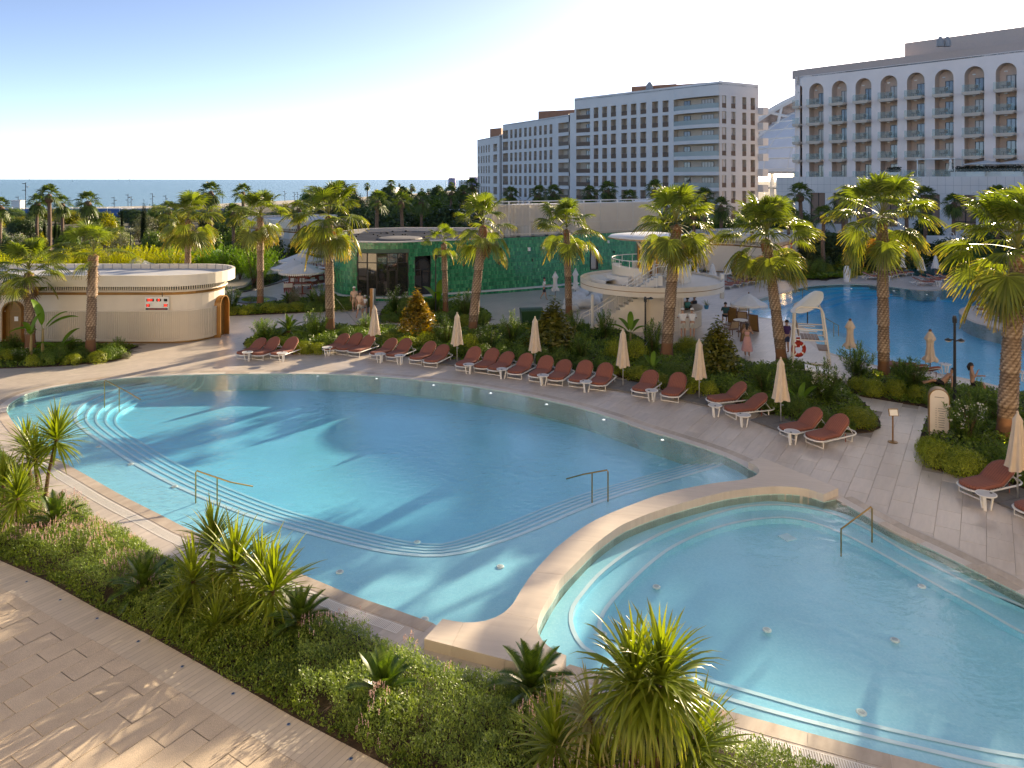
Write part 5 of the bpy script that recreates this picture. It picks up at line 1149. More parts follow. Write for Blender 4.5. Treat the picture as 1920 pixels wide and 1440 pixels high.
# low white buildings among the trees, beach buildings
def lowhouse(label, x0, x1, y0, y1, d_, dep=8):
 a, b_ = (x0-960)*d_/F, (x1-960)*d_/F; z1_ = zy(y0, d_); c_ = Vector(((a+b_)/2, d_, 0)); t = thing('garden_building', label, 'building', c_); w_ = (b_-a)/2
 MB().prism([(-w_, 0), (w_, 0), (w_, dep), (-w_, dep)], 0, z1_-0.5, bottom=False).build('wall', MAT['whitestone'], t)
 MB().prism([(-w_-.5, -.5), (w_+.5, -.5), (w_+.5, dep+.5), (-w_-.5, dep+.5)], z1_-0.5, z1_).build('roof', MAT['roofpale'], t)
 wnm = MB().box((0, -0.03, 1.3), (1.2, 0.06, 2.2)).mesh('door', MAT['glass'])
 for k in range(max(1, int(w_*2/3.4))): ob('door', wnm, t, (-w_+1.7+k*3.4, 0, 0))
 sl = MB()
 for k in range(int(w_*2/0.35)): sl.box((-w_+.2+k*0.35, -.52, z1_-0.25), (0.06, 0.05, 0.5))
 tag(sl.build('roof_slats', MAT['cream'], t), kind='stuff'); return t
lowhouse('low white garden building with slatted roof, largest one among the dark trees', 818, 885, 396, 430, 118)
lowhouse('low pale roofed garden building higher up among the dark trees', 772, 826, 383, 400, 158)
lowhouse('small white garden building between two fan palms behind the green restaurant', 724, 768, 408, 430, 112)
lowhouse('sandy flat roofed beach house at the sea edge above the trees', 719, 742, 352, 362, 420, 14)
hz = thing('apartment_tower', 'distant white and violet apartment block beside the sea horizon', 'building', ((872-960)*760/F, 760, 0))
for k, (x, w_, h_) in enumerate(((-14, 7, 11), (-2, 9, 8), (8, 8, 12), (17, 7, 12))):
 MB().prism([(x-w_/2, 0), (x+w_/2, 0), (x+w_/2, 12), (x-w_/2, 12)], 0, h_, bottom=False).build('wall', MAT['whitestone'] if k % 2 else M('violet_render', (0.30, 0.25, 0.42), 0.8), hz)
 for r_ in range(3):
  for c2 in range(2): MB().box((x-1.5+3*c2, -0.05, 3+r_*2.6), (1.6, 0.1, 1.4)).build('window', MAT['glass'], hz)
for i, (x, h_) in enumerate(((836, 29), (846, 30), (857, 29))):
 t = thing('tower_crane', 'thin tower crane far off by the sea, %s' % ('leftmost of three', 'middle one of three', 'rightmost of three')[i], 'crane', ((x-960)*900/F, 900, 0), 0, 'cranes on the horizon')
 MB().box((0, 0, zy(330-i % 2, 900)/2), (0.9, 0.9, zy(330-i % 2, 900))).build('mast', MAT['steel'], t); MB().box((-1, 0, zy(330-i % 2, 900)), (15, 0.6, 0.7)).build('jib', MAT['steel'], t)
# unseen hotel behind the camera, its cream front added to bounce warm sunlight
own = thing('unseen_hotel', 'unseen cream hotel front behind the camera, added to bounce sunlight', 'building', (0, 0, 0))
ow = MB(); lo_ = MB(); ob_bays = [(3+i*5.2, 6.2+i*5.2) for i in range(17)]
wm_own = winmesh(2.0, 2.3, 2, 'curtain')
facade(ow, Vector((48, -6, 0)), Vector((-44, -6, 0)), ob_bays, [0.3+3.3*k for k in range(9)], 0, 31, 1.4, lambda b, f, P, d, n: placed('window', wm_own, P((b[0]+b[1])/2, 1.3, f), d, own), lambda b, f, P, d, n: None, own, lo_)
ow.build('wall', MAT['creamwall'], own); lo_.build('loggia', MAT['hotelin'], own); MB().prism([(48, -7.5), (-44, -7.5), (-44, -20), (48, -20)], 0, 31, bottom=False).build('core', MAT['creamwall'], own)
# ------------------------------------------------------------------ plants
MAT['palmleaf'] = leafmat('fan_palm_leaf', (0.085, 0.135, 0.022), (0.20, 0.26, 0.045), tr=0.42, rough=0.38, tintc=(0.42, 0.27, 0.08))
MAT['palmfar'] = leafmat('distant_palm_leaf', (0.06, 0.10, 0.022), (0.13, 0.18, 0.04), tr=0.32, rough=0.45)
MAT['petiole'] = M('palm_petiole', (0.20, 0.20, 0.06), 0.5, var=0.2)
MAT['fibre'] = M('dry_palm_fibre', (0.22, 0.10, 0.045), 0.9, var=0.35, scale=9)
MAT['dry'] = leafmat('dry_palm_leaf', (0.20, 0.10, 0.03), (0.34, 0.18, 0.06), tr=0.25)
def trunkmat():
 m, nt, b, out = newmat('palm_bark'); L = nt.links.new
 at_ = N(nt, 'ShaderNodeAttribute', attribute_name='tint'); sp = N(nt, 'ShaderNodeSeparateColor'); L(at_.outputs['Color'], sp.inputs[0])
 g = N(nt, 'ShaderNodeTexCoord'); nz = N(nt, 'ShaderNodeTexNoise', i_Scale=14.0, i_Detail=5); L(g.outputs['Object'], nz.inputs['Vector'])
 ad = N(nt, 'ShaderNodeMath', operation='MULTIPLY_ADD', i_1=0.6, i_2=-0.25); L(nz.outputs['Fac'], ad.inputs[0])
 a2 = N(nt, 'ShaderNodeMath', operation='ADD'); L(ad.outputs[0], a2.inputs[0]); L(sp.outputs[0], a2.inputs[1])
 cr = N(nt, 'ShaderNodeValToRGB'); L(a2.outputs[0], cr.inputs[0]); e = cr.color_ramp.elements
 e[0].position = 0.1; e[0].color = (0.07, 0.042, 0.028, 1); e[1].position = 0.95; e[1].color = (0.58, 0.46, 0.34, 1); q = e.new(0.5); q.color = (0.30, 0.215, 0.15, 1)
 mx = N(nt, 'ShaderNodeMix', data_type='RGBA'); L(sp.outputs[1], mx.inputs[0]); L(cr.outputs[0], mx.inputs[6]); mx.inputs[7].default_value = (0.22, 0.115, 0.065, 1)
 L(mx.outputs[2], b.inputs['Base Color']); b.inputs['Roughness'].default_value = 0.9; b.inputs['Specular IOR Level'].default_value = 0.2
 bp = N(nt, 'ShaderNodeBump', i_Strength=0.6, i_Distance=0.02); L(nz.outputs['Fac'], bp.inputs['Height']); L(bp.outputs[0], b.inputs['Normal']); return m
MAT['bark'] = trunkmat()
MAT['cane'] = M('brown_cane', (0.13, 0.075, 0.04), 0.85, var=0.4, scale=12, stretch=(1, 1, 4), bump=0.5)
def fan_frond(seed, elev, Lp, Rb, nseg, age, steps=4, droop=1.0):
 """a costapalmate fan leaf growing from the origin at the given elevation in the x-z plane, sagging under gravity"""
 rg = np.random.RandomState(seed); V, Fq, T = [], [], []
 p = np.array([0., 0., 0.]); a = elev; k = 6; pts = [p.copy()]; sag = R(30)*droop*max(0.25, math.cos(elev))*(1.5 if elev < 0.1 else 0.8)
 for i in range(k):
  a -= sag/k; p = p+np.array([math.cos(a), 0, math.sin(a)])*Lp/k; pts.append(p.copy())
 for i, q in enumerate(pts):
  w = 0.022*(1-0.5*i/k); t = a; V += [[q[0], -w, q[2]], [q[0], w, q[2]]]; T += [[0.12, 0], [0.12, 0]]
  if i: n = len(V); Fq.append([n-4, n-3, n-1, n-2])
 hub = pts[-1]; t = np.array([math.cos(a), 0, math.sin(a)]); nn = np.array([-math.sin(a), 0, math.cos(a)]); s = np.array([0, 1., 0]); tw = rg.uniform(-.35, .35)
 s, nn = s*math.cos(tw)+nn*math.sin(tw), nn*math.cos(tw)-s*math.sin(tw)
 span = R(118); rs = [0.0, 0.34, 0.60, 0.82, 1.0] if steps == 4 else [0.0, 0.5, 1.0]
 for j in range(nseg):
  f0 = -span+2*span*j/nseg; f1 = -span+2*span*(j+1)/nseg; fm = (f0+f1)/2
  Rj = Rb*(0.66+0.34*math.cos(fm*0.62))*rg.uniform(0.93, 1.05); split = 0.52+0.06*rg.rand()
  cup = 0.30*math.cos(fm)*0+0.22; base = len(V); hangj = rg.uniform(0.7, 1.35)
  for r in rs:
   hw = (f1-f0)/2*Rj*min(r, split)*(1.0 if r <= split else max(0.05, (1-r)/(1-split)))
   if steps != 4 and r == 1: hw = 0.01
   c = hub+(t*math.cos(fm)+s*math.sin(fm))*Rj*r+nn*(cup*abs(math.sin(fm))*Rj*r*0.55)
   c = c+np.array([0, 0, -1])*Rj*(0.20*r**2+0.42*max(0, r-0.5)**1.5*2*hangj)*droop
   side_ = (-t*math.sin(fm)+s*math.cos(fm))*hw; pl = nn*(0.022*Rb*min(r, .6)*(1 if j % 2 else -1))
   for q in (c-side_+pl, c+side_-pl): V.append(list(q)); T.append([min(1, max(0, (r-0.72)/0.28))**1.5*age*rg.uniform(.5, 1.2)+0.10*age, 0])
  for i in range(len(rs)-1): o = base+2*i; Fq.append([o, o+1, o+3, o+2])
 mi = [1]*k+[0]*(len(Fq)-k)
 return np.array(V), np.array(Fq), np.clip(np.array(T), 0, 1), mi
ELEV = [85, 70, 52, 34, 14, -8, -34, -58]
FROND = []
for ci, e in enumerate(ELEV):
 row = []
 for v in range(3):
  V, Fq, T, mi = fan_frond(100*ci+v, R(e), 0.78+0.42*math.cos(R(max(e, 0)))*(1 if e > -20 else 0.9)+0.12*v, (0.84, 0.92, 0.76)[v] if e < 80 else 0.8, 30, 0.2+0.8*min(1, max(0, (45-e)/90)), droop=(0.55, 0.7, 0.8)[v] if e > 40 else (0.75, 0.95, 0.85)[v])
  row.append(npmesh('frond', V, Fq, [MAT['palmleaf'], MAT['petiole']], mi, attr=T))
 FROND.append(row)
V, Fq, T, mi = fan_frond(999, R(-72), 0.75, 0.75, 22, 1.0, droop=0.5); DRYFROND = npmesh('dry_frond', V, Fq, [MAT['dry'], MAT['fibre']], mi, attr=T)
def trunk_mesh(path, r0, r1, seed, boots=True, base_smooth=0.9):
 """trunk with the rising diamond pattern of old leaf bases"""
 rg = np.random.RandomState(seed); P_ = Path([(p[0], p[1]) for p in path]) if False else None
 pts = [Vector(p) for p in path]; ds = [0]
 for i in range(1, len(pts)): ds.append(ds[-1]+(pts[i]-pts[i-1]).length)
 Lh = ds[-1]; ring = 0.055; nr = int(Lh/ring); nc = 30; V, T = [], []
 for i in range(nr+1):
  s = Lh*i/nr; j = 0
  while j < len(ds)-2 and ds[j+1] < s: j += 1
  c = pts[j].lerp(pts[j+1], (s-ds[j])/(ds[j+1]-ds[j])); f = s/Lh
  r = lerp(r0, r1, f**0.8)+0.10*math.exp(-s/0.35)
  for k in range(nc):
   th = 2*math.pi*k/nc; row = s/0.115; n_ = 9; u = th/(2*math.pi)*n_+0.5*math.floor(row)+0.13*math.floor(row)
   fu = abs((u % 1)-0.5)*2; fv = row % 1
   h = max(0, 1-fu**1.6)*(fv**0.9) if s > base_smooth else 0.15
   amp = 0.085*(0.65+0.6*f) if s > base_smooth else 0.01
   rr_ = r+amp*h+rg.normal(0, 0.006); V.append([c.x+rr_*math.cos(th), c.y+rr_*math.sin(th), c.z])
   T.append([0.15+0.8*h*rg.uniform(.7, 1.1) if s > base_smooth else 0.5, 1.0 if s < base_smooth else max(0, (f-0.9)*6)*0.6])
 V = np.array(V); idx = np.arange(nr*nc).reshape(nr, nc); nx = np.roll(idx, -1, axis=1)
 Fq = np.stack([idx, nx, nx+nc, idx+nc], -1).reshape(-1, 4)
 return npmesh('trunk', V, Fq, MAT['bark'], attr=np.clip(np.array(T), 0, 1), smooth=True)
def fan_palm(label, base, hub_px, sc=1.0, nf=40, seed=0, r0=0.25, mid=None, dry=4, low=1.0, smooth_b=0.9):
 nf = int(nf*1.12)
 b = Vector((base.x, base.y, 0)); d_ = b.y; hub = PD(hub_px[0], hub_px[1], d_); top = hub-b; rg = random.Random(seed)
 root = thing('fan_palm', label, 'palm tree', b, group='fan palms around the pools')
 m_ = Vector((lerp(0, top.x, 0.42 if mid is None else mid), 0, top.z*0.5)); path = [Vector((lerp(lerp(0, m_.x, t), lerp(m_.x, top.x, t), t), rg.uniform(-.01, .01), lerp(lerp(0, m_.z, t), lerp(m_.z, top.z, t), t))) for t in [i/12 for i in range(13)]]
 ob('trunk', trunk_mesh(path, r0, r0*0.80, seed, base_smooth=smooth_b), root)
 ft = MB(); ft.lathe([(r0*0.82, -0.6), (r0*1.02, -0.25), (r0*0.6, 0.02), (0.03, 0.12)], 10, top); ft.build('fibre_boot', MAT['fibre'], root, smooth=True)
 ga = 2.39996; az0 = rg.uniform(0, 6)
 for i in range(nf):
  f = i/(nf-1); e = 84-(f**1.12)*(84+50*low)+rg.uniform(-9, 9); ci = min(range(8), key=lambda k: abs(ELEV[k]-e))
  o = ob('frond', FROND[ci][rg.randrange(3)], root, top+Vector((0, 0, 0.36-0.34*f)), az0+i*ga+rg.uniform(-.45, .45)); o.scale = (sc*rg.uniform(.82, 1.12),)*3
  o.rotation_euler = (rg.uniform(-.3, .3), rg.uniform(-.17, .17), o.rotation_euler[2])
 for i in range(dry):
  o = ob('dry_frond', DRYFROND, root, top+Vector((0, 0, -0.25)), rg.uniform(0, 6.28)); o.scale = (sc*rg.uniform(.7, 1.0),)*3; o.rotation_euler[1] = rg.uniform(-.1, .25)
 return root
PALMS = [
 ('short fan palm with shaggy crown leftmost before the beige changing pavilion', (57,657), (54,512), 1.12, 36, 0.25, 2),
 ('slim fan palm between the two bronze doors of the beige pavilion', (169,668), (175,478), 1.0, 26, 0.24, 1),
 ('fan palm rising behind the roof of the beige pavilion', (351,567), (353,412), 1.28, 44, 0.22, 5),
 ('fan palm with full crown at the corner of the pond garden', (488,578), (488,408), 1.12, 42, 0.23, 4),
 ('tall fan palm in front of the rounded end of the green restaurant', (619,624), (616,408), 1.3, 46, 0.26, 5),
 ('small young fan palm with few leaves before the dark restaurant door', (836,590), (832,458), 0.72, 18, 0.18, 0),
 ('fan palm with long bare petioles and orange dry leaves at the green wall', (885,630), (906,425), 1.15, 28, 0.27, 4),
 ('fan palm before the green wall with fountain shaped open crown', (1067,598), (1062,432), 1.25, 32, 0.22, 0),
 ('thick trunked fan palm directly in front of the round bar', (1249,674), (1268,424), 1.22, 46, 0.30, 3),
 ('leaning fan palm beside the lifeguard chair', (1467,686), (1436,450), 1.3, 46, 0.26, 3),
 ('straight fan palm with uplit trunk base in front of the lagoon', (1657,711), (1654,412), 1.3, 44, 0.25, 3),
 ('nearest big fan palm at the right edge above the white totem sign', (1886,828), (1908,476), 1.32, 50, 0.31, 3)]
for i, (lb, bp_, hp, sc, nf, r0, dry) in enumerate(PALMS): fan_palm(lb, G(*bp_), hp, sc, nf, 20+i, r0, None, dry, (0.35, 0.1, 0.8, 0.9, 0.95, 0.5, 0.75, 0.7, 0.85, 0.9, 0.75, 0.95)[i])
# uplights at two trunk bases (lit in the photo)
for x, y in ((1640, 716), (1874, 836)):
 p = G(x, y); ul = thing('ground_uplight', 'small ground uplight at the foot of a %s palm trunk' % ('straight' if x < 1700 else 'thick near'), 'light', p+Vector((0, -0.15, 0.03)))
 MB().lathe([(0.06, 0), (0.07, 0.06), (0.05, 0.08)], 8).build('housing', MAT['dark'], ul); MB().lathe([(0.045, 0.081), (0, 0.083)], 8, cap=False).build('lens', MAT['lamp'], ul)
 sp_ = bpy.data.lights.new('uplight_beam', 'SPOT'); sp_.energy = 14; sp_.color = (1, 0.72, 0.42); sp_.spot_size = R(70); sp_.shadow_soft_size = 0.05; lo = bpy.data.objects.new('uplight_beam', sp_); C.objects.link(lo)
 lo.location = p+Vector((0.0, -0.35, 0.14)); lo.rotation_euler = (Vector((0.12, 0.3, 0.9))).to_track_quat('-Z', 'Y').to_euler()
# ---- sword leaves: cordylines
def sword(seed, elev, L_, w, sag, cols=6):
 rg = np.random.RandomState(seed); V, Fq = [], []; p = np.array([0.04*math.cos(elev), 0, 0.04*math.sin(elev)]); a = elev; tw = rg.uniform(-.5, .5)
 for i in range(cols+1):
  f = i/cols; hw = w/2*min(1, 0.45+2.2*f)*(1-max(0, f-0.45)/0.55)**0.8; nv = np.array([-math.sin(a), 0, math.cos(a)])
  V += [list(p+np.array([0, -hw, 0])+nv*hw*0.35), list(p-nv*0.0), list(p+np.array([0, hw, 0])+nv*hw*0.35)]
  if i: n = len(V); Fq += [[n-6, n-5, n-2, n-3], [n-5, n-4, n-1, n-2]]
  a -= sag*(f**0.8)*2/cols; p = p+np.array([math.cos(a), 0, math.sin(a)])*L_/cols
 T = np.array([[max(0, (i//3)/cols-0.80)*2.2, 0] for i in range(len(V))]); return np.array(V), np.array(Fq), T
MAT['sword'] = leafmat('cordyline_leaf', (0.10, 0.16, 0.02), (0.26, 0.32, 0.045), tr=0.42, rough=0.32, tintc=(0.45, 0.28, 0.06))
MAT['swordvar'] = leafmat('striped_cordyline_leaf', (0.18, 0.20, 0.06), (0.46, 0.43, 0.24), tr=0.35, rough=0.35, tintc=(0.5, 0.36, 0.12))
SE = [82, 62, 42, 22, 0, -25, -50]
def swords(key, mat, L_, w, sagk): return [[npmesh('leaf', *sword(k*10+v+hash(key) % 97, R(e), L_*(0.85+0.1*v), w, R(sagk)*(0.25+0.9*math.cos(R(e))), 6)[:2], mat, attr=sword(k*10+v+hash(key) % 97, R(e), L_*(0.85+0.1*v), w, R(sagk)*(0.25+0.9*math.cos(R(e))), 6)[2]) for v in range(3)] for k, e in enumerate(SE)]
SW = {'std': swords('std', MAT['sword'], 1.05, 0.066, 26), 'lax': swords('lax', MAT['sword'], 1.08, 0.072, 62), 'var': swords('var', MAT['swordvar'], 0.95, 0.062, 70), 'thin': swords('thin', MAT['sword'], 0.92, 0.034, 75)}
def cordyline(label, base, hub_px, heads=1, kind='std', nl=85, sc=1.0, low=0.6, seed=0, d_off=0.0, r=0.055, top=88):
 b = Vector((base.x, base.y, 0.0)); hub = PD(hub_px[0], hub_px[1], b.y+d_off)-b; rg = random.Random(seed)
 nl = int(nl*1.35); root = thing('cordyline', label, 'plant', b, group='spiky plants in the near planting strip')
 MB().tube([(0, 0, 0), (hub.x*0.35, hub.y*0.35, hub.z*0.5), (hub.x, hub.y, hub.z+0.05)], [r*1.25, r, r*0.9], 8).build('stem', MAT['cane'], root)
 for i in range(nl):
  f = i/(nl-1); e = top-(f**0.9)*(top+50*low); k = min(range(7), key=lambda q: abs(SE[q]-e))
  o = ob('leaf', SW[kind][k][rg.randrange(3)], root, hub+Vector((0, 0, 0.12-0.22*f)), i*2.39996+rg.uniform(-.2, .2)); s_ = sc*rg.uniform(.8, 1.12); o.scale = (s_, s_, s_); o.rotation_euler[1] = rg.uniform(-.12, .12); o.rotation_euler[0] = rg.uniform(-.1, .1)
 return root
CORD = [
 ('tall cordyline with two metre bare stem at the left pool edge', (82,954), (106,826), 'std', 110, 0.98, 0.75, 0),
 ('bushy cordyline just left of the tall bare stemmed one', (73,957), (66,862), 'std', 80, 0.9, 0.35, 1),
 ('dark cordyline behind the two at the left pool edge', (60,945), (50,838), 'std', 60, 0.85, 0.3, 2),
 ('low cordyline with short stem near the left picture border', (35,998), (33,935), 'std', 90, 0.92, 0.7, 3),
 ('cordyline cut by the left picture border', (8,970), (6,912), 'std', 70, 0.9, 0.4, 4),
 ('upright cordyline at the back of the middle clump over the pool coping', (396,1110), (399,1020), 'std', 75, 0.92, 0.35, 5),
 ('tallest fan shaped cordyline of the middle clump', (440,1140), (440,1066), 'std', 90, 1.02, 0.55, 6),
 ('cordyline with thin stem second from right in the middle clump', (491,1150), (490,1090), 'std', 75, 1.0, 0.35, 7),
 ('slanting cordyline with wide crown rightmost in the middle clump', (504,1172), (512,1112), 'std', 85, 1.02, 0.6, 8),
 ('dark stiff cordyline leftmost in the middle clump', (362,1150), (362,1092), 'std', 70, 0.92, 0.3, 9),
 ('short young cordyline in the centre of the middle clump', (410,1150), (410,1126), 'std', 40, 0.62, 0.1, 10),
 ('arching grassy tussock lowest in front of the middle clump', (404,1194), (404,1184), 'thin', 120, 0.95, 0.5, 11),
 ('yellowish arching tussock at the left foot of the middle clump', (340,1165), (342,1150), 'thin', 120, 0.95, 0.5, 12),
 ('arching tussock between the two right stems of the middle clump', (450,1172), (450,1156), 'thin', 100, 0.85, 0.5, 13),
 ('big drooping cordyline head in front of the round pool', (1194,1476), (1190,1296), 'lax', 170, 1.02, 1.0, 14),
 ('second drooping head on the thick trunk beside the big one', (1224,1482), (1240,1292), 'lax', 150, 1.0, 1.0, 15),
 ('pale striped cordyline left of the big drooping one', (1107,1450), (1106,1352), 'var', 70, 0.85, 0.7, 16),
 ('yellow green cordyline left of the pale striped one', (1041,1462), (1040,1402), 'std', 90, 0.78, 0.5, 17),
 ('upright fan shaped cordyline right of the big drooping one', (1304,1460), (1304,1408), 'std', 85, 0.95, 0.25, 18),
 ('small cordyline at the bottom border under the striped one', (1120,1490), (1122,1440), 'std', 50, 0.6, 0.3, 19)]
for lb, bp_, hp, kd, nl, sc, low, sd in CORD: cordyline(lb, G(*bp_), hp, 1, kd, nl, sc, low, sd, r=0.09 if sd in (14, 15) else 0.05)
# ---- cycads
MAT['cycad'] = leafmat('cycad_leaf', (0.045, 0.10, 0.018), (0.12, 0.18, 0.03), tr=0.3, rough=0.3)
def cyc_frond(seed, elev, L_=0.75):
 rg = np.random.RandomState(seed); V, Fq = [], []; n = 40; a = elev; p = np.zeros(3); sag = R(70)*max(0.3, math.cos(elev))
 for i in range(n):
  f = i/n; st = L_/n; q = p+np.array([math.cos(a), 0, math.sin(a)])*st; t = np.array([math.cos(a), 0, math.sin(a)]); nv = np.array([-math.sin(a), 0, math.cos(a)])
  lw = 0.155*L_/0.75*math.sin(math.pi*min(1, 0.12+0.86*f))**0.6*(1 if f < .85 else (1-f)/.15*0.7+0.3)
  for sg_ in (-1, 1):
   tip = p+np.array([0, sg_*lw*0.86, 0])+t*lw*0.42+nv*lw*0.30; base = len(V); V += [list(p), list(p+t*st*1.5), list(tip)]; Fq.append([base, base+1, base+2, base+2])
  p = q; a -= sag/n*(0.4+1.2*f)
 return np.array(V), np.array([[f[0], f[1], f[2]] for f in Fq])
CE = [80, 62, 44, 26, 8, -12]
CYF = [[npmesh('frond', *cyc_frond(k*7+v, R(e)), MAT['cycad']) for v in range(2)] for k, e in enumerate(CE)]
def cycad(label, base, hz=0.25, sc=1.0, n=34, seed=0, grp='cycads'):
 sc *= 1.18; root = thing('cycad', label, 'plant', Vector((base.x, base.y, 0)), group=grp); rg = random.Random(seed)
 MB().lathe([(0.12*sc, 0), (0.15*sc, hz*0.6), (0.08*sc, hz+.05), (0.01, hz+.1)], 9).build('trunk', MAT['cane'], root)
 for i in range(n):
  f = i/(n-1); e = 84-f*98; k = min(range(6), key=lambda q: abs(CE[q]-e)); o = ob('frond', CYF[k][i % 2], root, (0, 0, hz+0.04-0.06*f), i*2.39996); s_ = sc*rg.uniform(.88, 1.1); o.scale = (s_,)*3
 return root
for lb, p, hz, sc in (('dark cycad below the leftmost cordylines', (104,1004), .28, 0.95), ('cycad left of the middle cordyline clump', (270,1126), .25, 0.92), ('cycad right of the middle cordyline clump', (564,1196), .3, 0.86),
 ('cycad in front of the travertine step between pink flowers', (719,1328), .25, 0.86), ('big cycad at the end of the travertine divider', (996,1326), .3, 0.98), ('dark cycad at the corner of the bed behind the leftmost loungers', (541,634), .4, 1.25),
 ('cycad by the pond path left of the wall light', (540,576), .3, 1.0), ('cycad below the white umbrellas of the pond terrace', (585,574), .3, 1.0), ('cycad in shade behind the lower white parasols', (572,492), .4, 1.3), ('grey green cycad on the planted slope left of the lagoon', (1558,500), .5, 1.5)):
 cycad(lb, G(*p), hz, sc, 34 if p[1] > 900 else 24, int(p[0]))
# ---- shrubs and tree crowns: leaf clouds
def leaf_cloud(seed, n, size, shape, ll, lw, out_=0.6, up=0.3, clump=14, shell=0.55, flat=0.0):
 """n folded leaves spread through clumps inside an ellipsoid-like volume (sx, sy, sz) standing on z=0"""
 rg = np.random.RandomState(seed); sx_, sy_, sz_ = size
 cc = rg.normal(0, 1, (clump, 3)); cc /= np.linalg.norm(cc, axis=1)[:, None]; cc[:, 2] = np.abs(cc[:, 2])*0.95-0.08; cr = rg.uniform(0.26, 0.44, clump)
 which = rg.randint(0, clump, n); d = rg.normal(0, 1, (n, 3)); d /= np.linalg.norm(d, axis=1)[:, None]
 rad = rg.uniform(shell, 1.0, n)**0.5; pos = cc[which]*0.66+d*(cr[which]*rad)[:, None]
 if shape == 'cone': zz = (pos[:, 2]+0.3)/1.3; pos[:, :2] *= np.clip(1.15-0.95*zz, 0.12, 1.2)[:, None]
 if shape == 'up': pos[:, 2] += 0.25*rg.rand(n)*np.abs(pos[:, 2])
 q = pos.copy(); q[:, 2] = (q[:, 2]+0.25)/1.25; P3 = q*np.array([sx_, sy_, sz_]); P3[:, 2] = np.maximum(P3[:, 2], 0.02)
 nrm = pos*1.0+d*0.5; nrm[:, 2] += up; nrm += rg.normal(0, 0.45, (n, 3)); nrm /= np.linalg.norm(nrm, axis=1)[:, None]
 ax = rg.normal(0, 1, (n, 3)); ax += d*out_*2; ax[:, 2] += up*1.5; ax -= nrm*(ax*nrm).sum(1)[:, None]*(1-flat); ax /= np.linalg.norm(ax, axis=1)[:, None]
 sd = np.cross(nrm, ax); sd /= np.linalg.norm(sd, axis=1)[:, None]+1e-9
 l = ll*rg.uniform(.7, 1.25, n)[:, None]; w = lw*rg.uniform(.8, 1.2, n)[:, None]
 V = np.stack([P3, P3+ax*l*0.5+sd*w*0.5+nrm*w*0.18, P3+ax*l-np.array([0, 0, 1])*l*0.08, P3+ax*l*0.5-sd*w*0.5+nrm*w*0.18], 1).reshape(-1, 3)
 return V, np.arange(4*n).reshape(n, 4)
def blobs(V, pts, r, n, seed):
 rg = np.random.RandomState(seed); return V
LM = {
 'euonymus': leafmat('yellow_green_euonymus_leaf', (0.18, 0.24, 0.02), (0.38, 0.42, 0.045), tr=0.35, rnd=0.15),
 'box': leafmat('dark_box_leaf', (0.08, 0.155, 0.026), (0.19, 0.28, 0.045), tr=0.3, rnd=0.2),
 'oleander': leafmat('oleander_leaf', (0.10, 0.18, 0.035), (0.23, 0.33, 0.065), tr=0.38, rnd=0.15),
 'magnolia': leafmat('magnolia_leaf', (0.095, 0.12, 0.018), (0.22, 0.20, 0.03), tr=0.35, rnd=0.1, rough=0.25),
 'golden': leafmat('golden_magnolia_leaf', (0.13, 0.12, 0.014), (0.42, 0.26, 0.03), tr=0.4, rnd=0.05, rough=0.3),
 'bamboo': leafmat('bamboo_leaf', (0.26, 0.30, 0.015), (0.52, 0.52, 0.04), tr=0.5, rnd=0.15),
 'bamboog': leafmat('green_bamboo_leaf', (0.10, 0.22, 0.018), (0.22, 0.36, 0.04), tr=0.45, rnd=0.12),
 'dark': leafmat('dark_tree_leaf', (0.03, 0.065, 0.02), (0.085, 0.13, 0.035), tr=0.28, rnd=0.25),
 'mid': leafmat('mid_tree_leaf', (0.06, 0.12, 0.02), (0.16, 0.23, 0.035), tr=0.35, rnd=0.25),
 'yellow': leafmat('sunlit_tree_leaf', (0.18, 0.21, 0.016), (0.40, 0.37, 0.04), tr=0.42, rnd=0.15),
 'grey': leafmat('silver_olive_leaf', (0.11, 0.12, 0.07), (0.24, 0.25, 0.16), tr=0.25, rnd=0.1),
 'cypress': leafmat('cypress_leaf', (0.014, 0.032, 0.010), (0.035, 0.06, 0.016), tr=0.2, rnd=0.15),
 'banana': leafmat('banana_leaf', (0.10, 0.20, 0.015), (0.20, 0.34, 0.03), tr=0.5, rnd=0.1),
 'flower': leafmat('white_flower', (0.72, 0.70, 0.64), (0.85, 0.83, 0.78), tr=0.2, rnd=0.02),
 'pink': leafmat('pink_flower', (0.55, 0.27, 0.30), (0.70, 0.40, 0.42), tr=0.25, rnd=0.05)}
def plant_proto(name, cat, key, V, Fq, trunk, mat, flowers=None, leafname='foliage'):
 root = thing(name, name.replace('_', ' '), cat, (0, 0, -50)); ob(leafname, npmesh(leafname, V, Fq, LM[mat]), root)
 if trunk: trunk.build('trunk' if cat in ('tree',) else 'stem', MAT['cane'], root)
 if flowers is not None: tag(ob('blossoms', npmesh('blossoms', *flowers, LM['flower' if key != 'pinkole' else 'pink']), root), kind='stuff')
 return Maker(root)
def stems(n, h, spread, r, seed):
 rg = random.Random(seed); mb = MB()
 for i in range(n):
  a = rg.uniform(0, 6.28); q = rg.uniform(0.2, 1)*spread; mb.tube([(0.03*math.cos(a), 0.03*math.sin(a), 0), (q*.5*math.cos(a), q*.5*math.sin(a), h*.5), (q*math.cos(a), q*math.sin(a), h*rg.uniform(.7, 1))], [r, r*.8, r*.3], 5)
 return mb
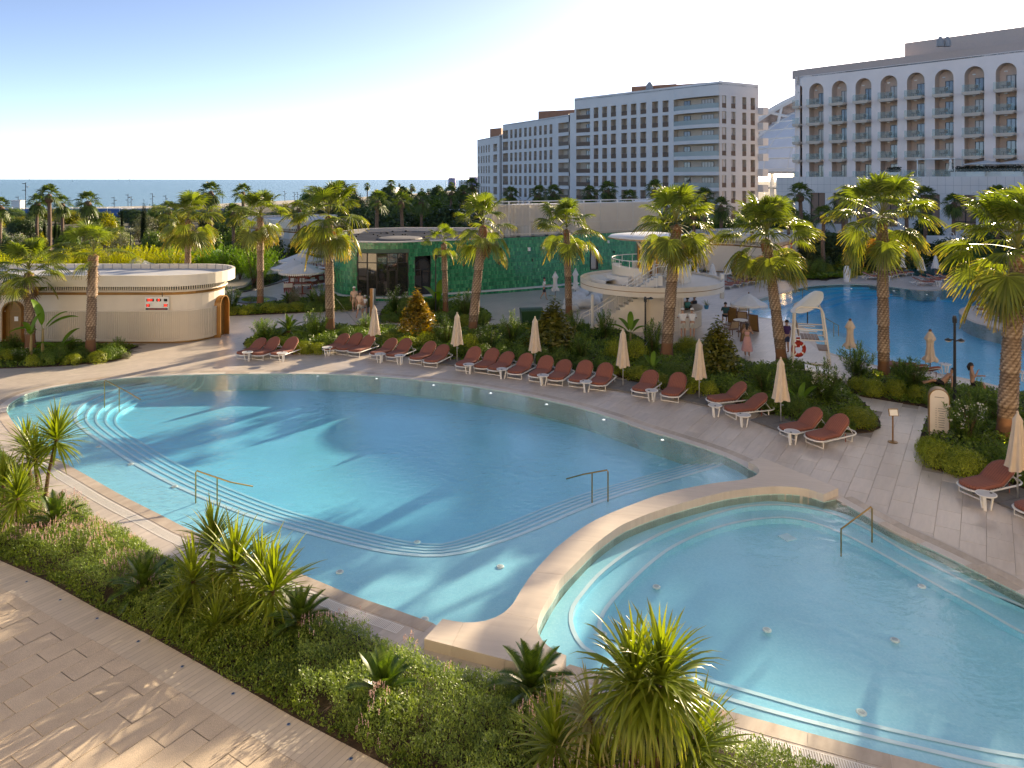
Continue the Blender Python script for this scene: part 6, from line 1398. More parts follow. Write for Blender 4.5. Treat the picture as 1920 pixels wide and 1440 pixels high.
def wand(seed, n, h, spread, ll, lw, ns=16):
 """upright wands carrying whorls of long narrow leaves, as oleander does"""
 rg = np.random.RandomState(seed); V = []
 for s in range(ns):
  a = rg.uniform(0, 2*math.pi); q = spread*math.sqrt(rg.rand()); tip = np.array([q*math.cos(a), q*math.sin(a), h*rg.uniform(.72, 1.02)*(1-0.28*(q/spread)**2)]); b = tip*np.array([0.25, 0.25, 0]);
  m = n//ns
  for k in range(m):
   f = 0.22+0.78*(k/m); p = b+(tip-b)*f; p[:2] += (tip-b)[:2]*(f*f-f)*0.5; az = rg.uniform(0, 2*math.pi); el = R(rg.uniform(5, 60)*(0.4+0.9*f)); d = np.array([math.cos(az)*math.cos(el), math.sin(az)*math.cos(el), math.sin(el)]); sd = np.array([-math.sin(az), math.cos(az), 0]); l = ll*rg.uniform(.7, 1.15)*(1-0.3*max(0, f-.8)*5*0.4); w = lw*rg.uniform(.8, 1.2)
   V += [p, p+d*l*0.5+sd*w/2, p+d*l-np.array([0, 0, l*0.12]), p+d*l*0.5-sd*w/2]
 V = np.array(V); return V, np.arange(len(V)).reshape(-1, 4)
def scatter_tops(V, n, size, seed):
 rg = np.random.RandomState(seed); c = V.reshape(-1, 4, 3)[:, 2]; z = c[:, 2]; pick = rg.choice(len(c), n*1, p=(np.maximum(z-z.max()*0.35, 0)**1.5+1e-6)/(np.maximum(z-z.max()*0.35, 0)**1.5+1e-6).sum()); P3 = c[pick]; W = []
 for p in P3:
  for k in range(5):
   d = rg.normal(0, 1, 3); d /= np.linalg.norm(d); u = np.cross(d, [0.3, 0.5, 0.8]); u /= np.linalg.norm(u); q = p+rg.normal(0, size*.8, 3); W += [q-d*size*.5, q+u*size*.4, q+d*size*.5, q-u*size*.4]
 W = np.array(W); return W, np.arange(len(W)).reshape(-1, 4)
PR = {}
def mk(key, name, cat, mat, V, Fq, tr=None, fl=None): PR[key] = plant_proto(name, cat, key, V, Fq, tr, mat, fl)
for v in range(2):
 mk('euo%d' % v, 'euonymus_shrub', 'shrub', 'euonymus', *leaf_cloud(10+v, 3600, (0.62, 0.62, 0.72), 'ball', 0.055, 0.032, clump=22, shell=0.6), stems(5, 0.45, 0.25, 0.012, v))
 mk('box%d' % v, 'round_box_shrub', 'shrub', 'box', *leaf_cloud(20+v, 3600, (0.62, 0.62, 0.75), 'ball', 0.05, 0.028, clump=26, shell=0.6), stems(5, 0.45, 0.25, 0.012, v))
 mk('ole%d' % v, 'oleander_bush', 'shrub', 'oleander', *wand(30+v, 2600, 1.75, 0.85, 0.20, 0.030, 34), stems(12, 1.4, 0.6, 0.014, v))
 Vw, Fw = wand(40+v, 2600, 1.75, 0.9, 0.19, 0.03, 34); mk('olw%d' % v, 'flowering_oleander', 'shrub', 'oleander', Vw, Fw, stems(12, 1.4, 0.6, 0.014, v), scatter_tops(Vw, 34, 0.055, v))
 mk('mag%d' % v, 'magnolia_tree', 'tree', 'magnolia', *leaf_cloud(50+v, 2600, (0.95, 0.95, 2.7), 'cone', 0.17, 0.08, clump=34, shell=0.35), stems(3, 2.2, 0.12, 0.03, v))
 mk('bam%d' % v, 'bamboo_thicket', 'shrub', 'bamboo', *wand(60+v, 6500, 2.6, 1.7, 0.17, 0.035, 70), stems(30, 2.2, 1.3, 0.012, v))
 mk('bag%d' % v, 'green_bamboo_thicket', 'shrub', 'bamboog', *wand(70+v, 6500, 2.9, 1.8, 0.17, 0.035, 70), stems(30, 2.4, 1.3, 0.012, v))
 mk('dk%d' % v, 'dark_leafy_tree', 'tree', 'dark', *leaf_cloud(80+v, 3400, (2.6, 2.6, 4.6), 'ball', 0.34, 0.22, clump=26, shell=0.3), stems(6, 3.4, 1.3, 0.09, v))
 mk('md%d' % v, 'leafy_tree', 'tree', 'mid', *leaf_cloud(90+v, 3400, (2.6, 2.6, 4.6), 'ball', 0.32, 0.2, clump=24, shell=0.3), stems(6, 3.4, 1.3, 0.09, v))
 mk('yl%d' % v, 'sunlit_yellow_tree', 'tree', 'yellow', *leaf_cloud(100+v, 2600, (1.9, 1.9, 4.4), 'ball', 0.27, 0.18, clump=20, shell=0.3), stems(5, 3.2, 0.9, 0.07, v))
 mk('gr%d' % v, 'silvery_shrub', 'shrub', 'grey', *leaf_cloud(110+v, 2400, (1.6, 1.6, 2.3), 'ball', 0.16, 0.07, clump=20, shell=0.3), stems(6, 1.6, 0.8, 0.04, v))
 Vw, Fw = leaf_cloud(115+v, 2400, (1.6, 1.6, 2.3), 'ball', 0.2, 0.06, clump=20, shell=0.3); mk('pk%d' % v, 'pink_flowering_bush', 'shrub', 'mid', Vw, Fw, stems(6, 1.6, 0.8, 0.04, v), scatter_tops(Vw, 110, 0.11, v))
 PR['pk%d' % v].root.children[-1].data.materials[0] = LM['pink']
 mk('cyp%d' % v, 'cypress_tree', 'tree', 'cypress', *leaf_cloud(120+v, 3400, (0.75, 0.75, 7.5), 'cone' if v else 'ball', 0.30, 0.10, out_=0.2, up=1.6, clump=60, shell=0.3), stems(1, 5, 0.05, 0.09, v))
mk('gold', 'golden_magnolia', 'tree', 'golden', *leaf_cloud(55, 2400, (0.95, 0.95, 2.8), 'cone', 0.17, 0.085, clump=34, shell=0.3), stems(3, 2.2, 0.12, 0.03, 5))
mk('ball', 'large_clipped_ball', 'shrub', 'euonymus', *leaf_cloud(15, 9000, (1.0, 1.0, 0.95), 'ball', 0.055, 0.034, clump=60, shell=0.7), stems(6, 0.5, 0.3, 0.015, 2))
mk('bball', 'dark_clipped_ball', 'shrub', 'box', *leaf_cloud(16, 6000, (1.0, 1.0, 1.1), 'ball', 0.07, 0.04, clump=60, shell=0.7), stems(6, 0.5, 0.3, 0.015, 2))
Vu, Fu = leaf_cloud(130, 5200, (3.3, 3.3, 2.6), 'ball', 0.26, 0.15, clump=30, shell=0.4); Vu[:, 2] += 2.2
tp_ = MB(); tp_.tube([(0, 0, 0), (0.1, 0, 1.5), (0.3, 0.1, 3.0)], [0.2, 0.16, 0.1], 8); [tp_.tube([(0.1, 0, 1.5), (math.cos(a)*1.2, math.sin(a)*1.2, 2.8), (math.cos(a)*2, math.sin(a)*2, 3.6)], [0.11, 0.08, 0.03], 6) for a in (0, 1.3, 2.6, 3.9, 5.2)]
mk('pine', 'umbrella_pine', 'tree', 'dark', Vu, Fu, tp_)
# distant palms: one crown mesh, four variants
for v in range(4):
 rg = random.Random(v); Vs, Fs, o_ = [], [], 0
 for i in range(26 if v < 3 else 18):
  f = i/25; e = R(84-f*135); V, Fq, T, mi = fan_frond(500+v*40+i, e, 0.85, 0.95, 15, 0, steps=2, droop=0.95); az = i*2.39996; c, s = math.cos(az), math.sin(az); Q = V.copy(); Q[:, 0] = V[:, 0]*c-V[:, 1]*s; Q[:, 1] = V[:, 0]*s+V[:, 1]*c; Q[:, 2] += 7.0-0.3*f; Vs.append(Q); Fs.append(Fq+o_); o_ += len(Q)
 root = thing('distant_fan_palm', 'fan palm', 'palm tree', (0, 0, -50)); ob('crown', npmesh('crown', np.concatenate(Vs), np.concatenate(Fs), MAT['palmfar']), root)
 tk = MB(); tk.tube([(0, 0, 0), (0.05*v, 0.02, 3.5), (0, 0, 7.0)], [0.28, 0.22, 0.2], 9); tk.lathe([(0.2, 6.0), (0.42, 6.2), (0.46, 6.6), (0.2, 7.1)], 9); tk.build('trunk', M('distant_palm_bark', (0.17, 0.11, 0.075), 0.9, var=0.3, scale=8) if v == 0 else bpy.data.materials['distant_palm_bark'], root)
 PR['fp%d' % v] = Maker(root)
PROTO_SIZE = {'euo': (1.24, 0.75), 'box': (1.24, 0.78), 'ole': (1.9, 1.8), 'olw': (1.9, 1.8), 'mag': (1.7, 2.85), 'gold': (1.7, 2.95), 'bam': (3.6, 2.7), 'bag': (3.8, 3.0), 'dk': (5.2, 4.9), 'md': (5.2, 4.9), 'yl': (3.8, 4.7), 'gr': (3.2, 2.45), 'pk': (3.2, 2.45), 'cyp': (1.5, 7.9), 'ball': (2.0, 1.0), 'bball': (2.0, 1.15), 'pine': (6.6, 5.2), 'fp': (4.2, 8.0)}
prng = random.Random(77)
def put(key, x, y, hpx=None, wpx=None, label=None, d=None, group=None):
 """plant with its foot at photo point (x, y) and the height / width it shows there; d: distance when the foot is hidden"""
 k0 = key.rstrip('0123456789'); key = key if key in PR else key+str(prng.randrange(2 if k0 != 'fp' else 4))
 p = G(x, y) if d is None else Vector(((x-960)*d/F, d, 0)); S_ = p.y/F; w0, h0 = PROTO_SIZE[k0]
 h_ = (hpx*S_ if d is None else zy(y, d)); sz = h_/h0; sxy = (wpx*S_/w0) if wpx else sz
 return PR[key].place((p.x, p.y, 0), prng.uniform(0, 6.28), label, group, (sxy, sxy, sz))
GB = 'shrubs in the bed behind the loungers'
FRONT = [  # key, x, y, height px, width px, label
 ('euo', 480, 652, 22, 48, 'yellow green shrub behind the leftmost lounger'), ('ole', 497, 644, 52, 66, 'loose oleander at the left end of the bed'), ('euo', 528, 655, 28, 40, 'yellow green ball beside the third lounger'),
 ('box', 560, 645, 30, 46, 'dark shrub below the feathery bush'), ('euo', 570, 661, 26, 46, 'low yellow hedge ball right of the third lounger'), ('euo', 596, 662, 24, 40, 'yellow ball left of the row of three loungers'), ('ole', 592, 640, 68, 56, 'feathery willow leaved bush left of the palm trunk'),
 ('box', 616, 652, 38, 40, 'dark clipped ball before the tall palm trunk'), ('box', 650, 640, 34, 42, 'dark shrub behind the row of three loungers'), ('box', 676, 642, 34, 40, 'dark shrub left of the first closed parasol'), ('ole', 686, 628, 44, 42, 'small bushy oleander behind the first parasol'),
 ('euo', 728, 648, 30, 46, 'yellow green shrub right of the first parasol'), ('ole', 738, 636, 26, 36, 'spiky low shrub behind the fourth lounger group'), ('euo', 764, 655, 30, 50, 'yellow green shrub behind the two table loungers'), ('euo', 800, 652, 34, 50, 'yellow shrub at the foot of the golden magnolia'), ('olw', 838, 650, 62, 62, 'pale oleander right of the golden magnolia'),
 ('box', 820, 664, 34, 44, 'dark shrub behind the pair with sunlit foot ends'), ('box', 848, 668, 40, 40, 'dark shrub left of the second parasol'), ('euo', 878, 664, 44, 52, 'yellow green bush right of the second parasol'), ('olw', 915, 662, 58, 62, 'white flowering oleander right of the second parasol'), ('olw', 960, 650, 70, 58, 'rounded white flowering oleander left of the wheeled bin'),
 ('box', 905, 676, 40, 44, 'dark shrub under the white flowers'), ('box', 940, 680, 42, 46, 'dark hedge shrub left of the third parasol'), ('box', 975, 682, 42, 44, 'dark hedge shrub left of the third parasol foot'), ('box', 1015, 688, 44, 46, 'dark shrub right of the third parasol'), ('box', 1050, 690, 52, 50, 'dark shrub under the big magnolia'),
 ('mag', 1040, 664, 118, 112, 'broad magnolia behind the third parasol'), ('ole', 1092, 684, 66, 62, 'willow leaved bush right of the magnolia'), ('box', 1094, 696, 36, 50, 'dark shrub between two parasols'), ('ole', 1075, 640, 64, 52, 'dark oleander by the bar stairs'), ('ole', 1135, 640, 66, 46, 'columnar dark oleander below the bar stairs'), ('box', 1128, 702, 40, 44, 'dark shrub left of the fourth parasol'),
 ('euo', 1150, 680, 52, 44, 'yellow bush left of the fourth parasol'), ('euo', 1192, 676, 48, 52, 'yellow bush right of the fourth parasol'), ('euo', 1160, 706, 30, 52, 'low yellow shrub at the fourth parasol foot'), ('euo', 1196, 712, 32, 52, 'low yellow shrub behind the lounger pair with one table'), ('ole', 1226, 670, 76, 56, 'dark oleander beside the black lamp post'), ('box', 1212, 694, 34, 44, 'dark shrub below the black lamp post'), ('euo', 1238, 724, 30, 46, 'low yellow shrub between the fourth and fifth parasols'),
 ('bball', 1262, 708, 34, 66, 'wide dark clipped ball at the thick palm trunk'), ('ball', 1290, 662, 36, 56, 'bright lime clipped ball beside the bar guests'), ('mag', 1347, 706, 124, 96, 'slim bronze leaved magnolia right of the fifth parasol'), ('euo', 1302, 738, 36, 48, 'yellow green shrub behind the fifth parasol'), ('euo', 1330, 742, 34, 42, 'yellow green shrub right of the fifth parasol'), ('box', 1368, 738, 42, 56, 'dark shrub at the foot of the slim magnolia'),
 ('ole', 1432, 742, 68, 70, 'dark oleander left of the sixth parasol'), ('box', 1408, 758, 40, 56, 'dark shrub behind the loungers at the sixth parasol'), ('box', 1452, 772, 46, 50, 'dark shrub at the sixth parasol pole'), ('olw', 1545, 762, 92, 92, 'big oleander with white flowers before the white step box'), ('box', 1494, 782, 50, 56, 'dark shrub between sixth parasol and lounger pair'), ('bball', 1535, 800, 46, 76, 'dark clipped shrub behind the last lounger pair'),
 ('ole', 1500, 760, 70, 60, 'dark oleander right of the sixth parasol'), ('ball', 1606, 798, 40, 78, 'yellow green ball at the rounded end of the bed'), ('box', 1574, 806, 34, 60, 'dark low shrub at the rounded end of the bed'), ('gold', 783, 633, 104, 80, 'golden leaved magnolia behind the second lounger group')]
for k, x, y, h_, w_, lb in FRONT: put(k, x, y, h_, w_, lb, group=GB)
GR_ = 'shrubs in the right hand bed'
for k, x, y, h_, w_, lb in [('ole', 1605, 712, 76, 78, 'dense dark oleander left of the uplit palm'), ('euo', 1612, 733, 32, 50, 'yellow green shrub at the corner of the right bed'), ('euo', 1640, 742, 36, 48, 'yellow green shrub left of the uplit trunk'), ('euo', 1680, 744, 40, 52, 'yellow green shrub right of the uplit trunk'), ('ole', 1712, 738, 74, 72, 'light oleander right of the uplit trunk'), ('euo', 1722, 752, 36, 44, 'yellow shrub under the light oleander'), ('box', 1742, 756, 36, 44, 'dark shrub left of the white totem'), ('ole', 1690, 720, 52, 50, 'oleander behind the uplit trunk shrubs'),
 ('ole', 1830, 790, 84, 84, 'tall oleander in front of the sunbathing people'), ('olw', 1815, 838, 96, 104, 'big dark oleander right of the white totem sign'), ('ole', 1768, 772, 40, 40, 'small oleander behind the totem sign'), ('ole', 1872, 800, 60, 60, 'oleander beside the nearest palm trunk'), ('ball', 1762, 872, 52, 84, 'yellow green clipped mound leftmost at the totem'), ('ball', 1806, 888, 54, 92, 'yellow green clipped mound nearest the lounger'), ('ball', 1740, 850, 36, 50, 'small yellow green mound at the totem foot'), ('box', 1866, 872, 50, 70, 'dark shrub behind the right lounger'), ('bball', 1904, 900, 60, 80, 'dark shrub at the right picture border')]: put(k, x, y, h_, w_, lb, group=GR_)
GP_ = 'shrubs around the changing pavilion'
for k, x, y, h_, w_, lb in [('euo', 8, 680, 30, 44, 'yellow green shrub at the left picture border'), ('olw', 38, 682, 32, 44, 'white flowering shrub left of the banana'), ('euo', 62, 686, 26, 36, 'yellow green shrub under the banana leaves'), ('box', 88, 684, 32, 40, 'dark shrub below the banana'), ('box', 112, 676, 34, 50, 'dark shrub between banana and palm'), ('euo', 136, 684, 24, 38, 'yellow shrub left of the slim palm base'), ('box', 150, 676, 30, 36, 'dark shrub at the slim palm base'), ('euo', 182, 680, 26, 40, 'yellow shrub right of the slim palm base'), ('box', 206, 672, 34, 56, 'dark green mound right of the slim palm'), ('gr', 236, 672, 14, 26, 'pale grassy tuft at the tip of the pavilion bed'), ('ole', 22, 660, 36, 40, 'oleander at the left bronze door'), ('ole', 222, 664, 36, 30, 'thin oleander right of the bronze door'), ('ole', 130, 662, 34, 34, 'small oleander before the slatted fence'),
 ('olw', 432, 585, 52, 50, 'white oleander right of the pavilion corner'), ('euo', 440, 590, 18, 40, 'low hedge shrub at the pavilion corner'), ('euo', 466, 589, 20, 40, 'low hedge shrub left of the pond palm'), ('euo', 505, 586, 22, 44, 'low hedge shrub right of the pond palm'), ('euo', 530, 585, 20, 40, 'low hedge shrub under the small olive'), ('euo', 556, 583, 20, 42, 'low hedge shrub right of the small olive'), ('box', 590, 584, 24, 44, 'dark hedge shrub below the red seats'), ('olw', 604, 580, 50, 52, 'white oleander beside the tall palm trunk'), ('box', 640, 582, 26, 46, 'dark hedge shrub before the walkers'), ('box', 664, 580, 26, 40, 'dark hedge shrub at the walkers'), ('gr', 551, 576, 46, 28, 'small silvery olive tree by the red seats')]: put(k, x, y, h_, w_, lb, group=GP_)
GG_ = 'shrubs at the green restaurant'
for k, x, y, h_, w_, lb in [('olw', 742, 592, 58, 56, 'dark oleander before the glass front'), ('bball', 762, 598, 50, 40, 'clipped ball tree left of the dark door'), ('box', 730, 604, 22, 40, 'low shrub at the glass front corner'), ('olw', 872, 600, 60, 52, 'white oleander left of the leaning petiole palm'), ('box', 852, 604, 30, 40, 'dark shrub beside the young palm'), ('euo', 872, 612, 26, 40, 'yellow green shrub under the white oleander'), ('ole', 812, 590, 40, 40, 'leafy plant at the foot of the young palm'), ('box', 906, 606, 30, 26, 'dark shrub at the kerb of the service road')]: put(k, x, y, h_, w_, lb, group=GG_)
# lagoon side
GL_ = 'plants on the slope left of the lagoon'
for k, x, y, h_, w_, lb in [('bball', 1478, 512, 44, 50, 'dark bush at the corner of the kiosk pavilion'), ('ole', 1512, 522, 40, 46, 'bushy palm like shrub by the lagoon path'), ('ball', 1552, 517, 26, 26, 'pale clipped ball on the slope'), ('ball', 1572, 510, 22, 24, 'lime ball on the slope'), ('ball', 1611, 515, 14, 40, 'low yellow mound right of the white marker'), ('bball', 1622, 500, 26, 44, 'dark mound behind the straight palm'), ('ball', 1632, 487, 16, 26, 'small pale ball behind the straight palm'), ('ball', 1586, 520, 14, 36, 'low dark yellow mound left of the white marker'), ('bam', 1608, 502, 24, 24, 'upright light grass clump behind the marker'), ('ball', 1480, 524, 12, 44, 'low yellow mound before the dark bush'), ('bball', 1536, 518, 40, 34, 'dark bush in the middle of the slope'), ('dk', 1500, 500, 46, 60, 'dark leafy shrub behind the slope'), ('dk', 1560, 492, 34, 60, 'dark leafy shrub on the upper slope'), ('md', 1590, 488, 40, 56, 'green leafy shrub on the upper slope'),
 ('dk', 1680, 480, 46, 56, 'dark tree behind the far loungers'), ('md', 1712, 478, 34, 44, 'green tree behind the far loungers'), ('dk', 1650, 482, 52, 60, 'dark tree behind the straight palm trunk'), ('ball', 1696, 480, 13, 30, 'lime mound behind the far loungers'), ('ball', 1720, 480, 12, 26, 'lime mound under the far closed parasol'), ('ball', 1664, 482, 12, 24, 'pale mound at the first far lounger'), ('md', 1740, 478, 30, 40, 'fern like green shrub left of the white kiosk'), ('dk', 1740, 468, 84, 60, 'dark purple leaved tree behind the far loungers'), ('bball', 1398, 520, 36, 44, 'large dark dome bush before the arched doors'), ('bball', 1376, 516, 26, 30, 'dark bush behind the bar loungers'), ('dk', 1864, 470, 50, 70, 'dark tree right of the white kiosk'), ('md', 1896, 480, 40, 60, 'green shrub at the right border behind the palm'), ('dk', 1830, 470, 40, 50, 'dark shrub behind the white kiosk'),
 ('md', 1296, 505, 56, 60, 'sunny green tree behind the bar canopy'), ('dk', 1330, 490, 70, 70, 'dark tree behind the bar canopy'), ('ball', 1340, 488, 16, 22, 'clipped ball on the ramp behind the bar'), ('ball', 1356, 484, 14, 20, 'second clipped ball on the ramp'), ('bball', 1326, 500, 30, 34, 'dark bush below the ramp')]: put(k, x, y, h_, w_, lb, group=GL_)
# garden between the pavilion and the sea
GS = 'trees and shrubs between the pools and the sea'
for i in range(17):
 x = 128+i*23+prng.uniform(-6, 6); yy = 470+prng.uniform(-6, 3)-(8 if i < 8 else 14); put('bam' if x < 330 else 'bag', x, yy-4, d=66+prng.uniform(0, 7), label='yellow bamboo thicket behind the beige pavilion' if x < 330 else 'green bamboo thicket behind the white scalloped parasols', group='bamboo thickets')
for x in (14, 46, 80, 112): put('bam', x, 470+prng.uniform(-8, 4), d=60+prng.uniform(0, 5), label='yellow bamboo thicket behind the beige pavilion', group='bamboo thickets')
SEA_ = [('pine', 42, 402, 100, 60, 'dark umbrella pine at the left'), ('dk', 20, 438, 84, 60, 'dark round tree left of the silvery bush'), ('gr', 58, 440, 80, 44, 'silvery bush below the umbrella pine'), ('yl', 78, 424, 88, 26, 'thin sunlit yellow tree left of the palm'), ('md', 130, 414, 96, 44, 'bushy green tree right of the palm with cypresses'), ('yl', 203, 384, 104, 40, 'tall sunlit tree left of the tallest cypress'), ('gr', 225, 430, 92, 50, 'grey shrub under the sunlit tree'), ('pk', 232, 428, 104, 40, 'pink flowering bush left of the cypress'), ('pk', 250, 420, 118, 50, 'pale pink bush beyond the path'), ('gr', 262, 416, 110, 50, 'olive grey bush beside the cypress'),
 ('cyp', 70, 395, 105, 12, 'dark cypress left of the tall palm'), ('cyp', 83, 402, 104, 11, 'dark cypress behind the tall palm'), ('cyp', 104, 402, 104, 11, 'dark cypress right of the tall palm'), ('cyp', 229, 380, 112, 9, 'slim cypress before the blue beach fence'), ('cyp', 270, 364, 102, 14, 'tallest cypress alone against the sea'), ('cyp', 328, 366, 130, 9, 'small cypress left of the pavilion palm'), ('cyp', 111, 410, 98, 10, 'short cypress in the dark group'),
 ('md', 288, 372, 140, 34, 'sunlit bush against the sea right of the cypress'), ('md', 288, 420, 92, 50, 'green tree between cypress and palm'), ('yl', 315, 400, 118, 40, 'yellow green tree behind the pavilion palm'), ('md', 436, 372, 118, 70, 'leafy tree between two tall palms'), ('dk', 420, 400, 92, 66, 'dark leafy tree behind the green bamboo'), ('md', 450, 412, 84, 70, 'bushy tree behind the pond palm'), ('dk', 500, 420, 84, 70, 'dark tree left of the grey pavilion'), ('md', 395, 420, 84, 60, 'green tree left of the pond palm'), ('yl', 430, 398, 100, 50, 'sunlit tree top between the tall palms'), ('yl', 535, 366, 130, 40, 'sunlit tree against the sea'), ('md', 548, 392, 112, 66, 'dark green tree above the grey pavilion roof'), ('md', 575, 374, 120, 56, 'round tree top left of the tall palm'),
 ('dk', 300, 438, 78, 60, 'dark shrub mass behind yellow bamboo'), ('dk', 340, 442, 80, 60, 'dark shrub mass at the pavilion palm'), ('dk', 240, 446, 74, 60, 'dark palm like shrub behind yellow bamboo'), ('dk', 130, 446, 72, 60, 'dark fan leaved shrub left of the slim palm'), ('md', 165, 444, 76, 50, 'green shrub behind the slim palm'), ('dk', 460, 438, 76, 60, 'shaded tree behind green bamboo'), ('md', 10, 460, 70, 60, 'green shrub at the left border'), ('dk', 385, 446, 76, 54, 'dark shrub behind the white parasol')]
for k, x, y, dd, w_, lb in SEA_: put(k, x, y, None, w_, lb, d=dd, group=GS)
for x, y, dd, lb in [(92, 349, 92, 'tall slim fan palm alone against the sea'), (70, 366, 100, 'low fan palm left of the tall slim one'), (117, 369, 98, 'low fan palm right of the tall slim one'), (165, 362, 84, 'broad dark fan palm against the sea'), (395, 344, 96, 'tall fan palm head against the sea horizon'), (455, 347, 110, 'fan palm head behind the pond palm'), (316, 380, 84, 'dark fan palm left of the pavilion palm'), (438, 384, 82, 'fan palm left of the pond palm crown'), (640, 342, 118, 'fan palm head behind the tall palm crown'), (560, 378, 88, 'sunlit fan palm left of the tall palm'), (0, 372, 90, 'fan palm tip at the left border'), (708, 360, 84, 'fan palm with dead skirt above the green restaurant'), (752, 362, 88, 'dark fan palm above the restaurant roof'), (790, 362, 100, 'fan palm left of the white garden building'), (733, 338, 230, 'lone distant fan palm on the horizon'), (845, 350, 130, 'fan palm beside the distant tower'), (885, 336, 150, 'fan palm at the left foot of the hotel'),
 (958, 352, 124, 'dark palm before the hotel, first from its left'), (1010, 350, 112, 'dark palm before the hotel behind the fountain palm'), (1038, 348, 118, 'second dark palm behind the fountain palm'), (1140, 342, 116, 'bushy dark palm above the slatted screen'), (1180, 358, 110, 'low dark palm above the slatted screen'), (1228, 340, 112, 'dark palm left of the bar palm crown'), (1105, 350, 120, 'dark palm behind the fountain palm crown'), (1320, 354, 100, 'dark palm between bar palm and leaning palm'), (1352, 372, 86, 'palm behind the bar palm on the right'), (1300, 382, 78, 'shaded palm right behind the bar palm'), (1500, 346, 92, 'dark palm before the hotel podium left part'), (1545, 388, 74, 'broad palm behind the lagoon slope'), (1580, 362, 84, 'dark palm left of the uplit palm crown'), (1700, 360, 86, 'dark palm right of the uplit palm crown'), (1788, 366, 92, 'dark palm before the podium windows'), (1735, 352, 96, 'palm top behind the uplit palm crown'), (1870, 350, 92, 'dark palm behind the nearest palm crown'), (1410, 384, 76, 'palm behind the leaning palm'), (1840, 384, 84, 'dark palm behind the nearest palm fronds'), (1480, 390, 78, 'palm right behind the leaning palm')]: put('fp', x, y, label=lb, d=dd, group='distant fan palms')
# the dark wood towards the hotel
for i in range(64):
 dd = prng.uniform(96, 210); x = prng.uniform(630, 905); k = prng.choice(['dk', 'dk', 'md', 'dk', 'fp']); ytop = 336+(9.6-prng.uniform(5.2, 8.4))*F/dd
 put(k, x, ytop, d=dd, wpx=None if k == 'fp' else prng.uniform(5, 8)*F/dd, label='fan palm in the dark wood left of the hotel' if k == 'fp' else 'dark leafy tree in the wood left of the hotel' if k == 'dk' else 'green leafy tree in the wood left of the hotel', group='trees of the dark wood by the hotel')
for i in range(34):
 dd = prng.uniform(190, 560); x = prng.uniform(560, 905) if dd < 330 else prng.uniform(700, 900); ytop = 336+(9.6-prng.uniform(4.5, 8.2))*F/dd
 put(prng.choice(['dk', 'md', 'fp', 'yl']), x, ytop, d=dd, label='distant tree of the coastal wood near the horizon', group='trees of the coastal wood')
for i in range(30):
 dd = prng.uniform(104, 128); x = prng.uniform(900, 1500); put(prng.choice(['dk', 'dk', 'md']), x, 336+(9.6-prng.uniform(4.0, 6.5))*F/dd, d=dd, label='dark tree at the foot of the hotel block', group='trees along the hotel foot')
for i in range(22):
 dd = prng.uniform(74, 92); x = prng.uniform(1500, 1925); put(prng.choice(['dk', 'dk', 'md', 'box']) if False else prng.choice(['dk', 'dk', 'md']), x, 336+(9.6-prng.uniform(2.6, 5.0))*F/dd, d=dd, label='dark tree before the podium of the arched hotel', group='trees along the podium')
for i in range(40):
 dd = prng.uniform(84, 150); x = prng.uniform(-30, 640); k = prng.choice(['dk', 'md', 'md', 'gr', 'yl', 'pk']); put(k, x, 336+(9.6-prng.uniform(2.2, 4.2))*F/dd, d=dd, label={'dk': 'dark bush in the seaside garden', 'md': 'green bush in the seaside garden', 'gr': 'silvery bush in the seaside garden', 'yl': 'yellowish bush in the seaside garden', 'pk': 'pink flowering bush in the seaside garden'}[k], group='bushes of the seaside garden')
for i in range(36):
 dd = prng.uniform(140, 184); x = prng.uniform(-20, 640); k = prng.choice(['dk', 'md', 'md', 'gr', 'yl']); put(k, x, 336+(9.6-prng.uniform(2.4, 3.6))*F/dd, d=dd, wpx=prng.uniform(5, 8)*F/dd, label={'dk': 'dark bush before the beach fence', 'md': 'green bush before the beach fence', 'gr': 'silvery bush before the beach fence', 'yl': 'yellowish bush before the beach fence'}[k], group='bushes before the beach fence')
for mk_ in PR.values():
 if not mk_.used:
  for c in list(mk_.root.children): bpy.data.objects.remove(c)
  bpy.data.objects.remove(mk_.root)
# ---- banana plants
def banana_leaf(seed, elev, L_, w):
 V, Fq = [], []; p = np.zeros(3); a = elev; n = 12
 for i in range(n+1):
  f = i/n; hw = 0.012 if f < 0.22 else w/2*math.sin(math.pi*min(1, (f-0.2)/0.8*0.94+0.04))**0.55; nv = np.array([-math.sin(a), 0, math.cos(a)]); s = np.array([0, 1, 0]); V += [list(p-s*hw+nv*hw*0.35), list(p), list(p+s*hw+nv*hw*0.35)]
  if i: m_ = len(V); Fq += [[m_-6, m_-5, m_-2, m_-3], [m_-5, m_-4, m_-1, m_-2]]
  a -= R(55)*f*2/n*math.cos(elev*0.6); p = p+np.array([math.cos(a), 0, math.sin(a)])*L_/n
 return np.array(V), np.array(Fq)
BL = [npmesh('leaf', *banana_leaf(i, R(e), 1.5, 0.42), LM['banana']) for i, e in enumerate((78, 55, 35, 18))]
def banana(label, p, leaves, stem=0.9, sc=1.0, seed=1):
 root = thing('banana_plant', label, 'plant', Vector((p.x, p.y, 0)), group='banana plants'); rg = random.Random(seed)
 MB().tube([(0, 0, 0), (0, 0, stem*0.6), (0.02, 0, stem)], [0.09, 0.07, 0.04], 8).build('stem', M('banana_stem', (0.28, 0.22, 0.09), 0.7) if 'banana_stem' not in bpy.data.materials else bpy.data.materials['banana_stem'], root)
 for az, k in leaves: o = ob('leaf', BL[k], root, (0, 0, stem*0.92), R(az)); o.scale = (sc*rg.uniform(.85, 1.1),)*3
banana('tall banana with two broad leaves before the pavilion fence', G(80, 676), [(20, 1), (165, 0), (40, 2), (200, 3)], 1.7, 1.15)
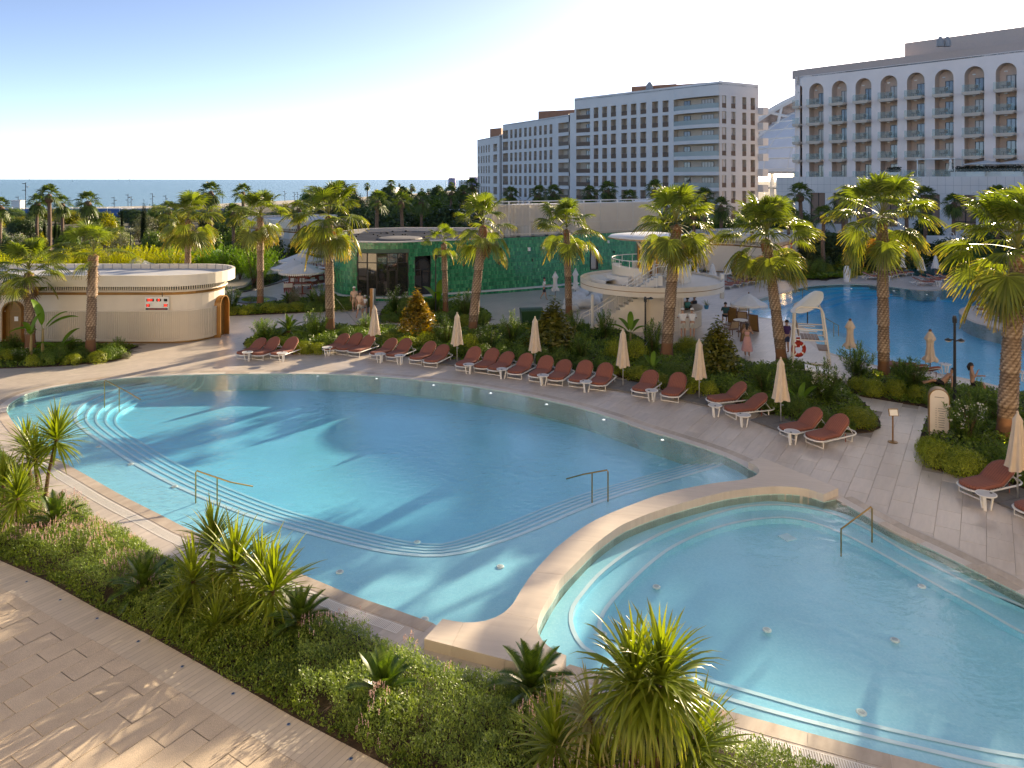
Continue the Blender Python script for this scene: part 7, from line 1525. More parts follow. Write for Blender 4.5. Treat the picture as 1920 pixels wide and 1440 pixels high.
banana('small banana left of the tall one', G(58, 680), [(150, 1), (60, 0), (300, 2)], 1.5, 0.8)
banana('low banana right of the tall one', G(112, 676), [(10, 2), (170, 3), (60, 1), (220, 2)], 0.7, 0.9)
banana('banana beside the young palm at the restaurant', G(822, 588), [(30, 1), (150, 1), (80, 0), (200, 2), (340, 2), (270, 1)], 0.7, 1.2)
banana('banana under the bar drum behind the fourth parasol', G(1182, 650), [(15, 2), (165, 2), (80, 0), (45, 1), (130, 1)], 0.8, 0.85)
banana('low banana beside the thick palm trunk', G(1224, 700), [(25, 1), (120, 1), (70, 0)], 0.2, 0.6)
banana('banana shoot behind the sixth parasol', G(1500, 770), [(40, 0), (10, 1), (160, 1)], 0.3, 0.7)
# ---- ground cover in the near strip
def inside_np(P_, poly):
 x, y = P_[:, 0], P_[:, 1]; c = np.zeros(len(P_), bool); n = len(poly)
 for i in range(n):
  a, b = poly[i-1], poly[i]; cond = ((a[1] > y) != (b[1] > y)); t = (b[0]-a[0])*(y-a[1])/((b[1]-a[1]) or 1e-9)+a[0]; c ^= cond & (x < t)
 return c
def vnoise(P_, s, seed):
 rg = np.random.RandomState(seed); g = rg.rand(64, 64); q = P_*s; i = np.floor(q).astype(int); f = q-i; f = f*f*(3-2*f); a = g[i[:, 0] % 64, i[:, 1] % 64]; b = g[(i[:, 0]+1) % 64, i[:, 1] % 64]; c = g[i[:, 0] % 64, (i[:, 1]+1) % 64]; d = g[(i[:, 0]+1) % 64, (i[:, 1]+1) % 64]
 return (a*(1-f[:, 0])+b*f[:, 0])*(1-f[:, 1])+(c*(1-f[:, 0])+d*f[:, 0])*f[:, 1]
rg = np.random.RandomState(42); poly = [(p.x, p.y) for p in front_bed_out]
P_ = rg.uniform((-19, 8.8), (9, 30), (200000, 2)); P_ = P_[inside_np(P_, poly)]
vis = np.abs(P_[:, 0]) < 0.72*P_[:, 1]+0.8; P_ = P_[vis & (P_[:, 1] > 9.3)]
edge = np.array([(p.x, p.y) for p in smooth_line(front_bed_out, 400, True)])
dist = np.concatenate([np.min(np.linalg.norm(q[:, None, :]-edge[None], axis=2), axis=1) for q in np.array_split(P_, 12)])
keep = dist > 0.03+0.06*rg.rand(len(P_)); P_ = P_[keep]; dist = dist[keep]
gn1 = vnoise(P_, 0.9, 1); gn2 = vnoise(P_, 2.6, 2); gn3 = vnoise(P_+50, 0.55, 5)
# flower zones follow the photo: lavender-like plants right of the middle and at the left, creeping plant nearest the paving
upx = 960+F*P_[:, 0]/P_[:, 1]; upy = HY+F*H/P_[:, 1]
band = (upy-np.interp(upx, [0, 91, 182, 354, 547, 700, 900, 1300], [1051, 1091, 1142, 1233, 1343, 1423, 1530, 1740]))
lav = ((upx < 300) & (band < -24)) | ((upx > 560) & (band < -30+0*upx)) | ((upx > 640) & (gn3 > 0.45)); lav &= ~((upx > 300) & (upx < 560))
bare = (gn1 < 0.16) & (dist < 0.5); sel = ~bare
hgt = (0.16+0.42*gn2**1.3*(0.4+gn1))*np.clip(dist/0.30, 0.28, 1); hgt = np.where(lav, hgt*1.45+0.05, hgt*0.95)
def tufts(P3, h, nl, lw, seed, spread, kindv):
 rg = np.random.RandomState(seed); n = len(P3); base = np.repeat(P3, nl, 0); hh = np.repeat(h, nl); k = np.tile(np.arange(nl), n)
 az = rg.uniform(0, 2*math.pi, n*nl); f = rg.uniform(0.25, 1.0, n*nl); el = rg.uniform(0.15, 1.15, n*nl)
 lean = rg.uniform(-spread, spread, (n*nl, 2)); p0 = np.stack([base[:, 0]+lean[:, 0]*f, base[:, 1]+lean[:, 1]*f, hh*f*0.9], 1)
 d = np.stack([np.cos(az)*np.cos(el), np.sin(az)*np.cos(el), np.sin(el)], 1); sd = np.stack([-np.sin(az), np.cos(az), 0*az], 1); l = rg.uniform(0.035, 0.075, n*nl)[:, None]*(1.0 if kindv else 0.95); w = lw*rg.uniform(.7, 1.3, n*nl)[:, None]
 V = np.stack([p0-sd*w*.25, p0+d*l*.55+sd*w*.5, p0+d*l, p0+d*l*.55-sd*w*.5], 1).reshape(-1, 3); return V, np.arange(len(V)).reshape(-1, 4)
LM['creeper'] = leafmat('creeping_rosemary_leaf', (0.085, 0.15, 0.018), (0.22, 0.30, 0.04), tr=0.35, rnd=0, nscale=2.5)
LM['lavleaf'] = leafmat('lavender_leaf', (0.12, 0.20, 0.04), (0.28, 0.37, 0.08), tr=0.38, rnd=0, nscale=2.5)
LM['lavflower'] = leafmat('pale_pink_flower_spike', (0.50, 0.30, 0.36), (0.70, 0.50, 0.56), tr=0.2, rnd=0)
a = sel & ~lav; gc = tag(ob('ground_cover', npmesh('ground_cover', *tufts(P_[a], hgt[a], 10, 0.030, 1, 0.09, 0), LM['creeper'])), 'low dark green creeping plants along the near paving', 'ground cover', kind='stuff')
a = sel & lav; lv = tag(ob('lavender', npmesh('lavender', *tufts(P_[a], hgt[a], 11, 0.021, 2, 0.05, 1), LM['lavleaf'])), 'green lavender tufts in the near planting strip', 'lavender', kind='stuff')
fl = lav & sel & (gn2*0.7+gn3*0.9 > 0.92) & (rg.rand(len(P_)) < 0.34) & (upx < 1500); Q = P_[fl]; hq = hgt[fl]+rg.uniform(0.0, 0.10, fl.sum())
W = []
for (x, y), h_ in zip(Q, hq):
 lx, ly = rg.normal(0, 0.02, 2)
 for k in range(4):
  az = k*1.57+rg.rand(); z = h_-0.09+k*0.027; r = 0.010; W += [[x+lx*k*.3, y+ly*k*.3, z], [x+r*math.cos(az), y+r*math.sin(az), z+0.012], [x+lx*k*.3, y+ly*k*.3, z+0.034], [x-r*math.cos(az), y-r*math.sin(az), z+0.012]]
W = np.array(W); tag(ob('lavender_flowers', npmesh('lavender_flowers', W, np.arange(len(W)).reshape(-1, 4), LM['lavflower'])), 'pale pink flower spikes standing over the lavender', 'flowers', kind='stuff')
# leafy undergrowth that fills the planted beds between the shrubs
V_, F_, o_ = [], [], 0
for bi, (pp_, hh, dens, ls) in enumerate([(bed_main_px, 0.50, 46, 1.5), (bed_right_px, 0.45, 46, 1.5), (bed_pav_px, 0.30, 46, 1.5), (bed_pond_px, 0.45, 34, 2.0), (bed_green_px, 0.4, 34, 2.0), (bed_back_px, 0.6, 12, 3.4), (bed_bar_px, 0.6, 12, 3.4)]):
 w_ = np.array([(p.x, p.y) for p in BEDS[id(pp_)]]); lo, hi = w_.min(0), w_.max(0); n = int((hi-lo).prod()*dens); Q = rg.uniform(lo, hi, (n, 2)); Q = Q[inside_np(Q, w_)]; Q = Q[np.abs(Q[:, 0]) < 0.74*Q[:, 1]]
 ed = np.concatenate([np.linspace(w_[i-1], w_[i], 4)[:-1] for i in range(len(w_))]); dd = np.concatenate([np.min(np.linalg.norm(q[:, None]-ed[None], axis=2), axis=1) for q in np.array_split(Q, 10)]) if len(Q) else np.zeros(0)
 k = dd > 0.12; Q, dd = Q[k], dd[k]; h = hh*(0.35+0.95*vnoise(Q+bi*9, 0.8, 3))*np.clip(dd/0.6, 0.3, 1)
 v, f = tufts(Q, h, 9, 0.045*ls/1.3, 30+bi, 0.16*ls/1.5, 0); v = v.reshape(-1, 4, 3); v = v[:, :1]+(v-v[:, :1])*ls*1.15; v = v.reshape(-1, 3); V_.append(v); F_.append(f+o_); o_ += len(v)
LM['under'] = leafmat('undergrowth_leaf', (0.075, 0.14, 0.022), (0.21, 0.30, 0.045), tr=0.35, rnd=0, nscale=1.3)
tag(ob('undergrowth', npmesh('undergrowth', np.concatenate(V_), np.concatenate(F_), LM['under'])), 'leafy undergrowth filling the planted beds', 'undergrowth', kind='stuff')
# ------------------------------------------------------------------ furniture and fittings
def capsule2(l, w, n=12, sq=0.0):
 """outline of a lounger: round at the head, flatter round at the foot"""
 r = w/2; pts = []
 for k in range(n+1): a = -math.pi/2+math.pi*k/n; pts.append((l-r+r*math.cos(a), r*math.sin(a)))
 for k in range(n+1): a = math.pi/2+math.pi*k/n; pts.append((r*0.72+r*0.72*math.cos(a), r*math.sin(a)))
 return pts
def cushion(l, w, t, bend, ang, mat, name, parent, z):
 """padded mattress: flat from the foot to bend, then a raised back"""
 nu, nv = 22, 10; V, Fq = [], []; ca, sa = math.cos(ang), math.sin(ang); r = w/2
 def halfw(x):
  if x > l-r: return math.sqrt(max(0, r*r-(x-(l-r))**2))
  if x < r*0.72: return r*math.sqrt(max(0, 1-((r*0.72-x)/(r*0.72))**2))
  return r
 def pt(x, y, h):
  if x <= bend: return (x, y, z+h)
  d_ = x-bend; return (bend+d_*ca-h*sa, y, z+d_*sa+h*ca)
 for side_, hh in ((1, t), (0, 0)):
  for i in range(nu+1):
   x = l*(0.5-0.5*math.cos(math.pi*i/nu)); hw = max(0.01, halfw(x))
   for j in range(nv+1):
    y = -1+2*j/nv; e = 1-abs(y)**6; ex = min(1, hw/(r*0.5)); V.append(pt(x, y*hw, (hh*0.72+0.28*hh*e*ex) if side_ else 0.0))
 o = (nu+1)*(nv+1); ix = lambda s, i, j: s*o+i*(nv+1)+j
 for i in range(nu):
  for j in range(nv): Fq += [[ix(0,i,j), ix(0,i+1,j), ix(0,i+1,j+1), ix(0,i,j+1)], [ix(1,i,j), ix(1,i,j+1), ix(1,i+1,j+1), ix(1,i+1,j)]]
  Fq += [[ix(0,i,0), ix(1,i,0), ix(1,i+1,0), ix(0,i+1,0)], [ix(0,i,nv), ix(0,i+1,nv), ix(1,i+1,nv), ix(1,i,nv)]]
 for j in range(nv): Fq += [[ix(0,0,j), ix(0,0,j+1), ix(1,0,j+1), ix(1,0,j)], [ix(0,nu,j), ix(1,nu,j), ix(1,nu,j+1), ix(0,nu,j+1)]]
 me = npmesh(name, V, Fq, mat, smooth=True)
 for p_ in me.polygons: pass
 return ob(name, me, parent)
def quilt(name, c, stripes):
 m = M(name, c, 0.85, var=0.08, scale=8, rnd=0.07)
 nt = m.node_tree; b = nt.nodes['Principled BSDF']; g = N(nt, 'ShaderNodeTexCoord')
 sp = N(nt, 'ShaderNodeSeparateXYZ'); nt.links.new(g.outputs['Object'], sp.inputs[0]); ml = N(nt, 'ShaderNodeMath', operation='MULTIPLY', i_1=2*math.pi/0.072); nt.links.new(sp.outputs['Y'], ml.inputs[0])
 cs = N(nt, 'ShaderNodeMath', operation='COSINE'); nt.links.new(ml.outputs[0], cs.inputs[0]); mr = N(nt, 'ShaderNodeMapRange', i_1=-1.0, i_2=-0.75, i_3=0.0, i_4=1.0); nt.links.new(cs.outputs[0], mr.inputs[0])
 mx = N(nt, 'ShaderNodeMix', data_type='RGBA'); nt.links.new(mr.outputs[0], mx.inputs[0]); mx.inputs[6].default_value = col4([q*0.55 for q in c]); src = b.inputs['Base Color'].links[0].from_socket; nt.links.new(src, mx.inputs[7]); nt.links.new(mx.outputs[2], b.inputs['Base Color'])
 bp = N(nt, 'ShaderNodeBump', i_Strength=0.8, i_Distance=0.012); nt.links.new(mr.outputs[0], bp.inputs['Height']); nt.links.new(bp.outputs[0], b.inputs['Normal']); return m
MAT['terra'] = M('terracotta_fabric', (0.30, 0.105, 0.07), 0.85, var=0.08, scale=10, rnd=0.08)
MAT['terrab'] = quilt('striped_terracotta_fabric', (0.30, 0.105, 0.07), 14)
def lounger_proto(ang, striped=True):
 root = thing('sun_lounger', 'terracotta padded lounger', 'sun lounger', (0, 0, -60))
 l, w, zf = 2.0, 0.80, 0.27; bend = 1.12; o = capsule2(l+0.18, w+0.06); fr = MB()
 fr.tube([(x-0.03, y, zf) for x, y in o], 0.028, 6, closed=True); fr.build('frame', MAT['white'], root)
 for x in (0.22, 1.72):
  lg = MB(); lg.tube([(x, -w/2+0.02, zf), (x, -w/2+0.02, 0.02), (x, w/2-0.02, 0.02), (x, w/2-0.02, zf)], 0.024, 6); lg.build('leg_frame', MAT['white'], root)
 sl = MB()
 for k in range(8): sl.box((0.2+k*0.13, 0, zf+0.015), (0.05, w-0.06, 0.015))
 sl.build('slats', MAT['white'], root)
 bf = MB(); ca, sa = math.cos(ang), math.sin(ang); L_ = l-bend; r = w/2
 bf.tube([(bend+d_*ca, y, zf+0.03+d_*sa) for d_, y in [(0, -r+.03), (L_-r, -r+.03)]+[(L_-r+(r-.02)*math.cos(a), (r-.03)*math.sin(a)) for a in [-math.pi/2+math.pi*k/10 for k in range(11)]]+[(L_-r, r-.03), (0, r-.03)]], 0.022, 6); bfo = bf.build('back_frame', MAT['white'], root)
 MB().tube([(bend+0.55*ca, 0.3, zf+0.03+0.55*sa), (bend+0.75, 0.3, zf)], 0.014, 5).tube([(bend+0.55*ca, -0.3, zf+0.03+0.55*sa), (bend+0.75, -0.3, zf)], 0.014, 5).build('prop', MAT['white'], bfo)
 cushion(l, w-0.02, 0.11, bend, ang, MAT['terrab'] if striped else MAT['terra'], 'cushion', root, zf+0.03)
 st = MB()
 for y in (-0.36, 0.36): st.box((bend+0.28, y, 0.2), (0.035, 0.012, 0.30))
 st.build('strap', MAT['terra'], root)
 return Maker(root)
LG = [lounger_proto(R(40)), lounger_proto(R(33)), lounger_proto(R(24), False)]
GLO = 'terracotta loungers along the far edge of the main pool'
LROW = [(454,674,66,'leftmost lounger of the whole poolside row'),(485,674,66,'middle one of the first three loungers on the left'),(518.5,674.6,66,'lounger beside the yellow hedge ball, third from the left'),
 (616,664,65,'first lounger of the second group, behind a white table'),(639,665.5,65,'middle lounger of the second group below the tall palm'),(664,668,65,'lounger under the first closed parasol'),
 (703,674.6,65,'lounger just right of the first closed parasol'),(736,677,65,'lounger between two tables right of the first parasol'),(777.6,683.7,65,'lounger with sunlit foot end below the golden magnolia'),(809,688,65,'lounger next to the second closed parasol on its left'),
 (868,695.4,65,'lounger behind the table right of the second parasol'),(900.7,700,65,'lounger with pale sunlit seat in the middle group'),(929,702.7,65,'lounger behind a table in the middle group'),(964.5,709.7,65,'lounger just left of the third closed parasol'),
 (1006,715.7,66,'lounger just right of the third closed parasol'),(1041,721.5,66,'lounger right of the small table below the magnolia'),(1080,726.7,66,'lounger behind a table, two left of the fourth parasol'),(1119.5,732,67,'lounger closest to the fourth parasol'),
 (1199,745,62,'left lounger of the pair between fourth and fifth parasols'),(1256,752.7,61,'right lounger of the pair left of the fifth parasol'),
 (1334,763,20,'left lounger of the pair between fifth and sixth parasols'),(1371,782,18,'right lounger of the pair left of the sixth parasol'),(1476,820,27,'left lounger of the pair right of the sixth parasol'),(1525,836,28,'right lounger of the pair at the rounded end of the bed'),
 (1818,931,20,'lounger beside the yellow green mound on the right'),(1925,977,20,'lounger cut by the right picture border')]
for i, (x, y, a, lb) in enumerate(LROW):
 p = G(x, y); d_ = Vector((math.cos(R(a)), math.sin(R(a)), 0)); LG[0 if i % 3 else 1].place(p-d_*(0.22+prng.uniform(-.1,.1)), R(a+prng.uniform(-3.5,3.5)), 'terracotta '+lb, GLO)
# side tables
tb = thing('side_table', 'small white side table', 'side table', (0, 0, -60)); MB().lathe([(0.27, 0.44), (0.28, 0.45), (0.28, 0.47), (0.265, 0.475), (0.25, 0.468), (0, 0.468)], 20).build('tabletop', MAT['white'], tb)
MB().lathe([(0.25, 0.470), (0, 0.471)], 20, cap=False).build('top_inlay', MAT['roofpale'], tb)
for k in range(3): a = 2*math.pi*k/3+0.5; lg = MB(); lg.box((0.15*math.cos(a), 0.15*math.sin(a), 0.22), (0.035, 0.075, 0.45), Matrix.Rotation(a, 3, 'Z') @ Matrix.Rotation(0.16, 3, 'Y')); lg.build('leg', MAT['white'], tb)
MB().lathe([(0.035, 0), (0.04, 0.015), (0.02, 0.02)], 8, (0.1, 0.12, 0.471)).build('ashtray', MAT['dark'], tb)
TM = Maker(tb)
for x, y, lb in [(464,676.5,'between the two leftmost loungers'),(529,678,'beside the third lounger from the left'),(613.5,667,'before the first lounger of the second group'),(712.5,680,'right of the first closed parasol'),(750,683,'two loungers right of the first closed parasol'),(878.6,700.6,'right of the second closed parasol'),(941.6,709.7,'left of the third closed parasol'),(1018,722,'right of the third closed parasol'),(1098.6,734.5,'left of the fourth closed parasol'),(1222,752,'between the pair left of the fifth parasol'),(1341,781,'right of the fifth closed parasol'),(1394,800,'left of the sixth closed parasol'),(1485,832.8,'between the last lounger pair'),(1849,955.6,'beside the right hand lounger by the mound')]:
 TM.place(G(x, y), prng.uniform(0, 6), 'small round white side table '+lb, 'white side tables along the main pool')
# closed parasols
def parasol_proto(mat, finial=None, skirt=False, h=2.75, basemat='slab', flare=1.0):
 root = thing('closed_parasol', 'closed parasol', 'parasol', (0, 0, -60)); V, Fq = [], []; n, m_ = 40, 16
 z0, z1 = (0.98, h-0.05) if not skirt else (0.85, h-0.12)
 for i in range(m_+1):
  f = i/m_; z = lerp(z0, z1, f)
  if skirt: r = 0.20+0.0*f; r = (0.30-0.12*abs(f/0.16-.35)) if f < 0.16 else 0.155+0.02*math.sin(f*9) if f < 0.72 else 0.25-0.62*(f-0.72) if f < .99 else 0.06; r = max(0.05, r)
  else: r = lerp(0.30*flare, 0.13, min(1, f/0.82)**0.9) if f < 0.82 else lerp(0.185, 0.03, (f-0.82)/0.18)
  for k in range(n): th = 2*math.pi*k/n; fo = 1+0.20*math.cos(8*th+2.2*f)*(1-f*0.6)*(1 if f < .82 or skirt else .5); V.append([r*fo*math.cos(th+0.5*f), r*fo*math.sin(th+0.5*f), z+(0.05*math.sin(3*th+1) if i == 0 else 0)])
 for i in range(m_):
  for k in range(n): Fq.append([i*n+k, i*n+(k+1) % n, (i+1)*n+(k+1) % n, (i+1)*n+k])
 ob('canopy', npmesh('canopy', V, Fq, mat, smooth=True), root)
 MB().tube([(0, 0, 0.02), (0, 0, h)], 0.024, 8).build('pole', MAT['steel'] if finial is None else MAT['wood'], root)
 if finial: MB().lathe([(0.05, h-0.13), (0.07, h-0.08), (0.06, h-0.02), (0.02, h+0.03), (0, h+0.03)], 10).build('finial', finial, root)
 else: MB().lathe([(0.03, h-.06), (0.035, h), (0, h+.03)], 8).build('finial', mat, root); MB().box((0.07, 0, 0.75), (0.16, 0.03, 0.03)).build('crank', MAT['steel'], root)
 if basemat:
  for x in (-0.41, 0.41):
   for y in (-0.41, 0.41): MB().box((x, y, 0.035), (0.8, 0.8, 0.07)).build('base_slab', MAT[basemat], root)
 return Maker(root)
UM = parasol_proto(MAT['canvas']); UB = parasol_proto(MAT['canvas'], MAT['wood'], True, 2.9, None); UW = parasol_proto(MAT['wcanvas'], MAT['steel'], True, 2.75, None); UW2 = parasol_proto(MAT['wcanvas'], MAT['steel'], False, 2.75, None, 1.2)
for x, y, top, a, lb in [(702,657,571.7,60,'behind the second lounger group, first from the left'),(857,679,584.7,62,'second from the left by the white oleanders'),(1003,694,592.5,60,'third from the left before the big magnolia'),(1168,725,615,58,'fourth from the left in the poolside bed'),(1311,748,634,50,'fifth from the left before the slim magnolia'),(1464,794,668.7,30,'sixth from the left below the leaning palm'),(1908,938,770,20,'at the right picture border by the last lounger')]:
 h_ = (y-top)*G(x, y).y/F; UM.place(G(x, y), R(a), 'closed beige parasol '+lb, 'closed beige parasols along the main pool', (1, 1, h_/2.78))
for x, y, top, lb in [(1594,674,597,'behind the oleander near the lifeguard chair'),(1744,702,617,'behind the right bed before the lagoon')]: UB.place(G(x, y), 0.4, 'closed beige parasol with brown finial '+lb, 'closed parasols by the lagoon', (1.1, 1.1, (y-top)*G(x, y).y/F/2.93))
for x, y, top, k, lb in [(1667.6,487,451,1,'first in the far row by the lagoon'),(1698,486,450,0,'second in the far row by the lagoon'),(1725,484,449,0,'third in the far row by the lagoon'),(1674.7,513,475,0,'leftmost on the lagoon peninsula'),(1692.6,515,471,0,'second on the lagoon peninsula'),(1728,520,482,1,'third on the lagoon peninsula'),(1754,517,478,1,'rightmost on the lagoon peninsula'),(1706,474,438,0,'furthest back among the dark bushes'),(1529,483,447,0,'on the planted slope, left one'),(1556,479,443,0,'on the planted slope, right one'),
 (1364,527,490,1,'over the bar loungers, left of the dome bush'),(1387,529,484,0,'over the bar loungers before the dome bush'),(1079,560,503,0,'before the green wall right of the fountain palm'),(1041,561,509,0,'before the green wall left of the fountain palm'),(1306,530,498,1,'behind the bar deck on its right'),(1336,531,493,1,'behind the bar deck next to the post')]:
 (UW2 if k else UW).place(G(x, y), prng.uniform(0, 6), 'closed white parasol '+lb, 'closed white parasols', (1.05, 1.05, (y-top)*G(x, y).y/F/2.78))
# open parasols
def open_parasol(label, p, r, ztop, drop, n=8, mat='wcanvas', pole='wood', fringe='scallop', squash=1.0, tilt=0.0, group='open white parasols'):
 root = thing('open_parasol', label, 'parasol', p, group=group, rz=0.3); cm = MB(); rings = [(0, 0), (0.3, 0.30), (0.62, 0.66), (0.85, 0.9), (1.0, 1.0)]; m_ = n*4
 P_ = [[((q*r)*math.cos(2*math.pi*k/m_)*(1-0.05*q*abs(math.sin(math.pi*k/4))), (q*r)*squash*math.sin(2*math.pi*k/m_)*(1-0.05*q*abs(math.sin(math.pi*k/4))), ztop-drop*z-0.03*q*abs(math.sin(math.pi*k/4))) for k in range(m_)] for q, z in rings]
 for a, b in zip(P_[:-1], P_[1:]): cm.strip(a+[a[0]], b+[b[0]])
 cm.build('canopy', MAT[mat], root, smooth=False); v = MB(); e = P_[-1]+[P_[-1][0]]
 for k in range(m_):
  a, b = Vector(e[k]), Vector(e[k+1])
  if fringe == 'scallop':
   for s0, s1 in ((0, .5), (.5, 1)): q0, q1 = a.lerp(b, s0+.02), a.lerp(b, s1-.02); mid = (q0+q1)/2; v.add([q0, q1, q1-Vector((0,0,.12)), mid-Vector((0,0,.2)), q0-Vector((0,0,.12))], [(0,1,2,3,4)])
  else:
   v.add([a, b, b-Vector((0,0,.1)), a-Vector((0,0,.1))], [(0,1,2,3)])
   for s in range(5): q = a.lerp(b, (s+.5)/5); v.add([q-Vector((.012,0,.1)), q+Vector((.012,0,-.1)), q+Vector((.004,0,-.24)), q-Vector((.004,0,.24))], [(0,1,2,3)])
 tag(v.build('valance', MAT[mat], root), kind='stuff')
 MB().tube([(0, 0, 0), (0, 0, ztop+0.08)], 0.035, 8).build('pole', MAT[pole], root)
 rb = MB()
 for k in range(8): a = 2*math.pi*k/8; rb.tube([(0, 0, ztop-0.05), (r*.96*math.cos(a), r*squash*.96*math.sin(a), ztop-drop-0.02)], 0.012, 4)
 tag(rb.build('ribs', MAT[pole], root), kind='stuff'); return root
for x, yb, yt, wpx, lb in [(566,556,494,84,'nearest over the red seats on the pond terrace'),(552,547,487,84,'middle one of the overlapping three on the pond terrace'),(564,536,474,80,'rear one of the overlapping three on the pond terrace'),(588,507,459,50,'small one before the two arched doors'),(608,505,462,44,'half hidden by the tall palm trunk'),(408,512,467,52,'before the green bamboo, rightmost behind the pavilion'),(334,519,473,58,'behind the pavilion palm trunk'),(258,527,483,56,'half hidden by the pavilion roof')]:
 p = G(x, yb); S_ = p.y/F; open_parasol('open white scalloped parasol '+lb, p, wpx*S_/2, (yb-yt)*S_, 0.62, fringe='scallop')
p = G(1404, 625); S_ = p.y/F; open_parasol('open white fringed parasol over the bar tables', p, 68*S_/2, (625-550)*S_, 0.62, fringe='fringe')
# lagoon loungers
GL2 = 'terracotta loungers around the lagoon'
def lrow(pts, ang, lab, proto=2, sc=1.0):
 for i, (x, y) in enumerate(pts): LG[proto].place(G(x, y), R(ang), 'terracotta lounger '+lab, GL2, sc)
lrow([(1374,541),(1390,538),(1404,535),(1420,532.5),(1436,530)], 172, 'in the row right of the bar')
lrow([(1656,524),(1674,522),(1684,520),(1700,518),(1712,516)], 176, 'on the left half of the lagoon peninsula')
lrow([(1752,535),(1764,531),(1777,528),(1792,524.5)], 176, 'on the tip of the lagoon peninsula')
lrow([(1668,494),(1687,493),(1708,492),(1722,491),(1736,489.5),(1752,488.5)], 150, 'in the far row before the dark bushes')
lrow([(1834,581),(1834,589),(1852,597),(1874,603),(1900,612)], 5, 'on the round lagoon island')
lrow([(1660,690),(1682,693),(1704,697)], -80, 'behind the right bed at the lagoon edge', 2)
for x, y, lb in [(1665,528,'on the left of the lagoon peninsula'),(1760,537,'on the tip of the lagoon peninsula'),(1850,596,'on the round island'),(1428,536,'by the bar loungers'),(1738,492,'in the far row'),(1772,700,'near the sunbathing person'),(1916,716,'behind the nearest palm trunk')]: TM.place(G(x, y), 0.4, 'small round white side table '+lb, 'white side tables around the lagoon')
# handrails in the pools
def rail(label, pts, r=0.022):
 root = thing('handrail', label, 'handrail', pts[0][0], group='brass handrails in the pools'); o = Vector(pts[0][0])
 for k, seg in enumerate(pts): MB().tube([Vector(q)-o for q in seg], r, 8).build('rail' if k == 0 else 'post', MAT['brass'], root)
def zat(x, y, base): # height above the water of a pixel straight above base
 return lambda yy: (base[1]-yy)*base[0].y/F
def hand(label, foot, top, end, mid=None, tail=None, lowz=0.5):
 p0 = G(*foot); h0 = (foot[1]-top[1])*p0.y/F; p1 = G(end[0], end[1], 0.0)
 pe = end; d_e = Vector((end[2].x, end[2].y, 0)); e1 = d_e+Vector((0, 0, end[3]))
 a, b_ = p0+Vector((0, 0, h0)), e1; segs = [[p0+Vector((0, 0, -0.4)), p0+Vector((0, 0, h0-0.06)), a.lerp(b_, 0.03)]+[a.lerp(b_, 1.0)]+([tail] if tail is not None else [b_+Vector((0, 0, -0.9))])]
 if mid: q = a.lerp(b_, mid); segs.append([q, Vector((q.x, q.y, -0.5))])
 rail(label, segs)
p = G(367, 925); q = G(437, 968, -0.1); hand('brass handrail in the near left part of the main pool', (367,925), (367,882), (0,0,G(432, 930),0.42), 0.62, G(474, 918)+Vector((0, 0, 0.1)))
hand('brass handrail at the far left steps of the main pool', (196,748), (196,712), (0,0,G(242, 752),0.36), 0.6, G(264, 752)+Vector((0, 0, 0.05)))
hand('brass handrail at the right steps of the main pool', (1140,922), (1140,881), (0,0,G(1092, 915),0.42), 0.62, G(1062, 905)+Vector((0, 0, 0.12)))
hand('brass handrail at the right edge of the round pool', (1635,993), (1635,949), (0,0,G(1577, 1008),0.23), None, None)
hand('brass handrail at the far steps of the lagoon', (1505,560), (1505,541), (0,0,G(1530, 556),0.22), 0.65, None)
hand('brass handrail at the curved lagoon steps', (1543,625), (1543,594), (0,0,G(1572, 623),0.42), 0.7, None)
hand('brass handrail beyond the lagoon peninsula', (1766,512), (1766,497), (0,0,G(1784, 512),0.4), None, None)
# pool lamps: small round lenses on the floors, and lit ones in the walls
def lens(x, y, z, lab, lit=False, r=0.10):
 p = G(x, y, z); t = thing('pool_lamp', lab, 'pool lamp', p, group='round pool lamps'); MB().lathe([(r, 0), (r, 0.02), (r*.8, 0.03), (0, 0.03)], 12).build('rim', MAT['white'], t); MB().lathe([(r*.62, 0.031), (0, 0.04)], 10, cap=False).build('lens', MAT['plight'] if lit else MAT['roofpale'], t)
for x, y, z, lb in [(637,1073,-.3,'left of the middle on the shelf of the main pool'),(938,1063,-.3,'right of the middle on the shelf of the main pool'),(796,1162,-.3,'at the near corner of the main pool'),(327,913,-.3,'near the left handrail on the shelf'),(245,871,-.3,'left on the shelf of the main pool'),(185,838,-.3,'far left on the shelf of the main pool'),(100,772,-.3,'at the left tip of the main pool'),(782,1017,-.6,'on the step bend of the main pool'),(1231,1101,-.45,'on the left floor of the round pool'),(1438,1182,-.45,'on the middle floor of the round pool'),(1678,1201,-.45,'on the right floor of the round pool'),(1615,1337,-.4,'by the near steps of the round pool'),(1130,1190,-.36,'by the left steps of the round pool'),(1728,1100,-.4,'by the right steps of the round pool')]: lens(x, y, z, 'white round pool lamp '+lb)
for x, y, lb in [(596,706,'first lit one'),(706,711,'second lit one'),(813,723,'third lit one'),(920,738,'fourth lit one'),(1025,759,'fifth lit one'),(1132,788,'sixth lit one'),(1242,826,'rightmost lit one')]: lens(x, y, -0.14, 'glowing pool lamp near the far wall of the main pool, '+lb, True, 0.085)
for x, y, lb in [(1497,547,'left lit one'),(1522,560,'second lit one'),(1596,542,'third lit one'),(1676,546,'lit one before the peninsula'),(1738,553,'lit one at the peninsula tip')]: lens(x, y, -0.2, 'glowing lagoon lamp, '+lb, True, 0.10)
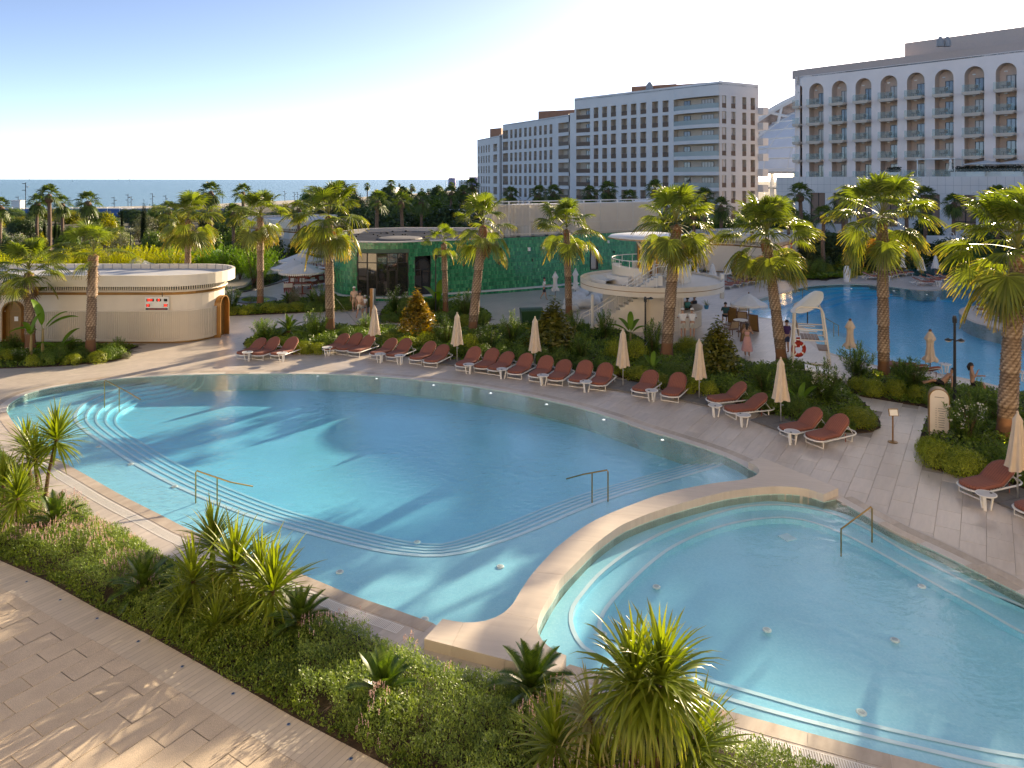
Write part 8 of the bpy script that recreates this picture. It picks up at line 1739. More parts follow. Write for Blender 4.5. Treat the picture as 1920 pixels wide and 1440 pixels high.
# uplights set in the plank border
for i, (x, y) in enumerate([(50,1091),(113,1125),(182,1160),(259,1203),(342,1250),(437,1301),(541,1358.5),(658,1423)]):
 t = thing('recessed_light', 'small blue lens light set flush in the plank border', 'floor light', G(x, y), group='lights in the plank border'); MB().lathe([(0.04, 0), (0.04, 0.006), (0.03, 0.009), (0, 0.009)], 12).build('rim', MAT['steel'], t); MB().lathe([(0.026, 0.0095), (0, 0.012)], 10, cap=False).build('lens', M('blue_glass_lens', (0.05, 0.08, 0.2), 0.1) if i == 0 else bpy.data.materials['blue_glass_lens'], t)
# lifeguard chair
lc = thing('lifeguard_chair', 'tall white lifeguard chair with tilted curved sunshade', 'lifeguard chair', G(1518, 690), R(-18)); b = 0
fr = MB(); H_ = 3.15
for y in (-0.75, 0.75):
 fr.tube([(-0.85, y, 0.03), (-0.72, y*.94, H_-0.25), (-0.66, y*.94, H_-0.05), (-0.5, y*.94, H_+0.05), (0.0, y*.94, H_+0.05)], 0.045, 7)
 fr.tube([(0.95, y, 0.03), (0.6, y*.94, H_-0.25), (0.5, y*.94, H_), (0.3, y*.94, H_+0.05), (0.0, y*.94, H_+0.05)], 0.045, 7)
fr.tube([(-0.85, -0.75, 0.04), (0.95, -0.75, 0.04)], 0.05, 6); fr.tube([(-0.85, 0.75, 0.04), (0.95, 0.75, 0.04)], 0.05, 6); fr.tube([(-0.85, -0.75, 0.06), (-0.85, 0.75, 0.06)], 0.05, 6)
for z in (0.5, 0.95, 1.4): x = 0.95-0.36*z/3; fr.tube([(x, -0.72, z), (x, 0.72, z)], 0.03, 6)
fr.tube([(-0.8, -0.72, 1.55), (0.74, -0.72, 1.55)], 0.03, 6); fr.tube([(-0.8, 0.72, 1.55), (0.74, 0.72, 1.55)], 0.03, 6); fr.tube([(-0.77, -.71, 2.1), (0.67, -.71, 2.1)], 0.03, 6); fr.tube([(-0.77, .71, 2.1), (0.67, .71, 2.1)], 0.03, 6); fr.build('frame', MAT['cream'], lc)
for k in range(5): MB().box((-0.35+k*0.17, 0, 1.6), (0.15, 1.36, 0.03)).build('seat_slat', MAT['wood'], lc)
bk = MB(); bk.box((-0.62, 0, 2.18), (0.05, 1.3, 0.26)).box((-0.55, 0, 1.85), (0.05, 1.3, 0.26)); bk.build('backrest', M('taupe_fabric', (0.36, 0.27, 0.19), 0.8), lc)
MB().box((0.62, 0, 1.08), (0.5, 1.3, 0.04)).build('footrest', MAT['wood'], lc)
for y in (-0.66, 0.66): MB().box((-0.1, y, 2.0), (0.8, 0.1, 0.05)).build('armrest', MAT['steel'], lc)
ca_ = MB(); nn_ = 12
for i in range(nn_):
 pass
o = [];
for k in range(33): a = 2*math.pi*k/32; X, Y = math.cos(a), math.sin(a); o.append((0.62*X if abs(Y) < 0.6 else 0.62*X, 1.25*Y*(0.85+0.15*abs(X))))
for s_ in (1.0,):
 rings = []
 for q in (0, 0.35, 0.7, 0.92, 1.0): rings.append([Vector((x*q, y*q, 0.16*(1-(x*q/0.62)**2)+0.03*(1-q))) for x, y in o])
 for a, b_ in zip(rings[:-1], rings[1:]): ca_.strip(a, b_)
 ca_.wall([(p.x, p.y) for p in rings[-1]], [p.z-0.05 for p in rings[-1]], [p.z for p in rings[-1]])
 Mx = Matrix.Translation((-0.1, 0, H_+0.10)) @ Matrix.Rotation(R(-20), 4, 'Y') @ Matrix.Rotation(R(16), 4, 'X') @ Matrix.Rotation(R(-42), 4, 'Z'); ca_.v = [tuple(Mx @ Vector(p)) for p in ca_.v]
ca_.build('sunshade', MAT['white'], lc, smooth=False); MB().tube([(-0.1, 0, 2.25), (-0.1, 0, 2.9), (-0.25, 0.1, H_+0.1)], 0.03, 6).tube([(-0.1, 0, 2.9), (0.05, -0.12, H_+0.1)], 0.025, 6).build('shade_stem', MAT['dark'], lc)
lb_ = thing('lifebuoy', 'red lifebuoy with white bands hanging on the lifeguard chair', 'lifebuoy', G(1494, 690)+Vector((0, -0.25, 1.02)), R(12)); mj = MB(); ntb = 40
V = [];
def torus(r0, r1, a0, a1, n=36, m_=10):
 mb = MB(); vs = []
 for i in range(n+1):
  a = lerp(a0, a1, i/n);
  for k in range(m_): t = 2*math.pi*k/m_; rr_ = r0+r1*math.cos(t); vs.append((rr_*math.cos(a), r1*0.75*math.sin(t), rr_*math.sin(a)))
 mb.add(vs, [(i*m_+k, i*m_+(k+1) % m_, (i+1)*m_+(k+1) % m_, (i+1)*m_+k) for i in range(n) for k in range(m_)]); return mb
torus(0.31, 0.10, 0, 2*math.pi).build('ring', MAT['red'], lb_, smooth=True)
for k in range(4): torus(0.31, 0.103, math.pi/4+k*math.pi/2-0.14, math.pi/4+k*math.pi/2+0.14, 4).build('band', MAT['white'], lb_, smooth=True)
MB().box((0, 0.05, 0.33), (0.2, 0.03, 0.5)).build('strap', MAT['red'], lb_)
bx = thing('step_box', 'white slanted step box between the oleander and the lifeguard chair', 'box', G(1536, 724), R(-20)); MB().box((0, 0, 0.32), (0.62, 0.75, 0.64)).build('body', MAT['cream'], bx); MB().box((0, 0, 0.74), (1.25, 1.0, 0.07), Matrix.Rotation(R(9), 3, 'Y')).build('lid', MAT['white'], bx)
# menu stand
ms = thing('menu_stand', 'small sign on a bronze pole standing on the path', 'sign', G(1674, 829)); h_ = (829-768)*G(1674, 829).y/F
MB().lathe([(0.17, 0), (0.17, 0.02), (0.05, 0.05), (0.03, 0.06)], 18).build('base', MAT['bronze2'], ms); MB().tube([(0, 0, 0.04), (0, 0, h_-0.22)], 0.028, 8).build('pole', MAT['bronze'], ms)
fr_ = MB(); fr_.box((0.02, 0.0, h_-0.10), (0.34, 0.03, 0.26), Matrix.Rotation(R(-14), 3, 'X')); fr_.build('frame', MAT['bronze2'], ms); MB().box((0.02, -0.022, h_-0.10), (0.29, 0.012, 0.21), Matrix.Rotation(R(-14), 3, 'X')).build('sheet', MAT['white'], ms)
# totem signs
def totem(label, p, w, h, dep, rz, face, edge, lines=0, name='totem_sign'):
 t = thing(name, label, 'sign', p, rz); prof = arch(w, h, 14); mb = MB(); n = len(prof)
 mb.add([(x, -dep/2, z) for x, z in prof]+[(x, dep/2, z) for x, z in prof], [tuple(range(n)), tuple(range(n, 2*n))[::-1]]+[(i+1, i, n+i, n+i+1) for i in range(n-1)]); mb.build('body', MAT[edge], t)
 f = [(x*0.9, 0.04+z*0.965) for x, z in prof]; MB().add([(x, -dep/2-0.004, z) for x, z in f], [tuple(range(n))]).build('face', MAT[face], t)
 if lines:
  hd = MB(); hd.box((0, -dep/2-0.007, h*0.84), (w*0.46, 0.004, 0.022)); rg_ = random.Random(2)
  for k in range(lines): hd.box((0.10*w, -dep/2-0.007, h*0.62-k*0.085), (w*rg_.uniform(.2, .34), 0.004, 0.018)); hd.box((-0.16*w, -dep/2-0.007, h*0.62-k*0.085), (0.02, 0.004, 0.03))
  tag(hd.build('print', MAT['slab'], t), kind='stuff')
 return t
MAT['face'] = M('pale_sign_face', (0.74, 0.66, 0.58), 0.5, var=0.03); p = G(1760, 822); S_ = p.y/F
totem('rounded white direction totem with bronze edge in the right bed', p, 34*S_, (822-727)*S_, 0.42, R(-24), 'face', 'bronze2', 9)
p = G(698, 606); S_ = p.y/F; t_ = thing('bronze_totem', 'narrow bronze totem in front of the green restaurant', 'sign', p, R(-40)); MB().box((0, 0, (606-541)*S_/2), (0.30, 0.16, (606-541)*S_)).build('body', MAT['bronze'], t_); MB().box((0.2, 0, (606-541)*S_/2), (0.09, 0.17, (606-541)*S_)).build('edge', MAT['steel'], t_)
for x, y, hpx, lb in [(1588,528,30,'at the lagoon slope'),(1434,526,15,'beside the arched kiosk doors')]:
 p = G(x, y); S_ = p.y/F; t_ = thing('shower_marker', 'short rounded white marker post '+lb, 'post', p); prof = [(0.30, 0), (0.30, hpx*S_*0.8), (0.22, hpx*S_*0.95), (0.08, hpx*S_)]; MB().lathe(prof, 14).build('body', MAT['white'], t_); MB().box((0, -.29, hpx*S_*.5), (.3, .05, .12)).build('plate', MAT['cream'], t_)
# lamp posts
def lamp(label, x, y, ytop, heads=2, r=0.045, d=None, hy=0.72):
 p = G(x, y) if d is None else Vector(((x-960)*d/F, d, 0)); h = (y-ytop)*p.y/F if d is None else zy(ytop, d)
 t = thing('lamp_post', label, 'lamp post', p, group='dark lamp posts'); MB().tube([(0, 0, 0), (0, 0, h)], [r*1.3, r], 8).build('pole', MAT['dark'], t)
 MB().lathe([(r*1.6, 0), (r*1.6, 0.25), (r*1.2, 0.3)], 10).build('base', MAT['dark'], t)
 for k in range(heads):
  a = math.pi*k+0.2; z = h*hy+0.05*k if heads > 1 else h-0.1; hd = MB(); hd.tube([(0, 0, z), (0.28*math.cos(a), 0.28*math.sin(a), z+0.05)], 0.03, 6); hd.lathe([(0.02, 0.10), (0.13, 0.04), (0.14, 0.0)], 12, (0.32*math.cos(a), 0.32*math.sin(a), z)); hd_ = hd.build('lamp_head', MAT['dark'], t)
  MB().lathe([(0.12, -0.002), (0.10, -0.05), (0, -0.06)], 12, (0.32*math.cos(a), 0.32*math.sin(a), z), cap=False).build('lens', MAT['roofpale'], hd_)
 MB().lathe([(r*1.7, h-0.28), (r*1.9, h-0.1), (r*1.2, h+0.02), (0, h+.02)], 10).build('cap', MAT['dark'], t); return t
lamp('black lamp post with two heads before the lagoon on the right', 1790, 760, 593, 2, 0.05)
lamp('black lamp post before the round bar drum', 1210, 660, 557, 1, 0.045)
lamp('dark lamp post at the glass front of the restaurant', 690, 592, 508, 1, 0.04)
lamp('dark lamp post at the dark restaurant door', 817, 592, 478, 1, 0.04)
lamp('slim dark lamp post before the grey pavilion doors', 569, 490, 424, 1, 0.05)
lamp('slim dark lamp post beside the straight palm by the lagoon', 1621, 510, 451, 1, 0.05)
lamp('slim lamp post in the seaside garden', 245, 0, 436, 1, 0.05, 88)
for x, yt, dd, lb in [(48, 342, 196, 'tallest mast lamp on the beach'), (34, 368, 230, 'short mast lamp on the beach far left'), (214, 369, 235, 'mast lamp left of the cypress'), (240, 364, 260, 'double mast lamp by the sea'), (246, 368, 262, 'right one of the two mast lamps by the sea'), (286, 362, 260, 'mast lamp right of the cypress'), (311, 366, 240, 'mast lamp left of the small cypress'), (417, 360, 300, 'thin mast lamp between the tall palms'), (534, 358, 320, 'mast lamp over the sunlit trees'), (552, 360, 340, 'curved mast lamp over the sunlit trees'), (558, 360, 345, 'straight mast lamp left of the tall palm')]:
 p = Vector(((x-960)*dd/F, dd, -0.3)); h = zy(yt, dd)+.3; t = thing('beach_mast_lamp', lb, 'lamp post', p, group='mast lamps along the beach'); MB().tube([(0, 0, 0), (0, 0, h)], 0.10, 6).build('pole', MAT['dark'], t)
 for k in range(3): s_ = 1 if k % 2 else -1; MB().box((s_*0.45, 0, h-0.3-k*0.9), (0.8, 0.3, 0.16)).build('lamp_head', MAT['dark'], t)
p = G(1325, 515); t_ = thing('lit_bollard_pole', 'thin pale pole with a lit lamp behind the bar', 'lamp post', p); hh = (515-463)*p.y/F; MB().tube([(0, 0, 0), (0, 0, hh)], 0.06, 8).build('pole', MAT['steel'], t_); MB().lathe([(0.1, hh), (0.1, hh+0.12), (0, hh+.14)], 10).build('lamp', MAT['lamp'], t_)
# bin, bean bags, ramp
bn = thing('waste_container', 'dark green wheeled waste container on the service road', 'waste container', G(996, 615), R(8)); MB().box((0, 0, 0.68), (1.25, 0.85, 0.98), mi=0, taper=1.12).build('body', MAT['bin'], bn)
ld_ = MB(); nl_ = 8
ld_.strip([(-0.72, -0.5+1.0*i/nl_, 1.18+0.16*math.sin(math.pi*i/nl_)) for i in range(nl_+1)], [(0.72, -0.5+1.0*i/nl_, 1.18+0.16*math.sin(math.pi*i/nl_)) for i in range(nl_+1)]);
for x in (-0.72, 0.72): ld_.add([(x, -0.5+1.0*i/nl_, 1.18+0.16*math.sin(math.pi*i/nl_)) for i in range(nl_+1)], [tuple(range(nl_+1))])
ld_.box((0, -0.5, 1.15), (1.46, 0.06, 0.08)); ld_.build('lid', MAT['bin'], bn)
for x in (-0.5, 0.5):
 for y in (-0.33, 0.33): w_ = MB(); w_.tube([(x-0.03, y, 0.1), (x+0.03, y, 0.1)], 0.1, 12); w_.build('wheel', MAT['dark'], bn)
rb = MB(); [rb.box((-0.5+k*0.25, -0.45, 0.7), (0.05, 0.05, 0.8)) for k in range(5)]; rb.build('ribs', MAT['bin'], bn)
bb = thing('bean_bag', 'bean bag', 'bean bag', (0, 0, -60)); mb = MB(); rg_ = random.Random(3)
mb.lathe([(0.1, 0.0), (0.5, 0.02), (0.62, 0.2), (0.58, 0.42), (0.42, 0.58), (0.2, 0.63), (0, 0.62)], 18); mb.v = [(x+0.05*math.sin(5*y), y*1.15, z*(1+0.22*x)) for x, y, z in mb.v]; mb.build('sack', MAT['wcanvas'], bb, smooth=True); MB().lathe([(0.5, 0.0), (0.625, 0.19), (0.60, 0.22)], 18, cap=False).build('seam', MAT['roofpale'], bb); BB = Maker(bb)
for x, y, s_, lb in [(1073,572,1.0,'nearest the palm trunk'),(1095,577,1.15,'nearest the stairs of the bar'),(1083,563,1.0,'middle one'),(1110,571,1.1,'right one behind the stair rail'),(1092,553,0.9,'back one at the green wall'),(1070,583,.9,'nearest the flowering bushes'),(1120,562,1.0,'rightmost one under the deck')]: BB.place(G(x, y), prng.uniform(0, 6), 'white bean bag left of the bar, '+lb, 'white bean bags', s_)
for x, y, lb in [(1092,563,'round wooden stump table among the bean bags'),(1078,560,'small orange cushion stool among the bean bags')]:
 t_ = thing('stump_table', lb, 'table', G(x, y)); MB().lathe([(0.24, 0), (0.28, 0.2), (0.26, 0.42), (0, 0.43)], 12).build('body', MAT['wood'] if 'stump' in lb else M('orange_cushion', (.5, .18, .07), .8), t_); MB().lathe([(0.25, .431), (0, .435)], 12, cap=False).build('top', MAT['bronze2'], t_)
rw = thing('ramp_wall', 'low pale retaining wall along the ramp behind the bar', 'wall', (0, 0, 0)); a, b_ = G(1310, 512), G(1420, 484); MB().prism([a, b_, b_+Vector((0, .6, 0)), a+Vector((0, .6, 0))], 0, 0.8, bottom=False).build('wall', MAT['limestone'], rw); MB().strip([a+Vector((0,-.06,.78)), b_+Vector((0,-.06,.78))], [a+Vector((0,.66,.86)), b_+Vector((0,.66,.86))]).build('cap', MAT['white'], rw)
# ponds with dark rims on the left terrace
MAT['pondrim'] = M('dark_stone_rim', (0.05, 0.05, 0.055), 0.4, var=0.2)
m, nt, b, out = newmat('dark_pond_water'); b.inputs['Base Color'].default_value = (0.012, 0.02, 0.018, 1); b.inputs['Roughness'].default_value = 0.03; MAT['pond'] = m
for pts, lb in [([(436,546),(461,539),(472,526),(483,518.5),(505,515),(525,513.5),(560,512),(600,514),(607,517),(596,520),(560,522),(540,526),(520,532),(480,543),(450,549)], 0), ([(440,566),(450,560),(475,557.5),(505,558.5),(519,561.5),(514,566),(495,569),(460,570)], 1)]:
 w_ = smooth_line([G(*q) for q in pts], 60, closed=True); c_ = sum(w_, Vector())/60; mb = MB(); mb.prism(w_, -0.02, 0.10, bottom=False, mi=0); inn_ = [p+(c_-p).normalized()*0.5 for p in w_]; mb.prism(inn_, 0.05, 0.106, mi=1, bottom=False); tag(mb.build('garden_pond', [MAT['pondrim'], MAT['pond']]), kind='structure')
for x, y, s_, lb in [(527,528,34,'tall reeds at the edge of the garden pond'),(505,530,26,'short reeds left of the tall ones'),(470,568,16,'dark rushes in the small front pond')]:
 V_, F_ = wand(int(x), 420, 1.4, 0.7, 0.5, 0.02, 40); r_ = thing('reed_clump', lb, 'plant', G(x, y), group='reeds in the ponds', scale=s_*S(y)/1.4); ob('foliage', npmesh('foliage', V_, F_, LM['oleander']), r_); stems(8, 1.2, .4, .01, 3).build('stem', MAT['cane'], r_)
# red benches and tables under the parasols
def screenbench(label, p, w, h, rz):
 t = thing('red_screen_bench', label, 'bench', p, rz, 'red benches on the pond terrace')
 for x in [-w/2+w*k/4 for k in range(5)]: MB().tube([(x, 0, 0), (x, 0, h), (x, 0, h+.03)], 0.035, 6).build('post', MAT['redwood'], t)
 sl = MB();
 for k in range(int(w/0.075)): sl.box((-w/2+0.05+k*0.075, 0, h*0.55), (0.04, 0.03, h*0.86))
 tag(sl.build('slats', MAT['redwood'], t), kind='stuff'); MB().box((0, -0.3, 0.42), (w, 0.6, 0.1)).build('seat', MAT['terra'], t)
 for x in (-w*.28, w*.2): MB().box((x, -0.12, 0.62), (0.4, 0.16, 0.36), Matrix.Rotation(R(-15), 3, 'X')).build('cushion', MAT['wcanvas'], t)
def tablet(label, p, rz, w=1.0, l=1.0):
 t = thing('terrace_table', label, 'table', p, rz, 'tables on the pond terrace'); MB().box((0, 0, 0.74), (w, l, 0.05)).build('tabletop', MAT['whitestone'], t); MB().tube([(0, 0, 0), (0, 0, 0.72)], 0.06, 8).build('leg', MAT['redwood'], t); MB().box((0, 0, 0.015), (0.5, 0.5, 0.03)).build('foot', MAT['redwood'], t)
screenbench('red slatted bench screen widest one under the nearest parasol', G(560, 538), 1.7, 1.35, 0.05); screenbench('red slatted bench screen behind the widest one', G(575, 527), 1.5, 1.3, 0.05); screenbench('short red end screen left of the white table', G(541, 549), 0.7, 0.9, 0.2); screenbench('red bench seen end on along the pond rim', G(594, 535), 2.2, 0.9, R(62)); screenbench('red bench half hidden by the tall palm trunk', G(608, 512), 1.6, 0.9, 0)
tablet('white terrace table before the widest red bench', G(567, 551), 0.1, 1.3, 0.9); tablet('white terrace table by the seated guest', G(582, 541), 0.1); tablet('white terrace table behind the tall palm', G(607, 516), 0);
# wooden chairs and tables at the bar
MAT['cane_seat'] = M('woven_cane', (0.42, 0.28, 0.15), 0.7, var=0.2, scale=30)
ch = thing('wooden_armchair', 'wooden armchair', 'chair', (0, 0, -60))
for x in (-0.27, 0.27): MB().tube([(x, -0.25, 0), (x*.98, -0.26, 0.64)], 0.026, 6).build('leg', MAT['wood'], ch); MB().tube([(x, 0.28, 0), (x, 0.24, 0.45), (x*.95, 0.36, 0.88)], 0.026, 6).build('leg', MAT['wood'], ch); MB().box((x*1.06, 0.02, 0.65), (0.07, 0.62, 0.04)).build('armrest', MAT['wood'], ch)
MB().box((0, 0, 0.44), (0.56, 0.54, 0.06)).build('seat', MAT['wood'], ch); bk = MB(); bk.box((0, 0.30, 0.68), (0.5, 0.025, 0.36), Matrix.Rotation(R(-14), 3, 'X')); bk.build('backrest', MAT['cane_seat'], ch); MB().tube([(-0.27, 0.36, 0.88), (0.27, 0.36, 0.88)], 0.026, 6).build('top_rail', MAT['wood'], ch); CM = Maker(ch)
for x, y, a, lb in [(1371,631,200,'nearest the slim magnolia'),(1392,611,160,'behind the standing woman'),(1389,598,190,'furthest back under the fringed parasol')]: CM.place(G(x, y), R(a), 'wooden cane back armchair '+lb, 'wooden chairs at the bar', 1.12)
for x, y, lb in [(1389,622,'by the woman in pink'),(1398,606,'at the pole of the fringed parasol')]:
 t_ = thing('bar_table', 'round wooden bar table '+lb, 'table', G(x, y), group='bar tables'); MB().lathe([(0.45, 0.72), (0.46, 0.75), (0, 0.755)], 20).build('tabletop', MAT['whitestone'], t_); MB().tube([(0, 0, 0), (0, 0, 0.72)], 0.05, 8).build('leg', MAT['wood'], t_); MB().lathe([(0.3, 0), (0.28, 0.03), (0.05, 0.06)], 14).build('foot', MAT['wood'], t_)
for x, y, rz, lb in [(1413,622,-40,'right of the fringed parasol pole'),(1373,606,-30,'behind the slim magnolia'),(1397,640,30,'before the woman in pink')]:
 t_ = thing('menu_board', 'dark wooden folding menu board '+lb, 'sign board', G(x, y), R(rz), 'wooden boards at the bar'); MB().box((0, 0, 0.55), (0.62, 0.05, 1.1), Matrix.Rotation(R(10), 3, 'X')).build('frame', MAT['wood'], t_); MB().box((0, -0.035, 0.57), (0.5, 0.02, 0.94), Matrix.Rotation(R(10), 3, 'X')).build('panel', MAT['bronze2'], t_)
p = G(1318, 612)+Vector((0.25, 0.1, 1.12)); pp_ = thing('potted_plant', 'small spiky plant in a blue pot on the bar counter', 'plant', p); MB().lathe([(0.12, 0), (0.17, 0.25), (0.15, 0.25), (0, 0.2)], 12).build('pot', M('blue_glaze', (0.05, 0.25, 0.45), 0.3), pp_)
for i in range(14): o_ = ob('leaf', SW['std'][(1, 2, 3)[i % 3]][0], pp_, (0, 0, 0.2), i*2.4); o_.scale = (0.55,)*3
# sea boats, beach fence, guy wires
for i, (x, yb, hp_) in enumerate([(55, 338, 4), (136, 340, 3), (222, 337.5, 3), (243, 339, 5), (648, 337.6, 3)]):
 dd = F*(H+2.4)/(yb-HY); dd = min(dd, 9000); s_ = dd/F; t_ = thing('sailing_boat', 'tiny white sailing boat on the sea, %s' % ('far left', 'second from the left', 'third from the left', 'above the tallest cypress', 'right of the tall palm head')[i], 'boat', ((x-960)*s_, dd, -2.3), group='sailing boats'); MB().prism([(-1.6*s_, 0), (-1.2*s_, -.4*s_), (1.2*s_, -.4*s_), (1.8*s_, 0), (1.2*s_, .4*s_), (-1.2*s_, .4*s_)], 0, 0.6*s_).build('hull', MAT['white'], t_); MB().add([(0.1*s_, 0, .6*s_), (-1.2*s_, 0, .7*s_), (0.1*s_, 0.1, hp_*s_)], [(0,1,2)]).build('sail', MAT['white'], t_)
MAT['bluef'] = M('blue_beach_panel', (0.045, 0.14, 0.34), 0.6, var=0.15, scale=0.4)
bf_ = thing('blue_beach_fence', 'long blue panel fence between the garden and the beach', 'fence', ((190-960)*190/F, 190, 0))
for k in range(22):
 MB().box((-34+k*3.1, 0, 0.6), (3.0, 0.12, 2.5)).build('panel', MAT['bluef'], bf_); MB().box((-35.5+k*3.1, -0.1, 0.8), (0.12, 0.12, 3.0)).build('post', MAT['steel'], bf_)
MB().box((-1.5, 0, 2.0), (68, 0.35, 0.12)).build('cap', MAT['white'], bf_)
bf2 = thing('beach_promenade_roof', 'low blue roofed beach pavilion along the shore', 'building', ((40-960)*198/F, 206, 0)); MB().box((0, 3, 0.3), (44, 6, 1.6)).build('wall', MAT['bluef'], bf2); MB().box((0, 3, 1.2), (46, 7, 0.2)).build('roof', MAT['roofpale'], bf2)
kb = thing('beach_kiosk', 'small white tower kiosk on the beach wall far left', 'kiosk', ((34-960)*202/F, 202, 1.2)); MB().box((0, 0, 1.1), (2.4, 2, 2.6)).build('wall', MAT['whitestone'], kb); MB().box((0, 0, 2.5), (2.8, 2.4, 0.2)).build('roof', MAT['roofpale'], kb); MB().box((-6, 0, 0.2), (3, 2, 0.8)).build('bench', MAT['rust'], kb)
def wire(label, a, b_): t = thing('guy_wire', label, 'wire', a, group='guy wires of the palms'); MB().tube([(0, 0, 0), b_-Vector(a)], 0.012, 4).build('cable', MAT['steel'], t); MB().lathe([(0.03, 0), (0.03, 0.15)], 6).build('peg', MAT['steel'], t)
wire('pale guy wire of the tall palm across the walkway', G(668, 607), G(619, 624)+Vector((0, 0, 2.6))); wire('guy wire of the thick palm before the bar lamp', G(1196, 668), G(1249, 674)+Vector((0, 0, 2.4)))
# terrace parasols of the arched hotel
for x, lb in [(1832, 'left one'), (1893, 'right one')]:
 pq = PA+pd_*sp(x)-n2*3.4+Vector((0, 0, zpod)); open_parasol('wide white parasol on the hotel terrace, '+lb, pq, 2.9, 2.35, 0.5, fringe='plain', pole='dark', group='parasols on the hotel terrace')
for pg_x in (1741,):
 pq = PA+pd_*sp(1776)-n2*1.2+Vector((0, 0, zpod)); UW.place(pq, 0.2, 'closed white parasol on the hotel terrace beside the pergola', 'closed white parasols', 1.0)
# ------------------------------------------------------------------ people
def skinmesh(name, pts, edges, rad, root_i, mat, sub=1):
 """one continuous surface grown round a skeleton"""
 me = bpy.data.meshes.new(name); me.from_pydata(pts, edges, []); o = bpy.data.objects.new(name, me); C.objects.link(o)
 md = o.modifiers.new('skin', 'SKIN'); md.use_smooth_shade = True
 for i, r_ in enumerate(rad): me.skin_vertices[0].data[i].radius = (r_, r_) if not isinstance(r_, tuple) else r_
 me.skin_vertices[0].data[root_i].use_root = True
 o.modifiers.new('sub', 'SUBSURF').levels = sub; o.modifiers['sub'].render_levels = sub
 dg = bpy.context.evaluated_depsgraph_get(); e = o.evaluated_get(dg); m2 = bpy.data.meshes.new_from_object(e); bpy.data.objects.remove(o)
 m2.name = name; m2.materials.clear(); m2.materials.append(mat); return m2
CL = {}
def cloth(name, c):
 if name not in CL: CL[name] = M(name, c, 0.85, var=0.08, scale=12)
 return CL[name]
